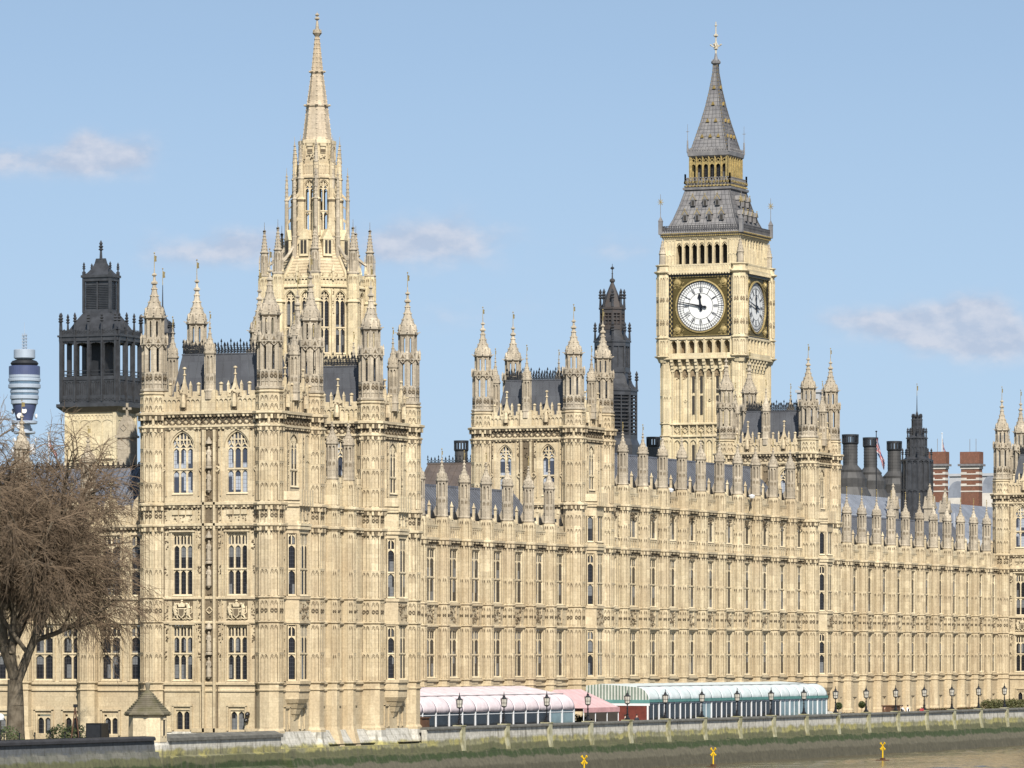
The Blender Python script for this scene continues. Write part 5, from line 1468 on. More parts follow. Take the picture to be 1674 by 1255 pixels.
    for i in range(14):
        t = i/14; zz = z(455)+(z(384)-z(455))*t
        for (z0, b0), (z1, b1) in zip(prof, prof[1:]):
            if z0 <= zz < z1: aa = b0+(b1-b0)*(zz-z0)/(z1-z0); mb.lathe(0, 0, [(zz-.05, aa+.05), (zz+.02, aa+.07), (zz+.04, aa-.02)], cap=False)
    for q in range(8):
        an = R(22.5+45*q)
        for (z0, b0), (z1, b1) in zip(prof[1:], prof[2:4]): mb.tube((math.cos(an)*b0*1.08, math.sin(an)*b0*1.08, z0), (math.cos(an)*b1*1.08, math.sin(an)*b1*1.08, z1), .22, .2, 5)
    for q in range(8): pass
    crockets(mb, 0, 0, prof[1:4], .6, .16)
    mb.build('stone_roof', M['stone'], root)
    for q in range(8):
        d = MB(); d.box(-.55, .55, -.25, .9, 0, 1.9); d.prism([(-.65, 1.9), (.65, 1.9), (0, 3.1)], -.3, .9); d.tube((0, -.2, 3), (0, -.2, 3.8), .06, .03, 5)
        o = d.build('dormer', st, root); m = RZ(R(45*q)) @ T((0, -3.35, z(422))); o.location = m.translation; o.rotation_euler = (0, 0, R(45*q))
        g = MB(); g.box(-.36, -.06, -.29, -.2, .3, 1.8); g.box(.06, .36, -.29, -.2, .3, 1.8); g.build('opening', M['dark_void'], o)
    # open lantern stage
    mb = MB(); ws2 = ((0, .6),)
    oct_stage(mb, a2, z(382), z(292), ws2, z(380), z(297), .85, .35)
    for q in range(8):
        an = R(22.5+45*q); r = a2/math.cos(math.pi/8)
        x, y = math.cos(an)*(r+.18), math.sin(an)*(r+.18)
        mb.lathe(x, y, [(z(388), .5), (z(330), .43), (z(328), .54), (z(325), .36), (z(296), .33), (z(294), .42), (z(292), .3), (z(268), .26), (z(240), .04)], 8); crockets(mb, x, y, [(z(268), .28), (z(242), .06)], .4, .08)
        mb.k = 1; mb.lathe(x, y, [(z(332), .46), (z(330), .5)], 8, cap=False); mb.k = 0
        for zz in (z(350), z(312)):        # pierced flying webs out to the ring of pinnacles
            mb.push(RZ(an)); mb.prism([(r+.1, zz), (2.6, zz-.5), (3.5, zz-1.3), (3.5, zz-1.0), (2.6, zz-.1), (r+.1, zz+.5)], -.09, .09); mb.pop()
        mb.push(RZ(R(45*q)) @ T((0, -a2, 0))); w = a2*.414
        string(mb, -w-.1, w+.1, z(293), 0, .25, .4); wall_panels(mb, -w, w, z(286), z(272), .02, 6); mb.box(-w, w, .0, .3, z(290), z(270)); mb.pop()
    mb.lathe(0, 0, [(z(290), a2-.3), (z(268), a2-.35), (z(262), 1.85), (z(240), 1.8), (z(236), 2.0), (z(231), 2.0), (z(229), 1.55)])
    for q in range(8):
        mb.push(RZ(R(45*q)) @ T((0, -1.85, 0))); mb.box(-.3, .3, -.1, .1, z(252), z(240)); mb.box(-.36, .36, -.22, .1, z(241), z(237)); mb.box(-.7, -.6, -.15, .1, z(262), z(236)); mb.box(.6, .7, -.15, .1, z(262), z(236)); rn = random.Random(q); carve(mb, -.55, .55, z(264), z(254), 0, rn, .22, 1.5, .2); mb.k = 1; mb.box(-.3, .3, -.13, -.09, z(251), z(246)); mb.k = 0; mb.pop()
    la = mb.build('lantern_stage', M['stone'], root)
    wp2 = window(1.2, z(297)-z(380), 2, ((z(297)-z(380))*.4,), .85, mull=.13, deep=.3)
    for ch in list(wp2.children): bpy.data.objects.remove(ch)
    for q in range(8):
        m = RZ(R(45*q)) @ T((0, -a2+.02, z(380))); w_ = inst(wp2, root, m.translation, R(45*q)); w_.name = 'tracery'
    # two rings of tall pinnacles joined by stays
    for ringr, pb, ptop, aa in ((2.55, 400, 232, .3), (3.45, 405, 283, .22)):
        for q in range(8):
            an = R(22.5+45*q); x, y = math.cos(an)*ringr, math.sin(an)*ringr
            p = MB(); H = z(ptop)-z(pb)
            p.lathe(0, 0, [(-2.0, aa*1.3), (H*.1, aa*1.2), (H*.12, aa*1.4), (H*.14, aa), (H*.62, aa*.9), (H*.63, aa*1.25), (H*.65, aa*.8), (H*.78, aa*.6), (H*.79, aa*.8), (H, .04)], 8)
            crockets(p, 0, 0, [(H*.66, aa*.8), (H*.98, .1)], .45, .07); p.tube((0, 0, H), (0, 0, H+.6), .03, .02, 4)
            k = ringr-.1
            p.tube((0, 0, H*.5), (-math.cos(an)*(ringr-a2)*.9, -math.sin(an)*(ringr-a2)*.9, H*.62), .08, .08, 4); p.tube((0, 0, H*.15), (-math.cos(an)*(ringr-a2)*.9, -math.sin(an)*(ringr-a2)*.9, H*.25), .1, .1, 4)
            o = p.build('pinnacle', M['wstone'], root); o.location = (x, y, z(pb))
    # spire
    sp = MB(); P = [(z(231), 1.5), (z(176), 1.1), (z(174), 1.24), (z(171), 1.24), (z(169), 1.02), (z(121), .6), (z(119), .72), (z(116), .72), (z(114), .54), (z(60), .2), (z(54), .16)]
    sp.lathe(0, 0, P)
    for seg in ((P[0], P[1]), (P[4], P[5]), (P[8], P[9])): crockets(sp, 0, 0, seg, .5, .13)
    for q in range(8):
        an = R(22.5+45*q)
        for (z0, b0), (z1, b1) in ((P[0], P[1]), (P[4], P[5]), (P[8], P[9])): sp.tube((math.cos(an)*b0*1.07, math.sin(an)*b0*1.07, z0), (math.cos(an)*b1*1.07, math.sin(an)*b1*1.07, z1), .08, .06, 4)
        for zz, rr in ((z(172), 1.3), (z(117), .76)): knob(sp, math.cos(an)*rr*1.06, math.sin(an)*rr*1.06, zz, .16)
    so = sp.build('spire', M['spirestone'], root)
    f = MB(); f.lathe(0, 0, [(z(60), .2), (z(54), .5), (z(51), .42), (z(48), .2), (z(34), .1)], 8); spikes(f, .4, z(54), .45, .05); knob(f, 0, 0, z(30), .26); knob(f, 0, 0, z(24), .22); f.tube((0, 0, z(36)), (0, 0, z(19)), .07, .03, 5)
    f.build('finial', M['wstone'], so)
M['spirestone'] = stone('spire_limestone', (.53, .445, .33), (.47, .39, .28), (.44, .375, .29), (.20, .16, .12), .65)
central_tower()

# ------------------------------------------------------------ dark iron ventilation towers
def iron_pin(a, h): 
    p = MB(); p.lathe(0, 0, [(0, a), (h*.45, a*.7), (h*.5, a*1.7), (h*.58, a*.8), (h*.66, a*1.6), (h*.74, a*.7), (h*.82, a*1.2), (h, .02)], 6); return p
def vent_left():
    u = 474.0; v0 = VU(190, u); zf = lambda py: ZP(py, u, v0)
    W, D = 6.25, 5.0      # south front (runs inland), east front
    root = thing('ventilation_tower', 'black iron open lantern on a pale stone tower at the left', 'tower', (u, v0, 3.4))
    z = lambda py: zf(py) - 3.4
    s = MB(); s.box(.15, D-.15, .15, W-.15, 0, z(672)); 
    for side in (0, 1):
        s.push(SOUTH(.15, W-.15) if side == 0 else T((.15, .15, 0))); L = (W if side == 0 else D)-.3
        wall_panels(s, .3, L-.3, z(682), z(676), 0, 12); wall_panels(s, .3, L-.3, z(740), z(684), 0, 4); string(s, 0, L, z(750), 0, .2, .3); s.box(-.1, .3, -.12, .1, 0, z(672)); s.box(L-.3, L+.1, -.12, .1, 0, z(672)); s.pop()
    s.build('stone_base', M['clockstone'], root)
    mb = MB(); cx, cy = D/2, W/2
    def rect(z0, e0, z1, e1): mb.frustum(-e0, D+e0, -e0, W+e0, z0, -e1, D+e1, -e1, W+e1, z1)
    rect(z(672), .05, z(664), .62); rect(z(664), .62, z(659), .62)
    for side in range(4):
        L = W if side % 2 == 0 else D
        mats = [SOUTH(-.35, W), T((0, -.35, 0)), T((D+.35, 0, 0)) @ RZ(R(90)), T((D, W+.35, 0)) @ RZ(R(180))]
        m_ = mats[side]; mb.push(m_)
        n = 4 if side % 2 == 0 else 3
        mb.box(-.3, L+.3, .0, .25, z(659), z(645))            # pierced band
        for i in range(16): x = L*(i+.5)/16; mb.diamond(x, z(652), .16, 0, .06, .05)
        mb.box(-.3, L+.3, .15, .3, z(645), z(616)); mb.box(-.3, L+.3, .0, .3, z(620), z(614))
        for i in range(n*3): x = L*(i+.5)/(n*3); mb.box(x-.03, x+.03, .05, .16, z(645), z(620)); 
        wall_panels(mb, 0, L, z(645), z(621), .15, n*3, d=.08, rib=.05)
        for i in range(n+1):
            x = -.1+(L+.2)*i/n; mb.box(x-.17, x+.17, -.02, .36, z(655), z(540)); mb.box(x-.08, x+.08, -.14, 0, z(655), z(536))
        for i in range(n):
            a = -.1+(L+.2)*i/n; b = -.1+(L+.2)*(i+1)/n; mb.arch(a+.17, b-.17, z(562), z(558.5), z(555), .1, .25, 4)
            for j in range(4): xx = a+.2+(b-a-.4)*(j+.5)/4; mb.prism([(xx-.1, z(556)), (xx, z(560)), (xx+.1, z(556))], .08, .14)
        for zz in (611, 605): mb.box(-.3, L+.3, .15, .2, z(zz), z(zz)+.06)
        mb.box(-.4, L+.4, -.06, .35, z(556), z(547)); mb.box(-.5, L+.5, -.2, .35, z(549), z(546)); mb.box(-.3, L+.3, .05, .15, z(546), z(538))
        for i in range(18): x = L*(i+.5)/18; mb.diamond(x, z(541), .15, .05, .05, .04); mb.box(x-.03, x+.03, .03, .1, z(546), z(536))
        mb.pop()
        for i in range(n+1):
            x = -.1+(L+.2)*i/n
            p = iron_pin(.13, 1.9).build('iron_pinnacle', M['dark_iron'], root); o = m_ @ T((x, -.05, z(538))); p.location = o.translation
    mb.build('iron_gallery', M['dark_iron'], root)
    c = MB(); c.box(cx-.9, cx+.9, cy-1.0, cy+1.0, z(660), z(556)); c.box(0, D, 0, W, z(557), z(550)); c.box(.2, D-.2, .2, W-.2, z(660), z(612)); c.build('inner_shaft', M['iron'], root)
    c = MB(); c.box(cx-1.1, cx+1.1, cy-1.22, cy+1.22, z(600), z(560)) if False else None
    r = MB(); e = .1
    P = [(546, 0), (535, .55), (520, 1.1), (508, 1.6), (503, 1.65)]
    for (p0, i0), (p1, i1) in zip(P, P[1:]): r.frustum(-e+i0, D+e-i0, -e+i0, W+e-i0, z(p0), -e+i1, D+e-i1, -e+i1, W+e-i1, z(p1))
    r.build('roof', M['dark_iron'], root)
    # upper lantern
    mb = MB(); i1 = 1.7; x0, x1, y0, y1 = i1-.1, D-i1+.1, i1-.15, W-i1+.15
    mb.box(x0+.15, x1-.15, y0+.15, y1-.15, z(505), z(452))
    for (x, y) in ((x0, y0), (x1, y0), (x0, y1), (x1, y1)): mb.box(x-.14, x+.14, y-.14, y+.14, z(508), z(440))
    mb.box(x0-.1, x1+.1, y0-.1, y1+.1, z(456), z(448)); mb.box(x0-.25, x1+.25, y0-.25, y1+.25, z(450), z(446))
    for side in (0, 1):
        mb.push(SOUTH(x0+.05, y1) if side == 0 else T((x0, y0+.05, 0))); L = (y1-y0) if side == 0 else x1-x0; n = 2 if side == 0 else 1
        for i in range(n+1): x = L*i/n; mb.box(x-.08, x+.08, -.03, .1, z(505), z(452))
        for i in range(n):
            a, b = L*i/n+.08, L*(i+1)/n-.08
            for j in range(14): zz = z(500)+(z(460)-z(500))*j/14; mb.box(a, b, .0, .1, zz, zz+.05)
        mb.pop()
    hx, hy = (x1-x0)/2, (y1-y0)/2
    PP = [(447, .08), (441, -.3), (434, -.62), (426, -.86), (418, -1.02)]
    for (p0, e0), (p1, e1) in zip(PP, PP[1:]):
        A, B = max(hx+e0, .1), max(hx+e1, .1); C_, D_ = max(hy+e0, .1), max(hy+e1, .1)
        mb.frustum(cx-A, cx+A, cy-C_, cy+C_, z(p0), cx-B, cx+B, cy-D_, cy+D_, z(p1))
    mb.build('upper_lantern', M['dark_iron'], root)
    for (x, y) in ((x0, y0), (x1, y0), (x0, y1), (x1, y1)):
        p = iron_pin(.11, 1.4).build('iron_pinnacle', M['dark_iron'], root); p.location = (x, y, z(446))
    f = iron_pin(.16, z(388)-z(419)).build('finial', M['dark_iron'], root); f.location = (cx, cy, z(419))
vent_left()
def vent_right():
    u = 565.0; v = VU(1001, u); zf = lambda py: ZP(py, u, v)
    root = thing('ventilation_tower', 'dark grey iron louvred ventilation tower left of the clock tower', 'tower', (u, v, 3.4))
    z = lambda py: zf(py) - 3.4
    mb = MB()
    mb.lathe(0, 0, [(0, 3.1), (z(728), 3.1), (z(722), 2.9), (z(718), 2.8)])
    mb.build('lower_stage', M['dark_iron'], root)
    def stage(name, a, p0, p1, ptop, slope, louv, mat, inner=.86):
        m = MB(); m.lathe(0, 0, [(z(p0), a*inner), (z(p1), a*inner)])
        w = a*.414
        for q in range(8):
            m.push(RZ(R(45*q)) @ T((0, -a, 0)))
            m.box(-w-.05, -w+.14, -.05, .25, z(p0)-.3, z(ptop)); m.box(w-.14, w+.05, -.05, .25, z(p0)-.3, z(ptop)); m.box(-.06, .06, .02, .2, z(p0), z(p1))
            m.box(-w, w, -.04, .3, z(p0)-.1, z(p0)+.5); m.box(-w, w, -.04, .3, z(p1)-.5, z(p1)); m.box(-w-.1, w+.1, -.16, .2, z(p1), z(p1)+.25)
            if louv:
                k = int((z(p1)-z(p0)-1)/.42)
                for i in range(k): zz = z(p0)+.5+(z(p1)-z(p0)-1)*(i+.2)/k; m.add([(-w+.14, .0, zz), (w-.14, .0, zz), (w-.14, .3, zz+.22), (-w+.14, .3, zz+.22), (-w+.14, 0, zz+.05), (w-.14, 0, zz+.05)], [(0, 1, 2, 3), (4, 5, 2, 3), (0, 1, 5, 4)])
            m.pop()
            an = R(22.5+45*q); p = iron_pin(.15, 2.2).build('iron_pinnacle', M['dark_iron'], root); p.location = (math.cos(an)*a*1.07, math.sin(an)*a*1.07, z(ptop))
        m.lathe(0, 0, slope)
        m.build(name, mat, root)
    stage('louvre_stage', 2.75, 718, 640, 636, [(z(637), 2.75), (z(628), 2.3), (z(612), 1.9), (z(606), 1.85)], True, M['dark_iron'])
    stage('middle_stage', 1.95, 608, 560, 556, [(z(557), 1.95), (z(548), 1.55), (z(538), 1.3)], False, M['dark_iron'], .93)
    stage('upper_louvres', 1.35, 538, 506, 502, [(z(505), 1.35), (z(498), 1.15), (z(478), .6), (z(462), .16), (z(460), .3), (z(457), .3), (z(455), .14)], True, M['rustiron'])
    f = MB(); f.tube((0, 0, z(458)), (0, 0, z(431)), .1, .03, 6); knob(f, 0, 0, z(447), .1); knob(f, 0, 0, z(438), .22); f.build('finial', M['dark_iron'], root)
M['rustiron'] = plain('rust_stained_iron', (.055, .052, .052), .5, 0, .3, 2, .4, (.060, .046, .040))
vent_right()
def fleche(name, label, u, px, prof_px, mat, pins):
    v = VU(px, u); z = lambda py: ZP(py, u, v) - 20
    root = thing(name, label, 'fleche', (u, v, 20))
    mb = MB()
    for p0, a0, p1, a1 in prof_px: mb.lathe(0, 0, [(z(p0), a0), (z(p1), a1)])
    for p0, a0, p1, a1 in prof_px:
        if abs(a0-a1) < .3 and z(p1)-z(p0) > 1:
            facet_panels(mb, 0, 0, a0, z(p0), z(p1), 2, (z(p0)+(z(p1)-z(p0))*.55,), (), .08, .08); ring(mb, 0, 0, a1, z(p1)-.2, .3, .18)
    mb.build('body', mat, root)
    for a, p, h in pins:
        for q in range(8):
            an = R(22.5+45*q); o = iron_pin(.12, h).build('iron_pinnacle', mat, root); o.location = (math.cos(an)*a*1.07, math.sin(an)*a*1.07, z(p))
    top = prof_px[-1][2]
    f = MB(); f.tube((0, 0, z(top)-.2), (0, 0, z(top)+2.2), .08, .03, 5); f.build('finial', mat, root)
    vn = vane(z(top)+2.0, 1.5, .5).build('vane', M['gold'], root)
fleche('iron_fleche', 'dark iron louvred turret between the round chimneys and the striped brick chimneys', 640, 1499, [(860, 1.95, 752, 1.85), (752, 1.8, 746, 1.25), (746, 1.2, 716, 1.2), (716, 1.15, 711, .65), (711, .6, 686, .55), (686, .5, 682, .3), (682, .28, 671, .05)], M['dark_iron'], [(1.8, 752, 1.6), (1.15, 716, 1.4), (.55, 687, .9)])
fleche('iron_fleche', 'dark iron turret half hidden behind the leftmost tall turret', 430, 266, [(640, .95, 545, .95), (545, 1.0, 522, .5), (522, .4, 500, .06)], M['dark_iron'], [(.95, 545, 1.2)])
# ------------------------------------------------------------ river walls
M['coping'] = plain('dark_coping', (.17, .165, .145), .85, 0, .4, 1.2)
M['coping_black'] = plain('black_coping', (.045, .045, .05), .8, 0, .4, 1.2)
M['limewash'] = plain('lime_streaked_stone', (.46, .44, .31), .85, 0, .35, 1.3, .3, (.24, .22, .11))
def ext(mb, poly, x0, x1):           # polygon in YZ pushed along X
    n = len(poly)
    mb.add([(x0, y, z) for y, z in poly] + [(x1, y, z) for y, z in poly], [tuple(range(n-1, -1, -1)), tuple(range(n, 2*n))] + [(i, (i+1) % n, (i+1) % n+n, i+n) for i in range(n)])
LOWER = [(184.4, -1), (184.4, 3.2), (183.0, 3.2), (182.85, 2.4), (182.35, 2.4), (182.3, 2.2), (181.8, 1.0), (181.3, -1)]
rw = thing('river_wall', 'long terrace river wall with grey top, lichen band and green weed at the waterline', 'wall', (384, 183, 0))
mb = MB(); ext(mb, [(y-183, z) for y, z in LOWER], 0, 280); ext(mb, [(0, 3.15), (.55, 3.15), (.55, 4.4), (.06, 4.4)], 30, 280); mb.build('wall_face', M['tide'], rw)
mb = MB(); ext(mb, [(-.16, 4.4), (.7, 4.4), (.7, 4.55), (.4, 4.65), (-.1, 4.62), (-.16, 4.52)], 30, 280); mb.build('coping', M['coping'], rw)
LU = [421.9+10.47*i for i in range(17)]
for u in LU + [LU[-1]+10.47, LU[-1]+20.9]:
    p = MB(); x = u-384; p.box(x-.42, x+.42, -.17, .5, 3.5, 4.66); p.frustum(x-.36, x+.36, -.3, .1, 2.4, x-.42, x+.42, -.16, .1, 3.5); p.box(x-.52, x+.52, -.22, .7, 4.64, 4.74)
    p.build('pilaster', M['limewash'], rw)
# walls and the small riverside lodge at the left
gw = thing('garden_wall', 'blackened embankment wall with dark coping below the bare tree', 'wall', (300, 183, 0))
mb = MB(); ext(mb, [(1.2, -1), (1.2, 4.3), (.2, 4.3), (.1, 3.4), (-.2, 3.4), (-.5, 2.2), (-.9, 1.0), (-1.3, -1)], -60, 60.2); mb.build('wall_face', M['tide_dark'], gw)
mb = MB(); ext(mb, [(-.05, 4.3), (1.3, 4.3), (1.3, 4.55), (1.0, 4.66), (.05, 4.62), (-.05, 4.5)], -60, 60); mb.build('coping', M['coping_black'], gw)
pw = thing('lodge_wall', 'short pale wall with sloping dark coping between stone lodge and corner tower', 'wall', (363, 183, 0))
mb = MB(); ext(mb, [(1.4, -1), (1.4, 4.2), (.5, 4.2), (.5, 3.0), (.1, 2.9), (0, 1.9), (-.5, 1.7), (-1.2, -1)], .2, 21.5); mb.build('wall_face', M['tide_pale'], pw)
mb = MB(); ext(mb, [(.3, 4.2), (1.6, 4.2), (1.6, 4.4), (1.1, 4.75), (.3, 4.45)], .2, 21.5); mb.build('coping', M['coping'], pw)
def lodge():
    t = thing('stone_lodge', 'small octagonal stone lodge with mossy conical stone roof', 'lodge', (361.8, 184.6, 0))
    b = MB(); b.lathe(0, 0, [(-1, 1.9), (2.0, 1.75), (3.9, 1.6), (4.1, 1.4), (6.3, 1.36)])
    b.build('walls', M['tide_pale'], t)
    b = MB(); b.lathe(0, 0, [(4.15, 1.44), (6.3, 1.42)])
    for q in range(8):
        if q in (0,):
            b.push(RZ(R(45*q))); b.box(-.35, .35, -1.53, -1.4, 5.95, 6.1); b.box(-.3, -.2, -1.51, -1.4, 4.6, 6.0); b.box(.2, .3, -1.51, -1.4, 4.6, 6.0); b.pop()
    b.build('upper_walls', M['stone2'], t)
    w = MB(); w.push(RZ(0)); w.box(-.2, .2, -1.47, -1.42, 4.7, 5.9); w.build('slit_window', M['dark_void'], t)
    r = MB(); P = [(6.25, 1.6), (6.38, 1.72), (6.55, 1.72), (6.65, 1.58), (7.1, 1.15), (7.6, .72), (8.1, .4), (8.25, .2)]
    r.lathe(0, 0, P)
    for i in range(9):
        z = 6.7+i*.16; a = 1.56-(z-6.65)*.82; r.lathe(0, 0, [(z, a+.05), (z+.08, a+.0), (z+.1, a-.06)], cap=False)
    for q in range(8): an = R(22.5+45*q); knob(r, math.cos(an)*1.75, math.sin(an)*1.75, 6.4, .17)
    ro = r.build('roof', M['mossstone'], t)
    f = MB(); f.lathe(0, 0, [(8.1, .22), (8.4, .14), (8.65, .18), (8.85, .2), (8.95, .1)], 8); f.build('finial', M['mossstone'], ro)
M['mossstone'] = plain('mossy_stone', (.19, .165, .12), .9, 0, .3, 1.3, .3, (.12, .11, .06))
lodge()
# ------------------------------------------------------------ lamps along the parapet
def lamp():
    t = thing('terrace_lamp', 'x', 'street lamp', (LU[0], 183.25, 4.74), 0, 'terrace lamps on the river wall')
    p = MB(); p.lathe(0, 0, [(0, .26), (.12, .26), (.2, .16), (.5, .1), (.55, .15), (.62, .08), (1.1, .06), (1.15, .11), (1.22, .055), (1.5, .05), (1.55, .17), (1.62, .19)], 8); p.build('post', M['black'], t)
    g = MB(); g.lathe(0, 0, [(1.63, .22), (2.3, .29)], 8); ln = g.build('lantern', M['lampglass'], t)
    f = MB()
    for q in range(8):
        an = R(22.5+45*q); c, s = math.cos(an), math.sin(an)
        f.tube((c*.242, s*.242, 1.62), (c*.32, s*.32, 2.32), .016, None, 4); f.tube((c*.31, s*.31, 2.3), (c*.34, s*.34, 2.46), .018, .01, 4)
    f.lathe(0, 0, [(1.6, .24), (1.65, .24)]); f.lathe(0, 0, [(1.93, .275), (1.96, .28)], cap=False); f.lathe(0, 0, [(2.3, .3), (2.34, .3), (2.38, .2), (2.54, .1), (2.6, .12), (2.66, .05), (2.98, .02)])
    f.build('lantern_frame', M['iron'], ln)
    return t
M['lampglass'] = plain('dusty_lamp_glass', (.55, .52, .45), .25, 0, .2, 3, .5)
l0 = lamp()
ORD = ['first', 'second', 'third', 'fourth', 'fifth', 'sixth', 'seventh', 'eighth', 'ninth', 'tenth', 'eleventh', 'twelfth', 'thirteenth', 'fourteenth', 'fifteenth', 'sixteenth', 'seventeenth']
WHERE = ['before the near end of the pink marquee', 'before the middle of the pink marquee', 'before the far end of the pink marquee', 'before the pink open awning', 'before the striped gable', 'at the near end of the white marquee',
         'before the white marquee', 'before the white marquee', 'before the white marquee', 'by the far end of the white marquee', 'beside the first round clipped tree', 'beside the second round clipped tree', 'beside the standing officers', 'past the red bag', 'on the bare stretch of terrace', 'at the near end of the hedge', 'in front of the hedge at the right edge']
for i, u in enumerate(LU):
    lb = f'{ORD[i]} black lantern lamp from the left, {WHERE[i]}'
    if i == 0: l0['label'] = lb
    else: copy_thing(l0, (u, 183.25, 4.74), 0, lb)
# ------------------------------------------------------------ marquees
def cloth(name, c1, c2, axis=None, per=.5):
    m, nt, b = new_mat(name); P, x, y, z = wpos(nt)
    if axis:
        v = {'x': x, 'y': y}[axis]
        f = mth(nt, 'GREATER_THAN', mth(nt, 'FRACT', mth(nt, 'DIVIDE', v, per)), .5)
        c = mixrgb(nt, f, c1, c2)
    else: c = mixrgb(nt, ramp(nt, noise(nt, P, .8, 4), .3, .7), c1, c2)
    c = mixrgb(nt, 1.0, c, vec3grey(nt, ramp(nt, noise(nt, P, 1.1, 5, .65), .3, .7, KA*.86, KA*1.04)), 'MULTIPLY')
    nt.links.new(c, b.inputs['Base Color']); b.inputs['Roughness'].default_value = .95; b.inputs['Specular IOR Level'].default_value = .1
    bump(nt, b, noise(nt, P, 1.4, 4), .5, .12)
    return m
M['pink'] = cloth('pale_pink_canvas', (.78, .68, .695), (.74, .635, .65)); M['rose'] = cloth('rose_canvas', (.70, .48, .48), (.64, .43, .43))
M['rose2'] = cloth('striped_rose_canvas', (.66, .40, .40), (.55, .28, .28), 'x', .3)
M['canvas'] = cloth('pale_canvas', (.60, .67, .67), (.66, .71, .71)); M['teal'] = cloth('teal_canvas', (.11, .25, .24), (.12, .28, .265))
M['stripe'] = cloth('green_striped_canvas', (.56, .58, .54), (.18, .235, .195), 'y', .34)
M['tentglass'] = plain('marquee_glass', (.030, .036, .042), .12, 0, .4, .5, .3, (.012, .013, .016))
M['tentglass_pale'] = plain('pale_marquee_glass', (.24, .34, .36), .1, 0, .3, .5, .6)
M['timber'] = plain('brown_timber', (.13, .065, .035), .7, 0, .35, 2)
M['redwood'] = plain('red_brown_boards', (.16, .035, .025), .6, 0, .3, 2)
def marquee(name, label, u0, u1, nb, y0, ze, mat, val, pane_fn, stripe_gable=False, zr=8.12):
    root = thing(name, label, 'marquee', (u0, y0, 3.41)); L = u1-u0; s = L/nb; H = ze-3.41
    sec = []
    for i in range(7): a = R(90)*i/6; sec.append((.0+1.35*(1-math.cos(a)), H+1.35*math.sin(a)))
    sec += [(3.2, H+1.35+(zr-ze-1.35)*.5), (5.4, zr-3.41), (6.9, zr-3.41-.15), (7.0, zr-3.41-1.2)]
    mb = MB(); K = 10
    vs = []; nS = len(sec)
    for b in range(nb):
        base = len(vs)
        for k in range(K+1):
            f = k/K; bul = (1-(2*f-1)**2)**.6
            for j, (y, z) in enumerate(sec):
                e = .06*bul*(1 if j < 7 else .3)
                nx, nzn = (-math.cos(R(90)*min(j, 6)/6), math.sin(R(90)*min(j, 6)/6))
                dz = -.16*(1-bul) if False else (-.14*bul if j == 0 else 0)
                vs.append((s*(b+f), y+nx*e*.5, z+nzn*e+dz))
        for k in range(K):
            for j in range(nS-1):
                a = base+k*nS+j; mb.f.append((a, a+nS, a+nS+1, a+1)); mb.mi.append(0)
    mb.v = vs
    c = mb.build('canopy', mat, root, smooth=True)
    sm = c.modifiers.new('thickness', 'SOLIDIFY'); sm.thickness = .06
    if val:
        v = MB(); v.box(-.05, L+.05, -.08, -.03, H-.2, H+.1); v.build('valance', val, root)
    g = MB(); g.tube((0, 1.25, H+1.42), (L, 1.25, H+1.42), .05, None, 5); g.build('gutter', M['lead'], root)
    for b in range(nb+1):
        p = MB(); x = s*b; p.box(x-.075, x+.075, .02, .2, 0, H+.05); p.build('post', M['white'], root)
    for b in range(nb):
        p = MB(); x = s*b
        p.box(x+.09, x+s-.09, .12, .16, .05, H); gl = p.build('glass_panel', pane_fn(b), root)
        q = MB(); (q.box(x+s*.5-.03, x+s*.5+.03, .07, .12, 0, H) if val else None); q.box(x+.09, x+s-.09, .06, .12, H-.35, H-.28); q.build('glazing_bar', M['white'], gl)
    bk = MB(); bk.box(0, L, 6.9, 7.0, 0, H+1); bk.build('back_wall', M['pale_lining'], root)
    # ends
    for x, mt in ((-.03, M['stripe'] if stripe_gable else mat), (L-.02, mat)):
        e = MB(); pts = [(y, z) for y, z in sec]
        n = len(pts); ys = [(x, y, z) for y, z in pts]
        e.add(ys + [(x, 7.0, H), (x, 0, H)], [tuple(range(n))+(n, n+1)]); e.add([(v[0]+.05, v[1], v[2]) for v in ys] + [(x+.05, 7, H), (x+.05, 0, H)], [tuple(range(n))[::-1]+(n+1, n)])
        e.build('gable', mt, root)
        w = MB(); w.box(x, x+.05, 0, 3.3 if (stripe_gable and x < 0) else 7, 0, H); w.build('end_wall', M['redwood'] if (stripe_gable and x < 0) else M['tentglass_pale'], root)
        if stripe_gable and x < 0: w = MB(); w.box(x+.01, x+.06, 3.3, 7, 0, H); w.build('end_wall', M['dark_void'], root)  # no real wall: dark sheet painting the shade in this half
        if val and x < 0: t = MB(); t.box(x-.06, x-.01, -.1, 7, H-.3, H+.05); t.build('valance', val, root); t = MB(); t.box(x-.05, x-.005, -.1, 7, H-.55, H-.31); t.build('fringe', M['white'], root)
    return root
M['pale_lining'] = plain('tent_lining', (.32, .30, .29), .8)
marquee('marquee', 'long pale pink scalloped marquee with glass walls at the left of the terrace', 415.5, 455.2, 13, 185.4, 5.95, M['pink'], None, lambda b: M['tentglass_pale'] if b > 10 else M['tentglass'], zr=8.12)
marquee('marquee', 'long white scalloped marquee with teal valance and striped green gable', 475.2, 530.0, 18, 185.4, 6.55, M['canvas'], M['teal'], lambda b: M['tentglass_pale'] if b > 12 or b == 5 else M['tentglass'], True, zr=8.2)
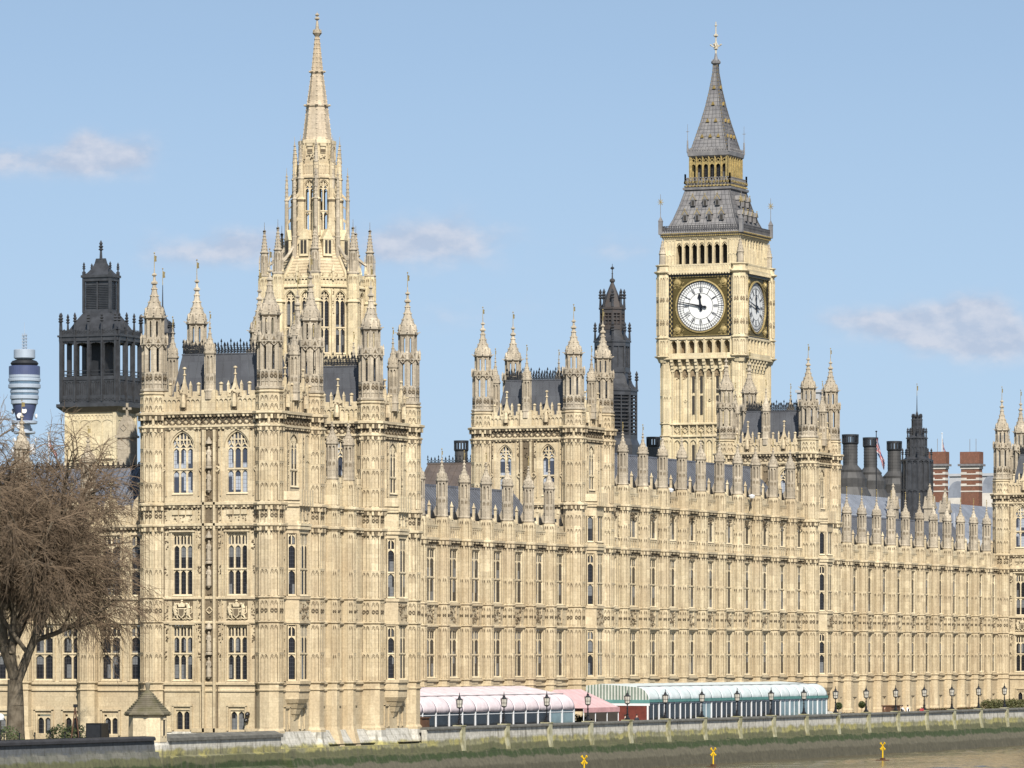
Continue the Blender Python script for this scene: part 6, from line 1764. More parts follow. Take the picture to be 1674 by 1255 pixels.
def awning():
    root = thing('awning', 'open rose pink awning on white poles between the two marquees', 'awning', (456.3, 184.9, 3.41)); L = 9.4; D = 6.8; h0, h1 = 2.55, 4.35
    r = MB(); r.add([(0, 0, h0), (L, 0, h0), (L, D, h0), (0, D, h0), (.4, 3.2, h1), (L-2.2, 3.2, h1)], [(0, 1, 5, 4), (1, 2, 5), (2, 3, 4, 5), (3, 0, 4)])
    c = r.build('canopy', M['rose'], root); sm = c.modifiers.new('thickness', 'SOLIDIFY'); sm.thickness = .05
    v = MB(); v.box(-.02, L+.02, -.06, -.02, h0-.45, h0+.02); v.box(L+.02, L+.06, -.05, D, h0-.45, h0+.02)
    for i in range(24): pass
    v.build('valance', M['rose2'], root)
    for x in (.1, 3.2, 6.3, L-.1):
        for y in (.05, D-.1): p = MB(); p.tube((x, y, 0), (x, y, h0), .05, None, 6); p.build('pole', M['white'], root)
awning()
# ------------------------------------------------------------ terrace furniture and planting
def table(u, y, lab, group='tables under the awning'):
    t = thing('round_table', lab, 'table', (u, y, 3.41), 0, group)
    m = MB(); m.lathe(0, 0, [(.72, .42), (.76, .42)], 16); m.build('tabletop', M['white'], t); m = MB(); m.tube((0, 0, 0), (0, 0, .72), .04, None, 6); m.lathe(0, 0, [(0, .25), (.04, .2)], 10); m.build('stem', M['lead'], t)
for i, (u, y) in enumerate(((458.5, 186.0), (460.8, 186.4), (463.4, 186.0))):
    table(u, y, ['white round table nearest the pink marquee under the awning', 'middle white round table under the rose awning', 'white round table at the far corner of the rose awning'][i])
def leaf_ball(mb, c, r, n, rnd, size=.09, squash=1.0):
    for _ in range(n):
        d = Vector((rnd.gauss(0, 1), rnd.gauss(0, 1), rnd.gauss(0, 1))).normalized() * r * rnd.uniform(.72, 1.06)
        p = Vector(c) + Vector((d.x, d.y, d.z*squash)); a = Vector((rnd.gauss(0, 1), rnd.gauss(0, 1), rnd.gauss(0, 1))).normalized(); b = a.orthogonal().normalized(); s = size*rnd.uniform(.6, 1.3)
        mb.add([tuple(p-a*s), tuple(p+b*s*.5), tuple(p+a*s), tuple(p-b*s*.5)], [(0, 1, 2, 3)])
M['leaf'] = plain('evergreen_leaves', (.04, .06, .018), .55, 0, .4, 4, .4, (.07, .085, .025)); M['hedge'] = plain('olive_hedge_leaves', (.10, .095, .03), .6, 0, .4, 3, .4, (.055, .065, .02))
M['pot'] = plain('terracotta', (.22, .09, .05), .8)
M['bark'] = plain('plane_tree_bark', (.18, .15, .11), .9, 0, .35, 1.8, .2, (.09, .072, .05)); M['twig'] = plain('winter_twigs', (.19, .14, .095), .9, 0, .3, .5, .2, (.13, .092, .06))
def topiary(px, v, lab):
    u = UV(px, v); rnd = random.Random(px)
    t = thing('topiary_tree', lab, 'clipped tree', (u, v, 3.41), 0, 'round clipped trees on the terrace')
    m = MB(); m.lathe(0, 0, [(0, .28), (.5, .36), (.55, .38)], 12); m.build('pot', M['pot'], t)
    m = MB(); m.tube((0, 0, .5), (0, 0, 1.7), .04, .03, 6); m.build('trunk', M['bark'], t)
    m = MB(); leaf_ball(m, (0, 0, 2.0), .4, 1300, rnd, .07); leaf_ball(m, (0, 0, 2.0), .34, 500, rnd, .1); m.build('crown', M['leaf'], t)
topiary(1371, 186.2, 'round clipped tree in a pot just past the white marquee'); topiary(1409, 188.5, 'round clipped tree in a pot further along, beside the twelfth lamp')
def hedge(px0, px1, v, h, lab, name='hedge', mat='hedge', w=.9):
    u0, u1 = UV(px0, v), UV(px1, v); rnd = random.Random(px0); t = thing(name, lab, 'hedge', (u0, v, 3.41))
    m = MB(); n = max(2, int((u1-u0)/1.0))
    for i in range(n):
        leaf_ball(m, ((u1-u0)*(i+.5)/n, rnd.uniform(-.2, .2), h*.55), w*rnd.uniform(.8, 1.1), 420, rnd, .13, h*.55/w*rnd.uniform(.85, 1.15))
    m.build('foliage', M[mat], t)
    s = MB()
    for i in range(n): s.tube(((u1-u0)*(i+.5)/n, 0, 0), ((u1-u0)*(i+.5)/n, 0, h*.6), .04, .02, 5)
    s.build('stem', M['bark'], t)
hedge(1608, 1690, 188.5, 2.0, 'brownish clipped hedge on the terrace at the right edge')
hedge(938, 962, 187.5, 1.7, 'dark potted shrubs under the left end of the rose awning', 'shrub', 'leaf', .6)
def planter(px0, px1, v, lab):
    u0, u1 = UV(px0, v), UV(px1, v); rnd = random.Random(px0); t = thing('flower_planter', lab, 'planter', (u0, v, 3.41)); m = MB(); m.box(0, u1-u0, -.25, .25, 0, .75); m.build('box', M['timber'], t)
    m = MB()
    for i in range(int((u1-u0)/.5)): leaf_ball(m, (.3+i*.5, 0, .95), .3, 120, rnd, .09)
    m.build('plants', M['redleaf'], t)
M['redleaf'] = plain('reddish_leaves', (.12, .05, .03), .6, 0, .4, 4, .3, (.05, .07, .02))
planter(1362, 1400, 185.2, 'planter of reddish plants behind the wall past the white marquee'); planter(1500, 1560, 190.5, 'long low planter of reddish plants along the far front'); planter(1565, 1604, 190.5, 'low reddish planter just left of the hedge')
def booth(px, v, w, h, lab, name, mat):
    u = UV(px, v); t = thing(name, lab, 'cabinet', (u, v, 3.41)); m = MB(); m.box(0, w, 0, 1.1, 0, h)
    for i in range(6): m.box(w*i/6+.03, w*(i+1)/6-.03, -.04, 0, .1, h-.15)
    m.build('body', mat, t); m = MB(); m.box(-.08, w+.08, -.12, 1.2, h, h+.12); m.build('top', M['timber'], t)
booth(1457, 187.0, 3.2, 1.75, 'brown timber serving booth on the terrace left of the two officers', 'timber_booth', M['timber'])
booth(690, 184.6, 1.6, 2.0, 'brown timber bin at the tower end of the pink marquee', 'timber_bin', M['timber'])
b_ = thing('bag', 'red bag on the river wall right of the officers', 'bag', (UV(1507, 183.3), 183.3, 4.65)); m = MB(); m.prismz([(-.35, -.18), (.35, -.18), (.3, .18), (-.3, .18)], 0, .28, .75); m.build('body', plain('red_cloth', (.5, .06, .07), .8), b_); m = MB(); m.bar(-.2, .25, -.12, .42, .04, -.03, .03); m.bar(-.12, .42, .12, .42, .04, -.03, .03); m.bar(.12, .42, .2, .25, .04, -.03, .03); m.build('handle', M['black'], b_)
# ------------------------------------------------------------ people
M['skin'] = plain('skin', (.48, .30, .22), .6); M['whitecloth'] = plain('white_shirt', (.72, .72, .72), .8); M['darkcloth'] = plain('dark_cloth', (.02, .022, .03), .8); M['hair'] = plain('dark_hair', (.03, .02, .015), .7); M['brownc'] = plain('brown_coat', (.16, .10, .06), .8)
def person(lab, loc, rz, pose='stand', shirt='whitecloth', legs='darkcloth', vest=True, arms=((.0, .0), (.0, .0)), hat=False):
    root = thing('person', lab, 'person', loc, rz)
    sit = pose == 'sit'; hip = .52 if sit else .92
    J = [(0, 0, hip), (0, 0, hip+.22), (0, .01, hip+.46), (0, .0, hip+.56), (0, -.01, hip+.66), (0, -.02, hip+.78)]
    Rr = [.15, .14, .15, .065, .09, .085]; E = [(0, 1), (1, 2), (2, 3), (3, 4), (4, 5)]
    def chain(start, pts, rs):
        prev = start
        for p, r in zip(pts, rs): J.append(p); Rr.append(r); E.append((prev, len(J)-1)); prev = len(J)-1
        return prev
    for sx, (fw, bend) in ((-1, arms[0]), (1, arms[1])):
        e = chain(2, [(sx*.19, 0, hip+.47), (sx*.25, -.04-fw*.12, hip+.2), (sx*(.24-bend*.16), -.12-fw*.25, hip-.02+bend*.2), (sx*(.235-bend*.2), -.17-fw*.3, hip-.09+bend*.22)], [.075, .05, .036, .035])
        if sit: chain(0, [(sx*.1, -.05, hip-.02), (sx*.12, -.46, hip-.02), (sx*.12, -.44, .08), (sx*.12, -.58, .04)], [.1, .07, .05, .04])
        else: chain(0, [(sx*.09, 0, hip-.06), (sx*.11, -.02, .5), (sx*.12, .02, .09), (sx*.13, -.13, .04)], [.105, .07, .048, .042])
    me = bpy.data.meshes.new('body'); me.from_pydata(J, E, []); 
    o = bpy.data.objects.new('body', me); COL.objects.link(o); o.parent = root
    m = o.modifiers.new('skin', 'SKIN'); m.use_smooth_shade = True
    sv = me.skin_vertices[0].data if me.skin_vertices else None
    if sv is None:
        bpy.context.view_layer.objects.active = o; o.select_set(True); bpy.ops.mesh.customdata_skin_add(); sv = me.skin_vertices[0].data
    for i, r in enumerate(Rr): sv[i].radius = (r, r*.8 if i < 3 else r); sv[i].use_root = (i == 0)
    ss = o.modifiers.new('sub', 'SUBSURF'); ss.levels = 1; ss.render_levels = 1
    mt, nt, b = new_mat('person_' + shirt + legs)
    tcn = N(nt, 'ShaderNodeTexCoord'); sp = N(nt, 'ShaderNodeSeparateXYZ'); nt.links.new(tcn.outputs['Object'], sp.inputs[0])
    zc = sp.outputs[2]; skin = (.48, .30, .22); sc_ = tuple(M[shirt].node_tree.nodes['Principled BSDF'].inputs['Base Color'].default_value)[:3]
    col = {'whitecloth': (.72, .72, .72), 'darkcloth': (.02, .022, .03), 'brownc': (.16, .10, .06)}
    c = mixrgb(nt, mth(nt, 'GREATER_THAN', zc, hip+.02 if not sit else hip+.03), col[legs], col[shirt]); c = mixrgb(nt, mth(nt, 'GREATER_THAN', zc, hip+.56), c, skin)
    nt.links.new(c, b.inputs['Base Color']); b.inputs['Roughness'].default_value = .8
    me.materials.append(mt)
    h = MB(); h.lathe(0, .01, [(hip+.72, .085), (hip+.78, .105), (hip+.84, .09), (hip+.88, .03)], 14); h.build('hair', M['hair'], root)
    n = MB(); n.lathe(0, -.085, [(hip+.69, .012), (hip+.72, .02), (hip+.75, .01)], 6); n.build('nose', M['skin'], root)
    if vest:
        v = MB(); v.lathe(0, 0, [(hip+.03, .175), (hip+.25, .17), (hip+.45, .16)], 14); o2 = v.build('vest', M['darkcloth'], root); o2.scale = (1.0, .85, 1)
    for sx, (fw, bend) in ((-1, arms[0]), (1, arms[1])):
        hd = MB(); bx, by, bz = sx*(.235-bend*.2), -.17-fw*.3, hip-.09+bend*.22
        hd.lathe(bx, by, [(bz-.08, .03), (bz-.03, .04), (bz+.02, .032)], 8)
        for f in range(4): hd.tube((bx-.03+.02*f, by, bz-.07), (bx-.03+.02*f, by-.025, bz-.13-.012*(f in (1, 2))), .010, .008, 5); 
        hd.tube((bx-sx*.03, by-.01, bz-.02), (bx-sx*.055, by-.03, bz-.075), .011, .009, 5)
        hd.build('hand', M['skin'], root)
    return root
person('officer in white shirt and dark vest leaning by the thirteenth lamp', (UV(1475, 184.9), 184.9, 3.41+.15), R(60), arms=((.6, .5), (.2, .1)))
person('officer in white shirt and dark vest facing the river, right of the other officer', (UV(1484, 184.6), 184.6, 3.41+.15), R(-10), arms=((.1, .0), (.1, .0)))
person('person in brown coat standing behind the timber booth left end', (UV(1446, 187.3), 187.3, 3.41), R(20), shirt='brownc', vest=False)
def chair(lab, loc, rz):
    t = thing('chair', lab, 'chair', loc, rz, 'chairs under the awning'); m = MB(); m.box(-.22, .22, -.22, .22, .42, .47); m.build('seat', M['white'], t); m = MB(); m.box(-.22, .22, .19, .23, .5, .9); m.build('backrest', M['white'], t)
    for x in (-.2, .2):
        for y in (-.2, .2): m = MB(); m.box(x-.02, x+.02, y-.02, y+.02, 0, .42); m.build('leg', M['lead'], t)
seats = [(458.3, 185.15, 180, 'person in white top seated at the table nearest the pink marquee', 'chair nearest the pink marquee, facing inland'), (461.3, 185.5, 180, 'person in white top seated at the middle table under the awning', 'chair at the middle table under the awning'),
         (463.7, 187.1, 0, 'person in dark coat seated facing the river at the far awning table', 'chair at the far awning table, facing the river')]
for i, (u, y, a, lp, lc) in enumerate(seats):
    chair('white ' + lc, (u, y, 3.41), R(a)); person(lp, (u, y+(.04 if a else -.04), 3.41), R(a), 'sit', 'whitecloth' if i < 2 else 'darkcloth', vest=False, arms=((.4, .3), (.4, .3)))
person('person in white top standing before the red-brown end wall of the striped gable', (UV(1022, 184.9), 184.9, 3.41), R(30), shirt='whitecloth', vest=False)
person('person in dark coat standing left of the white marquee under the teal valance', (UV(1041, 184.9), 184.9, 3.41), R(-30), shirt='darkcloth', vest=False)
# ------------------------------------------------------------ yellow beacons in the river
M['yellow'] = plain('yellow_paint', (.75, .48, .015), .45, 0, .12, 2)
def beacon(px, w, lab, s=1.0):
    t_ = (px-837)/8200; u = w*(CA+t_*SA); v = w*(SA-t_*CA)
    r = thing('river_beacon', lab, 'beacon', (u, v, 0), R(-25), 'yellow river beacons'); H = 1.55
    m = MB(); m.tube((0, 0, -.8), (0, 0, H), .11, .09, 8); m.build('post', M['yellow'], r)
    m = MB()
    for a in (45, 135): m.push(T((0, 0, H+.25)) @ Matrix.Rotation(R(a), 4, 'Y')); m.box(-.07, .07, -.06, .06, -.62, .62); m.box(-.14, .14, -.05, .05, .5, .62); m.box(-.14, .14, -.05, .05, -.62, -.5); m.pop()
    for a in (45, 135): m.push(T((0, 0, H+.25)) @ RZ(R(90)) @ Matrix.Rotation(R(a), 4, 'Y')); m.box(-.068, .068, -.058, .058, -.62, .62); m.pop()
    m.build('cross_topmark', M['yellow'], r)
    m = MB(); m.box(-.9, .9, -.4, .4, -.12, .1); m.box(-.25, .25, -.25, .25, .1, .35); m.build('float', M['timber'], r); r.scale = (.78, .78, .84)
beacon(1443, 531, 'yellow cross-topped beacon on its float, rightmost in the water'); beacon(1166, 500, 'yellow cross-topped beacon in the middle of the river edge'); beacon(955, 462, 'yellow beacon cut off by the bottom edge of the photo')
# ------------------------------------------------------------ the bare plane tree
def tree():
    rnd = random.Random(11)
    root = thing('bare_tree', 'large leafless plane tree with drooping twigs at the left edge', 'tree', (354.0, 192.4, 3.4))
    tr = MB(); brm = MB(); tw = MB()
    cnt = [0]
    def seg(p, d, L, r, lvl):
        d = d.normalized(); n = 3 if lvl < 3 else 2
        pts = [p]
        for i in range(n):
            d = (d + Vector((rnd.gauss(0, .16 if lvl else .05), rnd.gauss(0, .16 if lvl else .05), rnd.gauss(0, .12)))).normalized()
            if 1 <= lvl <= 3: d = (d + Vector((0, 0, .16))).normalized()
            if lvl >= 4: d = (d + Vector((0, 0, -.24))).normalized()
            pts.append(pts[-1] + d*(L/n))
        r1 = r*.72
        for i in range(n):
            a = r+(r1-r)*i/n; b = r+(r1-r)*(i+1)/n
            (tr if lvl == 0 else brm if lvl < 4 else tw).tube(pts[i], pts[i+1], a, b, 16 if lvl == 0 else 9 if lvl < 3 else 5 if lvl < 4 else 3)
        if lvl == 6: return
        kids = {0: 5, 1: 5, 2: 6, 3: 6, 4: 6, 5: 6}[lvl]
        for k in range(kids):
            t = 1.0 if (k == 0) else rnd.uniform(.35, 1.0) if lvl else rnd.uniform(.82, 1.0)
            i = min(n-1, int(t*n)); q = pts[i] + (pts[i+1]-pts[i])*(t*n-i)
            ang = R(rnd.uniform(22, 58) if lvl else rnd.uniform(16, 40)) if k else R(rnd.uniform(5, 22)); az = rnd.uniform(0, 2*math.pi) if lvl else 2*math.pi*(k+.3*rnd.random())/kids
            o = d.orthogonal().normalized(); w = d.cross(o)
            nd = d*math.cos(ang) + (o*math.cos(az)+w*math.sin(az))*math.sin(ang)
            if lvl < 3: nd.z = max(nd.z, .08 if lvl else .5)
            ls = {0: 8.3, 1: 5.3, 2: 3.8, 3: 2.7, 4: 1.6, 5: 1.0}[lvl]*rnd.uniform(.6, 1.35)
            rr = {0: .34, 1: .2, 2: .11, 3: .055, 4: .026, 5: .015}[lvl]*rnd.uniform(.8, 1.15)
            seg(q, nd, ls, min(rr, r1*1.0), lvl+1)
    seg(Vector((0, 0, -.3)), Vector((.02, .0, 1)), 5.6, .82, 0)
    tr.lathe(0, 0, [(-.3, 1.15), (.3, .85), (.9, .72)], 10)
    tr.build('trunk', M['bark'], root); brm.build('branches', M['bark'], root); tw.build('crown', M['twig'], root)
    root.scale = (1.0, 1.0, 1.1)
tree()
# ------------------------------------------------------------ garden edge at the left
def rail():
    t = thing('iron_railing', 'black iron railing on the lawn behind the embankment wall', 'railing', (340, 187.2, 3.41)); L = 20
    m = MB(); m.tube((0, 0, 1.15), (L, 0, 1.15), .03, None, 5); m.tube((0, 0, .6), (L, 0, .6), .025, None, 5); m.build('rails', M['black'], t)
    for i in range(9): p = MB(); x = L*i/8; p.tube((x, 0, 0), (x, 0, 1.6), .05, .05, 6); knob(p, x, 0, 1.65, .08); p.build('post', M['black'], t)
rail()
hedge(88, 134, 192, 1.9, 'rounded dark green bush right of the bare tree trunk', 'bush', 'leaf', 1.1)
hedge(2, 20, 190, 1.9, 'dark green bush left of the bare tree trunk', 'bush', 'leaf', 1.1)
c_ = thing('equipment_cabinet', 'black equipment cabinet beside the stone lodge', 'cabinet', (357.2, 186.4, 3.41)); m = MB(); m.box(0, 1.2, 0, 1.4, 0, 2.3); m.build('body', M['black'], c_); m = MB(); m.box(-.05, 0, .1, 1.3, .15, 2.15); m.build('door', M['iron'], c_)
e_ = thing('metal_stand', 'black triangular metal stand behind the equipment cabinet', 'stand', (358.6, 189.5, 3.41)); m = MB(); m.tube((0, -.5, 0), (0, 0, 3.6), .06, None, 5); m.tube((0, .5, 0), (0, 0, 3.6), .06, None, 5); m.tube((.7, 0, 0), (0, 0, 3.6), .06, None, 5); m.build('legs', M['timber'], e_); m = MB(); m.box(-.12, .12, -.12, .12, 3.55, 3.8); m.build('head', M['iron'], e_)
sl = thing('park_lamp', 'white globe park lamp cut by the left edge', 'street lamp', (345, VU(1, 345), 3.41)); m = MB(); m.tube((0, 0, 0), (0, 0, 2.6), .06, .05, 6); m.build('post', M['black'], sl); m = MB(); m.lathe(0, 0, [(2.6, .1), (2.7, .25), (2.9, .3), (3.1, .22), (3.2, .05)], 12); m.build('globe', M['white'], sl)
# floodlights on the raised front's parapet and on the corner tower
def flood(px, py, v, lab):
    u = UV(px, v); z = ZP(py, u, v); t = thing('floodlight', lab, 'floodlight', (u, v, z)); m = MB(); m.lathe(0, 0, [(-.15, .25), (.1, .35), (.2, .3), (.3, .05)], 10); m.build('housing', M['white'], t); m = MB(); m.tube((0, 0, -.1), (0, .3, -1.6), .05, None, 5); m.build('bracket', M['black'], t)
flood(1229, 812, 193.2, 'white floodlight on the raised front parapet, right one of two'); flood(1096, 802, 193.2, 'white floodlight on the raised front parapet, left one of two')
def spot(px, py, lab):
    u = 385.1; v = VU(px, u); t = thing('wall_spotlight', lab, 'spotlight', (u, v, ZP(py, u, v))); m = MB(); m.push(Matrix.Rotation(R(70), 4, 'Y')); m.lathe(0, 0, [(-.2, .08), (-.05, .18), (.15, .2)], 10); m.pop(); m.build('lamp_head', M['black'], t); m = MB(); m.tube((0, 0, 0), (.35, 0, 0), .04, None, 5); m.build('arm', M['black'], t)
spot(404, 1168, 'upper black spotlight on the near tower wall by the cellar window'); spot(402, 1178, 'lower black spotlight on the near tower wall by the cellar window')
# ------------------------------------------------------------ things behind the palace
def round_chimney(px, u, w_px, ytop, yb, y2, lab, base=True):
    v = VU(px, u); k = (u*CA+v*SA)/8200; zf = lambda py: ZP(py, u, v)
    t = thing('round_chimney', lab, 'chimney', (u, v, 3.4), 0, 'round black iron chimneys'); z = lambda py: zf(py)-3.4; a = w_px*k/2
    m = MB(); m.lathe(0, 0, [(0, a*1.0), (z(ytop)-1.3, a)], 20)
    h = z(ytop)
    for i in range(1, 7):
        zz = h-1.3-(h-1.3-z(yb))*i/7; m.lathe(0, 0, [(zz-.06, a*1.03), (zz+.06, a*1.03)], 20, cap=False)
    m.build('flue', M['sootiron'], t)
    c = MB()
    for i in range(14): an = 2*math.pi*i/14; c.push(RZ(an)); c.box(a*.98, a*1.14, -.09, .09, h-1.35, h-.1); c.pop()
    c.lathe(0, 0, [(h-1.5, a*1.04), (h-1.3, a*1.16), (h-1.2, a*1.05)], 20); 
    for z0, z1 in ((h-.3, h),):
        n = 20
        for i in range(n):
            a0, a1 = 2*math.pi*i/n, 2*math.pi*(i+1)/n; q = [(math.cos(b)*r, math.sin(b)*r) for b, r in ((a0, a*.98), (a1, a*.98), (a1, a*1.16), (a0, a*1.16))]; c.prismz([q[3], q[2], q[1], q[0]], z0, z1)
    c.build('crown', M['iron'], t)
    if base:
        b = MB(); b.lathe(0, 0, [(z(yb), a), (z(yb)-.1, a*1.08), (z(yb+8), a*1.62), (z(yb+8.5), a*1.72), (z(yb+12), a*1.66), (z(yb+12.5), a*1.7), (z(yb+22), a*2.2), (z(yb+22.5), a*2.3), (z(yb+36), a*2.22), (z(yb+36.5), a*2.3), (z(yb+50), a*2.9), (0, a*2.9)], 20); b.build('base', M['sootiron'], t)
M['sootiron'] = slate('sooted_bronze_plates', (.046, .044, .042), (.030, .029, .028), .9, .9)
round_chimney(1390, 715, 24, 710, 760, 820, 'tall black round chimney with open crown, leftmost of the three right of the middle tower')
round_chimney(1423, 722, 22, 715, 764, 820, 'black round chimney with open crown, behind the flagpole')
round_chimney(1462, 729, 22, 721, 770, 822, 'black round chimney with open crown, rightmost of the three beside the iron louvred turret')
round_chimney(754, 640, 21, 720, 800, 840, 'single black round chimney above the brown roof', False)
round_chimney(1068, 700, 20, 714, 800, 840, 'single black round chimney close to the left side of the clock tower', False)
def block_roof(name, lab, cat, px0, px1, u, ytop, ybot, mat, depth=9, crest=False, wall='stone'):
    v1, v0 = VU(px0, u), VU(px1, u); w = v1-v0; zt, zb = ZP(ytop, u+depth/2, v0), ZP(ybot, u, v0)
    t = thing(name, lab, cat, (u, v0, 3.4)); zt -= 3.4; zb -= 3.4
    m = MB(); m.box(0, depth, 0, w, 0, zb); m.build('walls', M[wall], t)
    m = MB(); m.push(SOUTH(-.3, w)); m.add([(0, 0, zb), (w, 0, zb), (w, depth*.45, zt), (0, depth*.45, zt), (w, depth+.3, zb), (0, depth+.3, zb)], [(0, 1, 2, 3), (3, 2, 4, 5), (0, 3, 5), (1, 4, 2), (0, 5, 4, 1)])
    m.box(-.1, w+.1, depth*.45-.1, depth*.45+.1, zt-.05, zt+.12)
    for i in range(int(w/.9)): m.tube((.4+i*.9, 0, zb+.02), (.4+i*.9, depth*.45, zt+.02), .05, None, 4)
    m.pop(); r = m.build('roof', M[mat], t)
    if crest:
        c = MB(); c.push(SOUTH(-.3, w)); cresting(c, 0, w, depth*.45, depth*.45+.01, zt+.1, .75, .45); c.pop(); c.build('cresting', M['iron'], r)
    return t
block_roof('brown_roofed_hall', 'long brown metal roof with iron cresting between the second tower and the middle tower', 'building', 676, 800, 545, 757, 812, 'brownroof', 10, True)
def long_roof():
    u0, u1, v = 596, 752, 214
    t = thing('inner_wing', 'long pale grey roof behind the far pinnacles below the round chimneys', 'palace wing', (u0, v, 3.4)); L = u1-u0
    m = MB(); m.box(0, L, 0, 14, 0, 23.6); m.build('walls', M['stone'], t)
    m = MB(); m.add([(0, -.3, 23.6), (L, -.3, 23.6), (L, 6, 29.3), (0, 6, 29.3), (L, 14.3, 23.6), (0, 14.3, 23.6)], [(0, 1, 2, 3), (3, 2, 4, 5), (0, 3, 5), (1, 4, 2)])
    for i in range(int(L/.8)): m.tube((.3+i*.8, -.3, 23.62), (.3+i*.8, 6, 29.32), .06, None, 4)
    r = m.build('roof', M['palelead'], t)
    m = MB()
    for i in range(9): m.tube((4+i*9.5, .5, 24.2), (4+i*9.5, .5, 27.5), .04, None, 4)
    m.tube((2, .5, 26.2), (L-4, .5, 26.2), .03, None, 4); m.build('guard_rail', M['white'], t)
    m = MB(); m.box(5, L-8, -1.2, -.5, 22.6, 23.9); m.build('white_sheeting', M['white'], t)
long_roof()
def stone_stack(px, v, ytop, w, lab):
    u = UV(px, v); z = ZP(ytop, u, v)-20; t = thing('stone_chimney', lab, 'chimney', (u, v, 20)); m = MB()
    m.box(-w/2, w/2, -w/2, w/2, 0, z-3.3); m.box(-w*.62, w*.62, -w*.62, w*.62, z-3.3, z-3.0); m.frustum(-w*.55, w*.55, -w*.55, w*.55, z-3.0, -w*.4, w*.4, -w*.4, w*.4, z-2.2); m.build('shaft', M['wstone'], t)
    p = MB(); p.lathe(0, 0, [(z-2.2, w*.36), (z-1.2, w*.26), (z-.6, .12), (z, .05)]); crockets(p, 0, 0, [(z-2.2, w*.36), (z-.8, .16)], .3, .1); knob(p, 0, 0, z-.35, .18)
    for e in (0, 90, 180, 270): p.push(RZ(R(e))); p.prism([(-w*.4, z-3.0), (w*.4, z-3.0), (0, z-1.7)], -w*.6, -w*.4); p.pop()
    p.build('cap', M['wstone'], t)
stone_stack(1460, 205, 790, 1.15, 'stone chimney with crocketed cap below the round chimneys'); stone_stack(1520, 205, 790, 1.2, 'stone chimney with crocketed cap beside the iron louvred turret'); stone_stack(1545, 205, 797, 1.2, 'stone chimney with crocketed cap below the left striped brick chimney')
def brick_chimney(px0, px1, w_, ytop, ybot, lab, u):
    v = VU(px1-8, u); k = (u*CA+v*SA)/8200; W = (px1-px0)*k*.82; z = lambda py: ZP(py, u, v)-3.4
    t = thing('brick_chimney', lab, 'chimney', (u, v, 3.4), 0, 'red brick chimneys striped with white stone')
    zt, zb = z(ytop), z(ybot); D = W*.62
    m = MB(); m.box(0, D, 0, W, 0, zt-2.4); m.box(-.15, D+.15, -.15, W+.15, zt-2.0, zt); m.build('brickwork', M['brick'], t)
    s = MB(); n = 4
    s.box(-.12, D+.12, -.12, W+.12, zt-2.9, zt-2.4)
    for i in range(n):
        zz = zt-3.0-(zt-3.0-zb)*(i+.75)/n
        s.box(-.06, D+.06, -.06, W+.06, zz-.1, zz+.1)
        for y0, y1 in ((-.05, W*.16), (W*.68, W+.05)): s.box(-.05, D+.05, y0, y1, zz+1.05, zz+1.3)
    s.build('stone_bands', M['whitestone'], t)
    c = MB(); c.box(-.45, D+.45, -.45, W+.45, zt-2.4, zt-2.05); c.build('cornice', M['lead'], t)
    a = MB()
    for y in (W*.25, W*.6): a.tube((D/2, y, zt), (D/2, y, zt+2.2), .05, None, 4)
    a.build('aerial', M['lead'], t)
M['brick'] = stone('red_brick', (.21, .095, .066), (.17, .078, .055), (.20, .11, .08), (.09, .045, .033), .5, .24, .09); M['whitestone'] = plain('portland_stone', (.62, .58, .52), .9, 0, .2, .6)
brick_chimney(1521, 1553, 0, 738, 805, 'red brick chimney striped with white stone, left of two, beside the iron louvred turret', 800); brick_chimney(1571, 1608, 0, 738, 805, 'red brick chimney striped with white stone, right of two', 806)
def far_block(px0, px1, u, ytop, mat, name, lab, curved=False, depth=25):
    v1, v0 = VU(px0, u), VU(px1, u); w = v1-v0; zt = ZP(ytop, u, v0)-3.4; t = thing(name, lab, 'building', (u, v0, 3.4))
    m = MB(); m.box(0, depth, 0, w, 0, zt-3 if curved else zt)
    if not curved:
        m.box(-.3, depth+.3, -.3, w+.3, zt, zt+.5)
    m.build('walls', M[mat], t)
    if curved:
        r = MB(); n = 12
        for i in range(n):
            a0, a1 = math.pi*i/n, math.pi*(i+1)/n
            r.add([(x, w/2-math.cos(a)*w/2, zt-3+math.sin(a)*3) for x in (0, depth) for a in (a0, a1)], [(0, 1, 3, 2)])
        r.add([(0, w/2-math.cos(math.pi*i/n)*w/2, zt-3+math.sin(math.pi*i/n)*3) for i in range(n+1)], [tuple(range(n+1))])
        r.build('vaulted_roof', M['palelead'], t)
    else:
        g = MB(); nn = max(2, int(w/3))
        for j in range(6):
            for i in range(nn): y = w*(i+.5)/nn; g.box(-.06, .02, y-.8, y+.8, zt-3.2-j*3.6, zt-1.2-j*3.6)
        g.build('windows', M['glass'], t)
    return t
M['greywhite'] = plain('pale_office_stone', (.45, .46, .48), .7, 0, .15, .3)
far_block(1552, 1660, 930, 777, 'greywhite', 'white_building', 'far white flat building behind the striped brick chimneys')
far_block(1548, 1582, 860, 786, 'whitestone', 'vaulted_hall', 'grey vaulted roof between the two striped brick chimneys', True)
far_block(1604, 1630, 862, 778, 'whitestone', 'vaulted_hall', 'pale vaulted roof right of the striped brick chimneys', True)
far_block(1303, 1340, 880, 641, 'greywhite', 'office_block', 'pale grey office block peeping between the turrets right of the clock tower', False, 5)
M['navy'] = plain('blue_banner_screen', (.075, .095, .19), .4, 0, .15, .2); M['towergrey'] = plain('hazed_tower_cladding', (.40, .46, .54), .4, .1, .1, .2); M['towerglass'] = plain('tower_glazing', (.13, .20, .28), .15, 0, .3, .4, .6)  # bluish tower greys have distance haze mixed into the colour
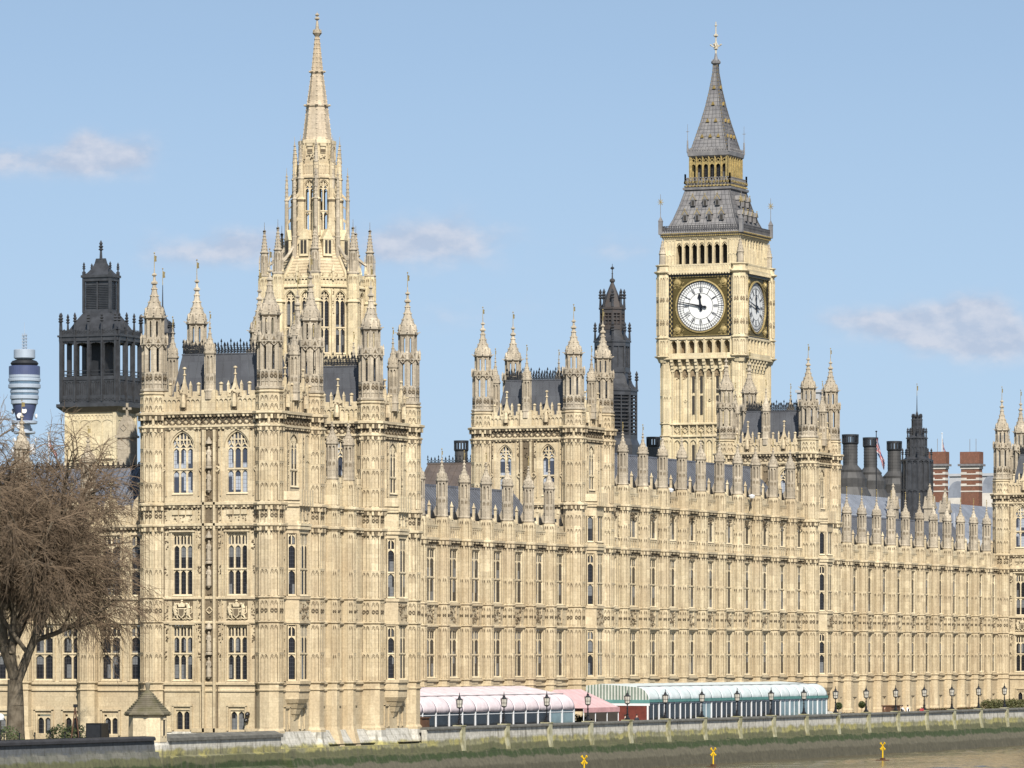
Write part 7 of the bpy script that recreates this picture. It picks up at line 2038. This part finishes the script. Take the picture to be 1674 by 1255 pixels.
def telecom():
    w = 2600; t_ = (40-837)/8200; u = w*(CA+t_*SA); v = w*(SA-t_*CA); k = w/8200
    root = thing('telecom_tower', 'far round glass communications tower with white dishes and a blue band', 'tower', (u, v, 3.4)); z = lambda py: ZP(py, u, v)-3.4
    L = lambda nm, prof, mt, n=40: (lambda m: (m.lathe(0, 0, [(z(p), a*k) for p, a in prof], n), m.build(nm, M[mt], root)))(MB())
    L('core', [(1060, 9), (586, 9), (584, 14)], 'towergrey'); L('blue_screen', [(613, 25.5), (599, 25.5), (598, 24)], 'navy')
    L('cap_drum', [(587, 15), (585, 17.5), (572, 17.5), (571, 16)], 'towergrey'); L('aerial_gallery', [(599, 20), (594, 23), (590, 20), (588, 14)], 'iron')
    for i, (p0, p1, a) in enumerate(((634, 629, 26.5), (623, 619, 26.5), (617, 613, 25.5), (652, 647, 23.5), (642, 639, 23.5), (660, 655, 22), (692, 689, 21), (708, 706, 18))): L('floor_band', [(p0+1, a-2), (p0, a), (p1, a), (p1-1, a-1)], 'towergrey')
    L('glazing', [(655, 21), (652, 22.5), (634, 23), (629, 25), (613, 24.8)], 'towerglass')
    L('lower_glazing', [(690, 12), (661, 20), (660, 20)], 'navy'); 
    rnd = random.Random(2)
    for i in range(26):
        an = rnd.uniform(0, 2*math.pi); p = rnd.choice((672, 680, 697, 702, 715, 720, 730, 738)); r = rnd.uniform(15, 21)*k
        m = MB(); m.push(T((math.cos(an)*r, math.sin(an)*r, z(p))) @ RZ(an) @ Matrix.Rotation(R(90), 4, 'Y')); m.lathe(0, 0, [(-.5, .8), (0, 2.0*rnd.uniform(.6, 1)), (.3, 1.7*.8)], 14); m.pop(); m.build('dish', M['white'], root)
    m = MB()
    for i in range(4): an = R(45+90*i); m.tube((math.cos(an)*3.4*k, math.sin(an)*3.4*k, z(572)), (math.cos(an)*3.4*k, math.sin(an)*3.4*k, z(545)), .22, None, 4)
    for p in range(548, 572, 5): m.box(-3.4*k, 3.4*k, -3.4*k, 3.4*k, z(p)-.2, z(p)+.2)
    m.tube((0, 0, z(548)), (0, 0, z(527)), .15, .08, 5); m.build('mast', M['towergrey'], root)
telecom()
# ---- union flags
M['fred'] = plain('flag_red', (.50, .025, .035), .8, 0, .1, 2); M['fblue'] = plain('flag_blue', (.02, .03, .14), .8, 0, .1, 2); M['fwhite'] = plain('flag_white', (.70, .70, .70), .8, 0, .05, 2)
def union(a, b):          # a 0..2, b 0..1 from the hoist, lower corner
    x, y = a-1, b-.5
    if abs(x) < .1 or abs(y) < .1: return 1
    if abs(x) < .167 or abs(y) < .167: return 2
    for s in (1, -1):
        d = (y-s*x*.5)/math.hypot(1, .5)
        if abs(d) < .1:
            off = d*(1 if (x*s > 0) == (s > 0) else -1)*(1 if x > 0 else -1)
            return 1 if 0 < off < .066 else 2
    return 0
def flag(px, u, ypole, ybase, ytop, H, lab, droop, polemat='white', sw=.25, ang=-60):
    v = VU(px, u); zt = ZP(ypole, u, v); zb = ZP(ybase, u, v); zf = ZP(ytop, u, v)
    t = thing('flag', lab, 'flag', (u, v, zb)); p = MB(); p.tube((0, 0, 0), (0, 0, zt-zb), .09, .06, 6); knob(p, 0, 0, zt-zb, .14); p.build('pole', M[polemat], t)
    m = MB(); nx, ny = 48, 24; vs = []
    for j in range(ny+1):
        for i in range(nx+1):
            a = i/nx; b = j/ny; s = a*2*H
            x = s*math.cos(droop); z = -(s*math.sin(droop)) + (b-1)*H*(1-.35*a)
            vs.append((x*.9, math.sin(a*9+b*2)*sw*a**.6*H, z+zf-zb))
    m.v = vs
    for j in range(ny):
        for i in range(nx): q = j*(nx+1)+i; m.f.append((q, q+1, q+nx+2, q+nx+1)); m.mi.append(union((i+.5)/nx*2, (j+.5)/ny))
    f = m.build('cloth', [M['fblue'], M['fred'], M['fwhite']], t, smooth=True); f.rotation_euler = (0, 0, R(ang)); sm = f.modifiers.new('thickness', 'SOLIDIFY'); sm.thickness = .02
flag(79.5, 470, 708, 775, 717, .95, 'union flag hanging slack on a white pole left of the stone tower', R(58))
flag(1432.5, 690, 705, 822, 714, 1.9, 'union flag hanging steeply from a black pole in front of the round chimneys', R(70), 'black', .2)
flag(1540, 840, 708, 745, 716, 1.3, 'far union flag on a pole above the left striped brick chimney', R(74), 'white', .2)
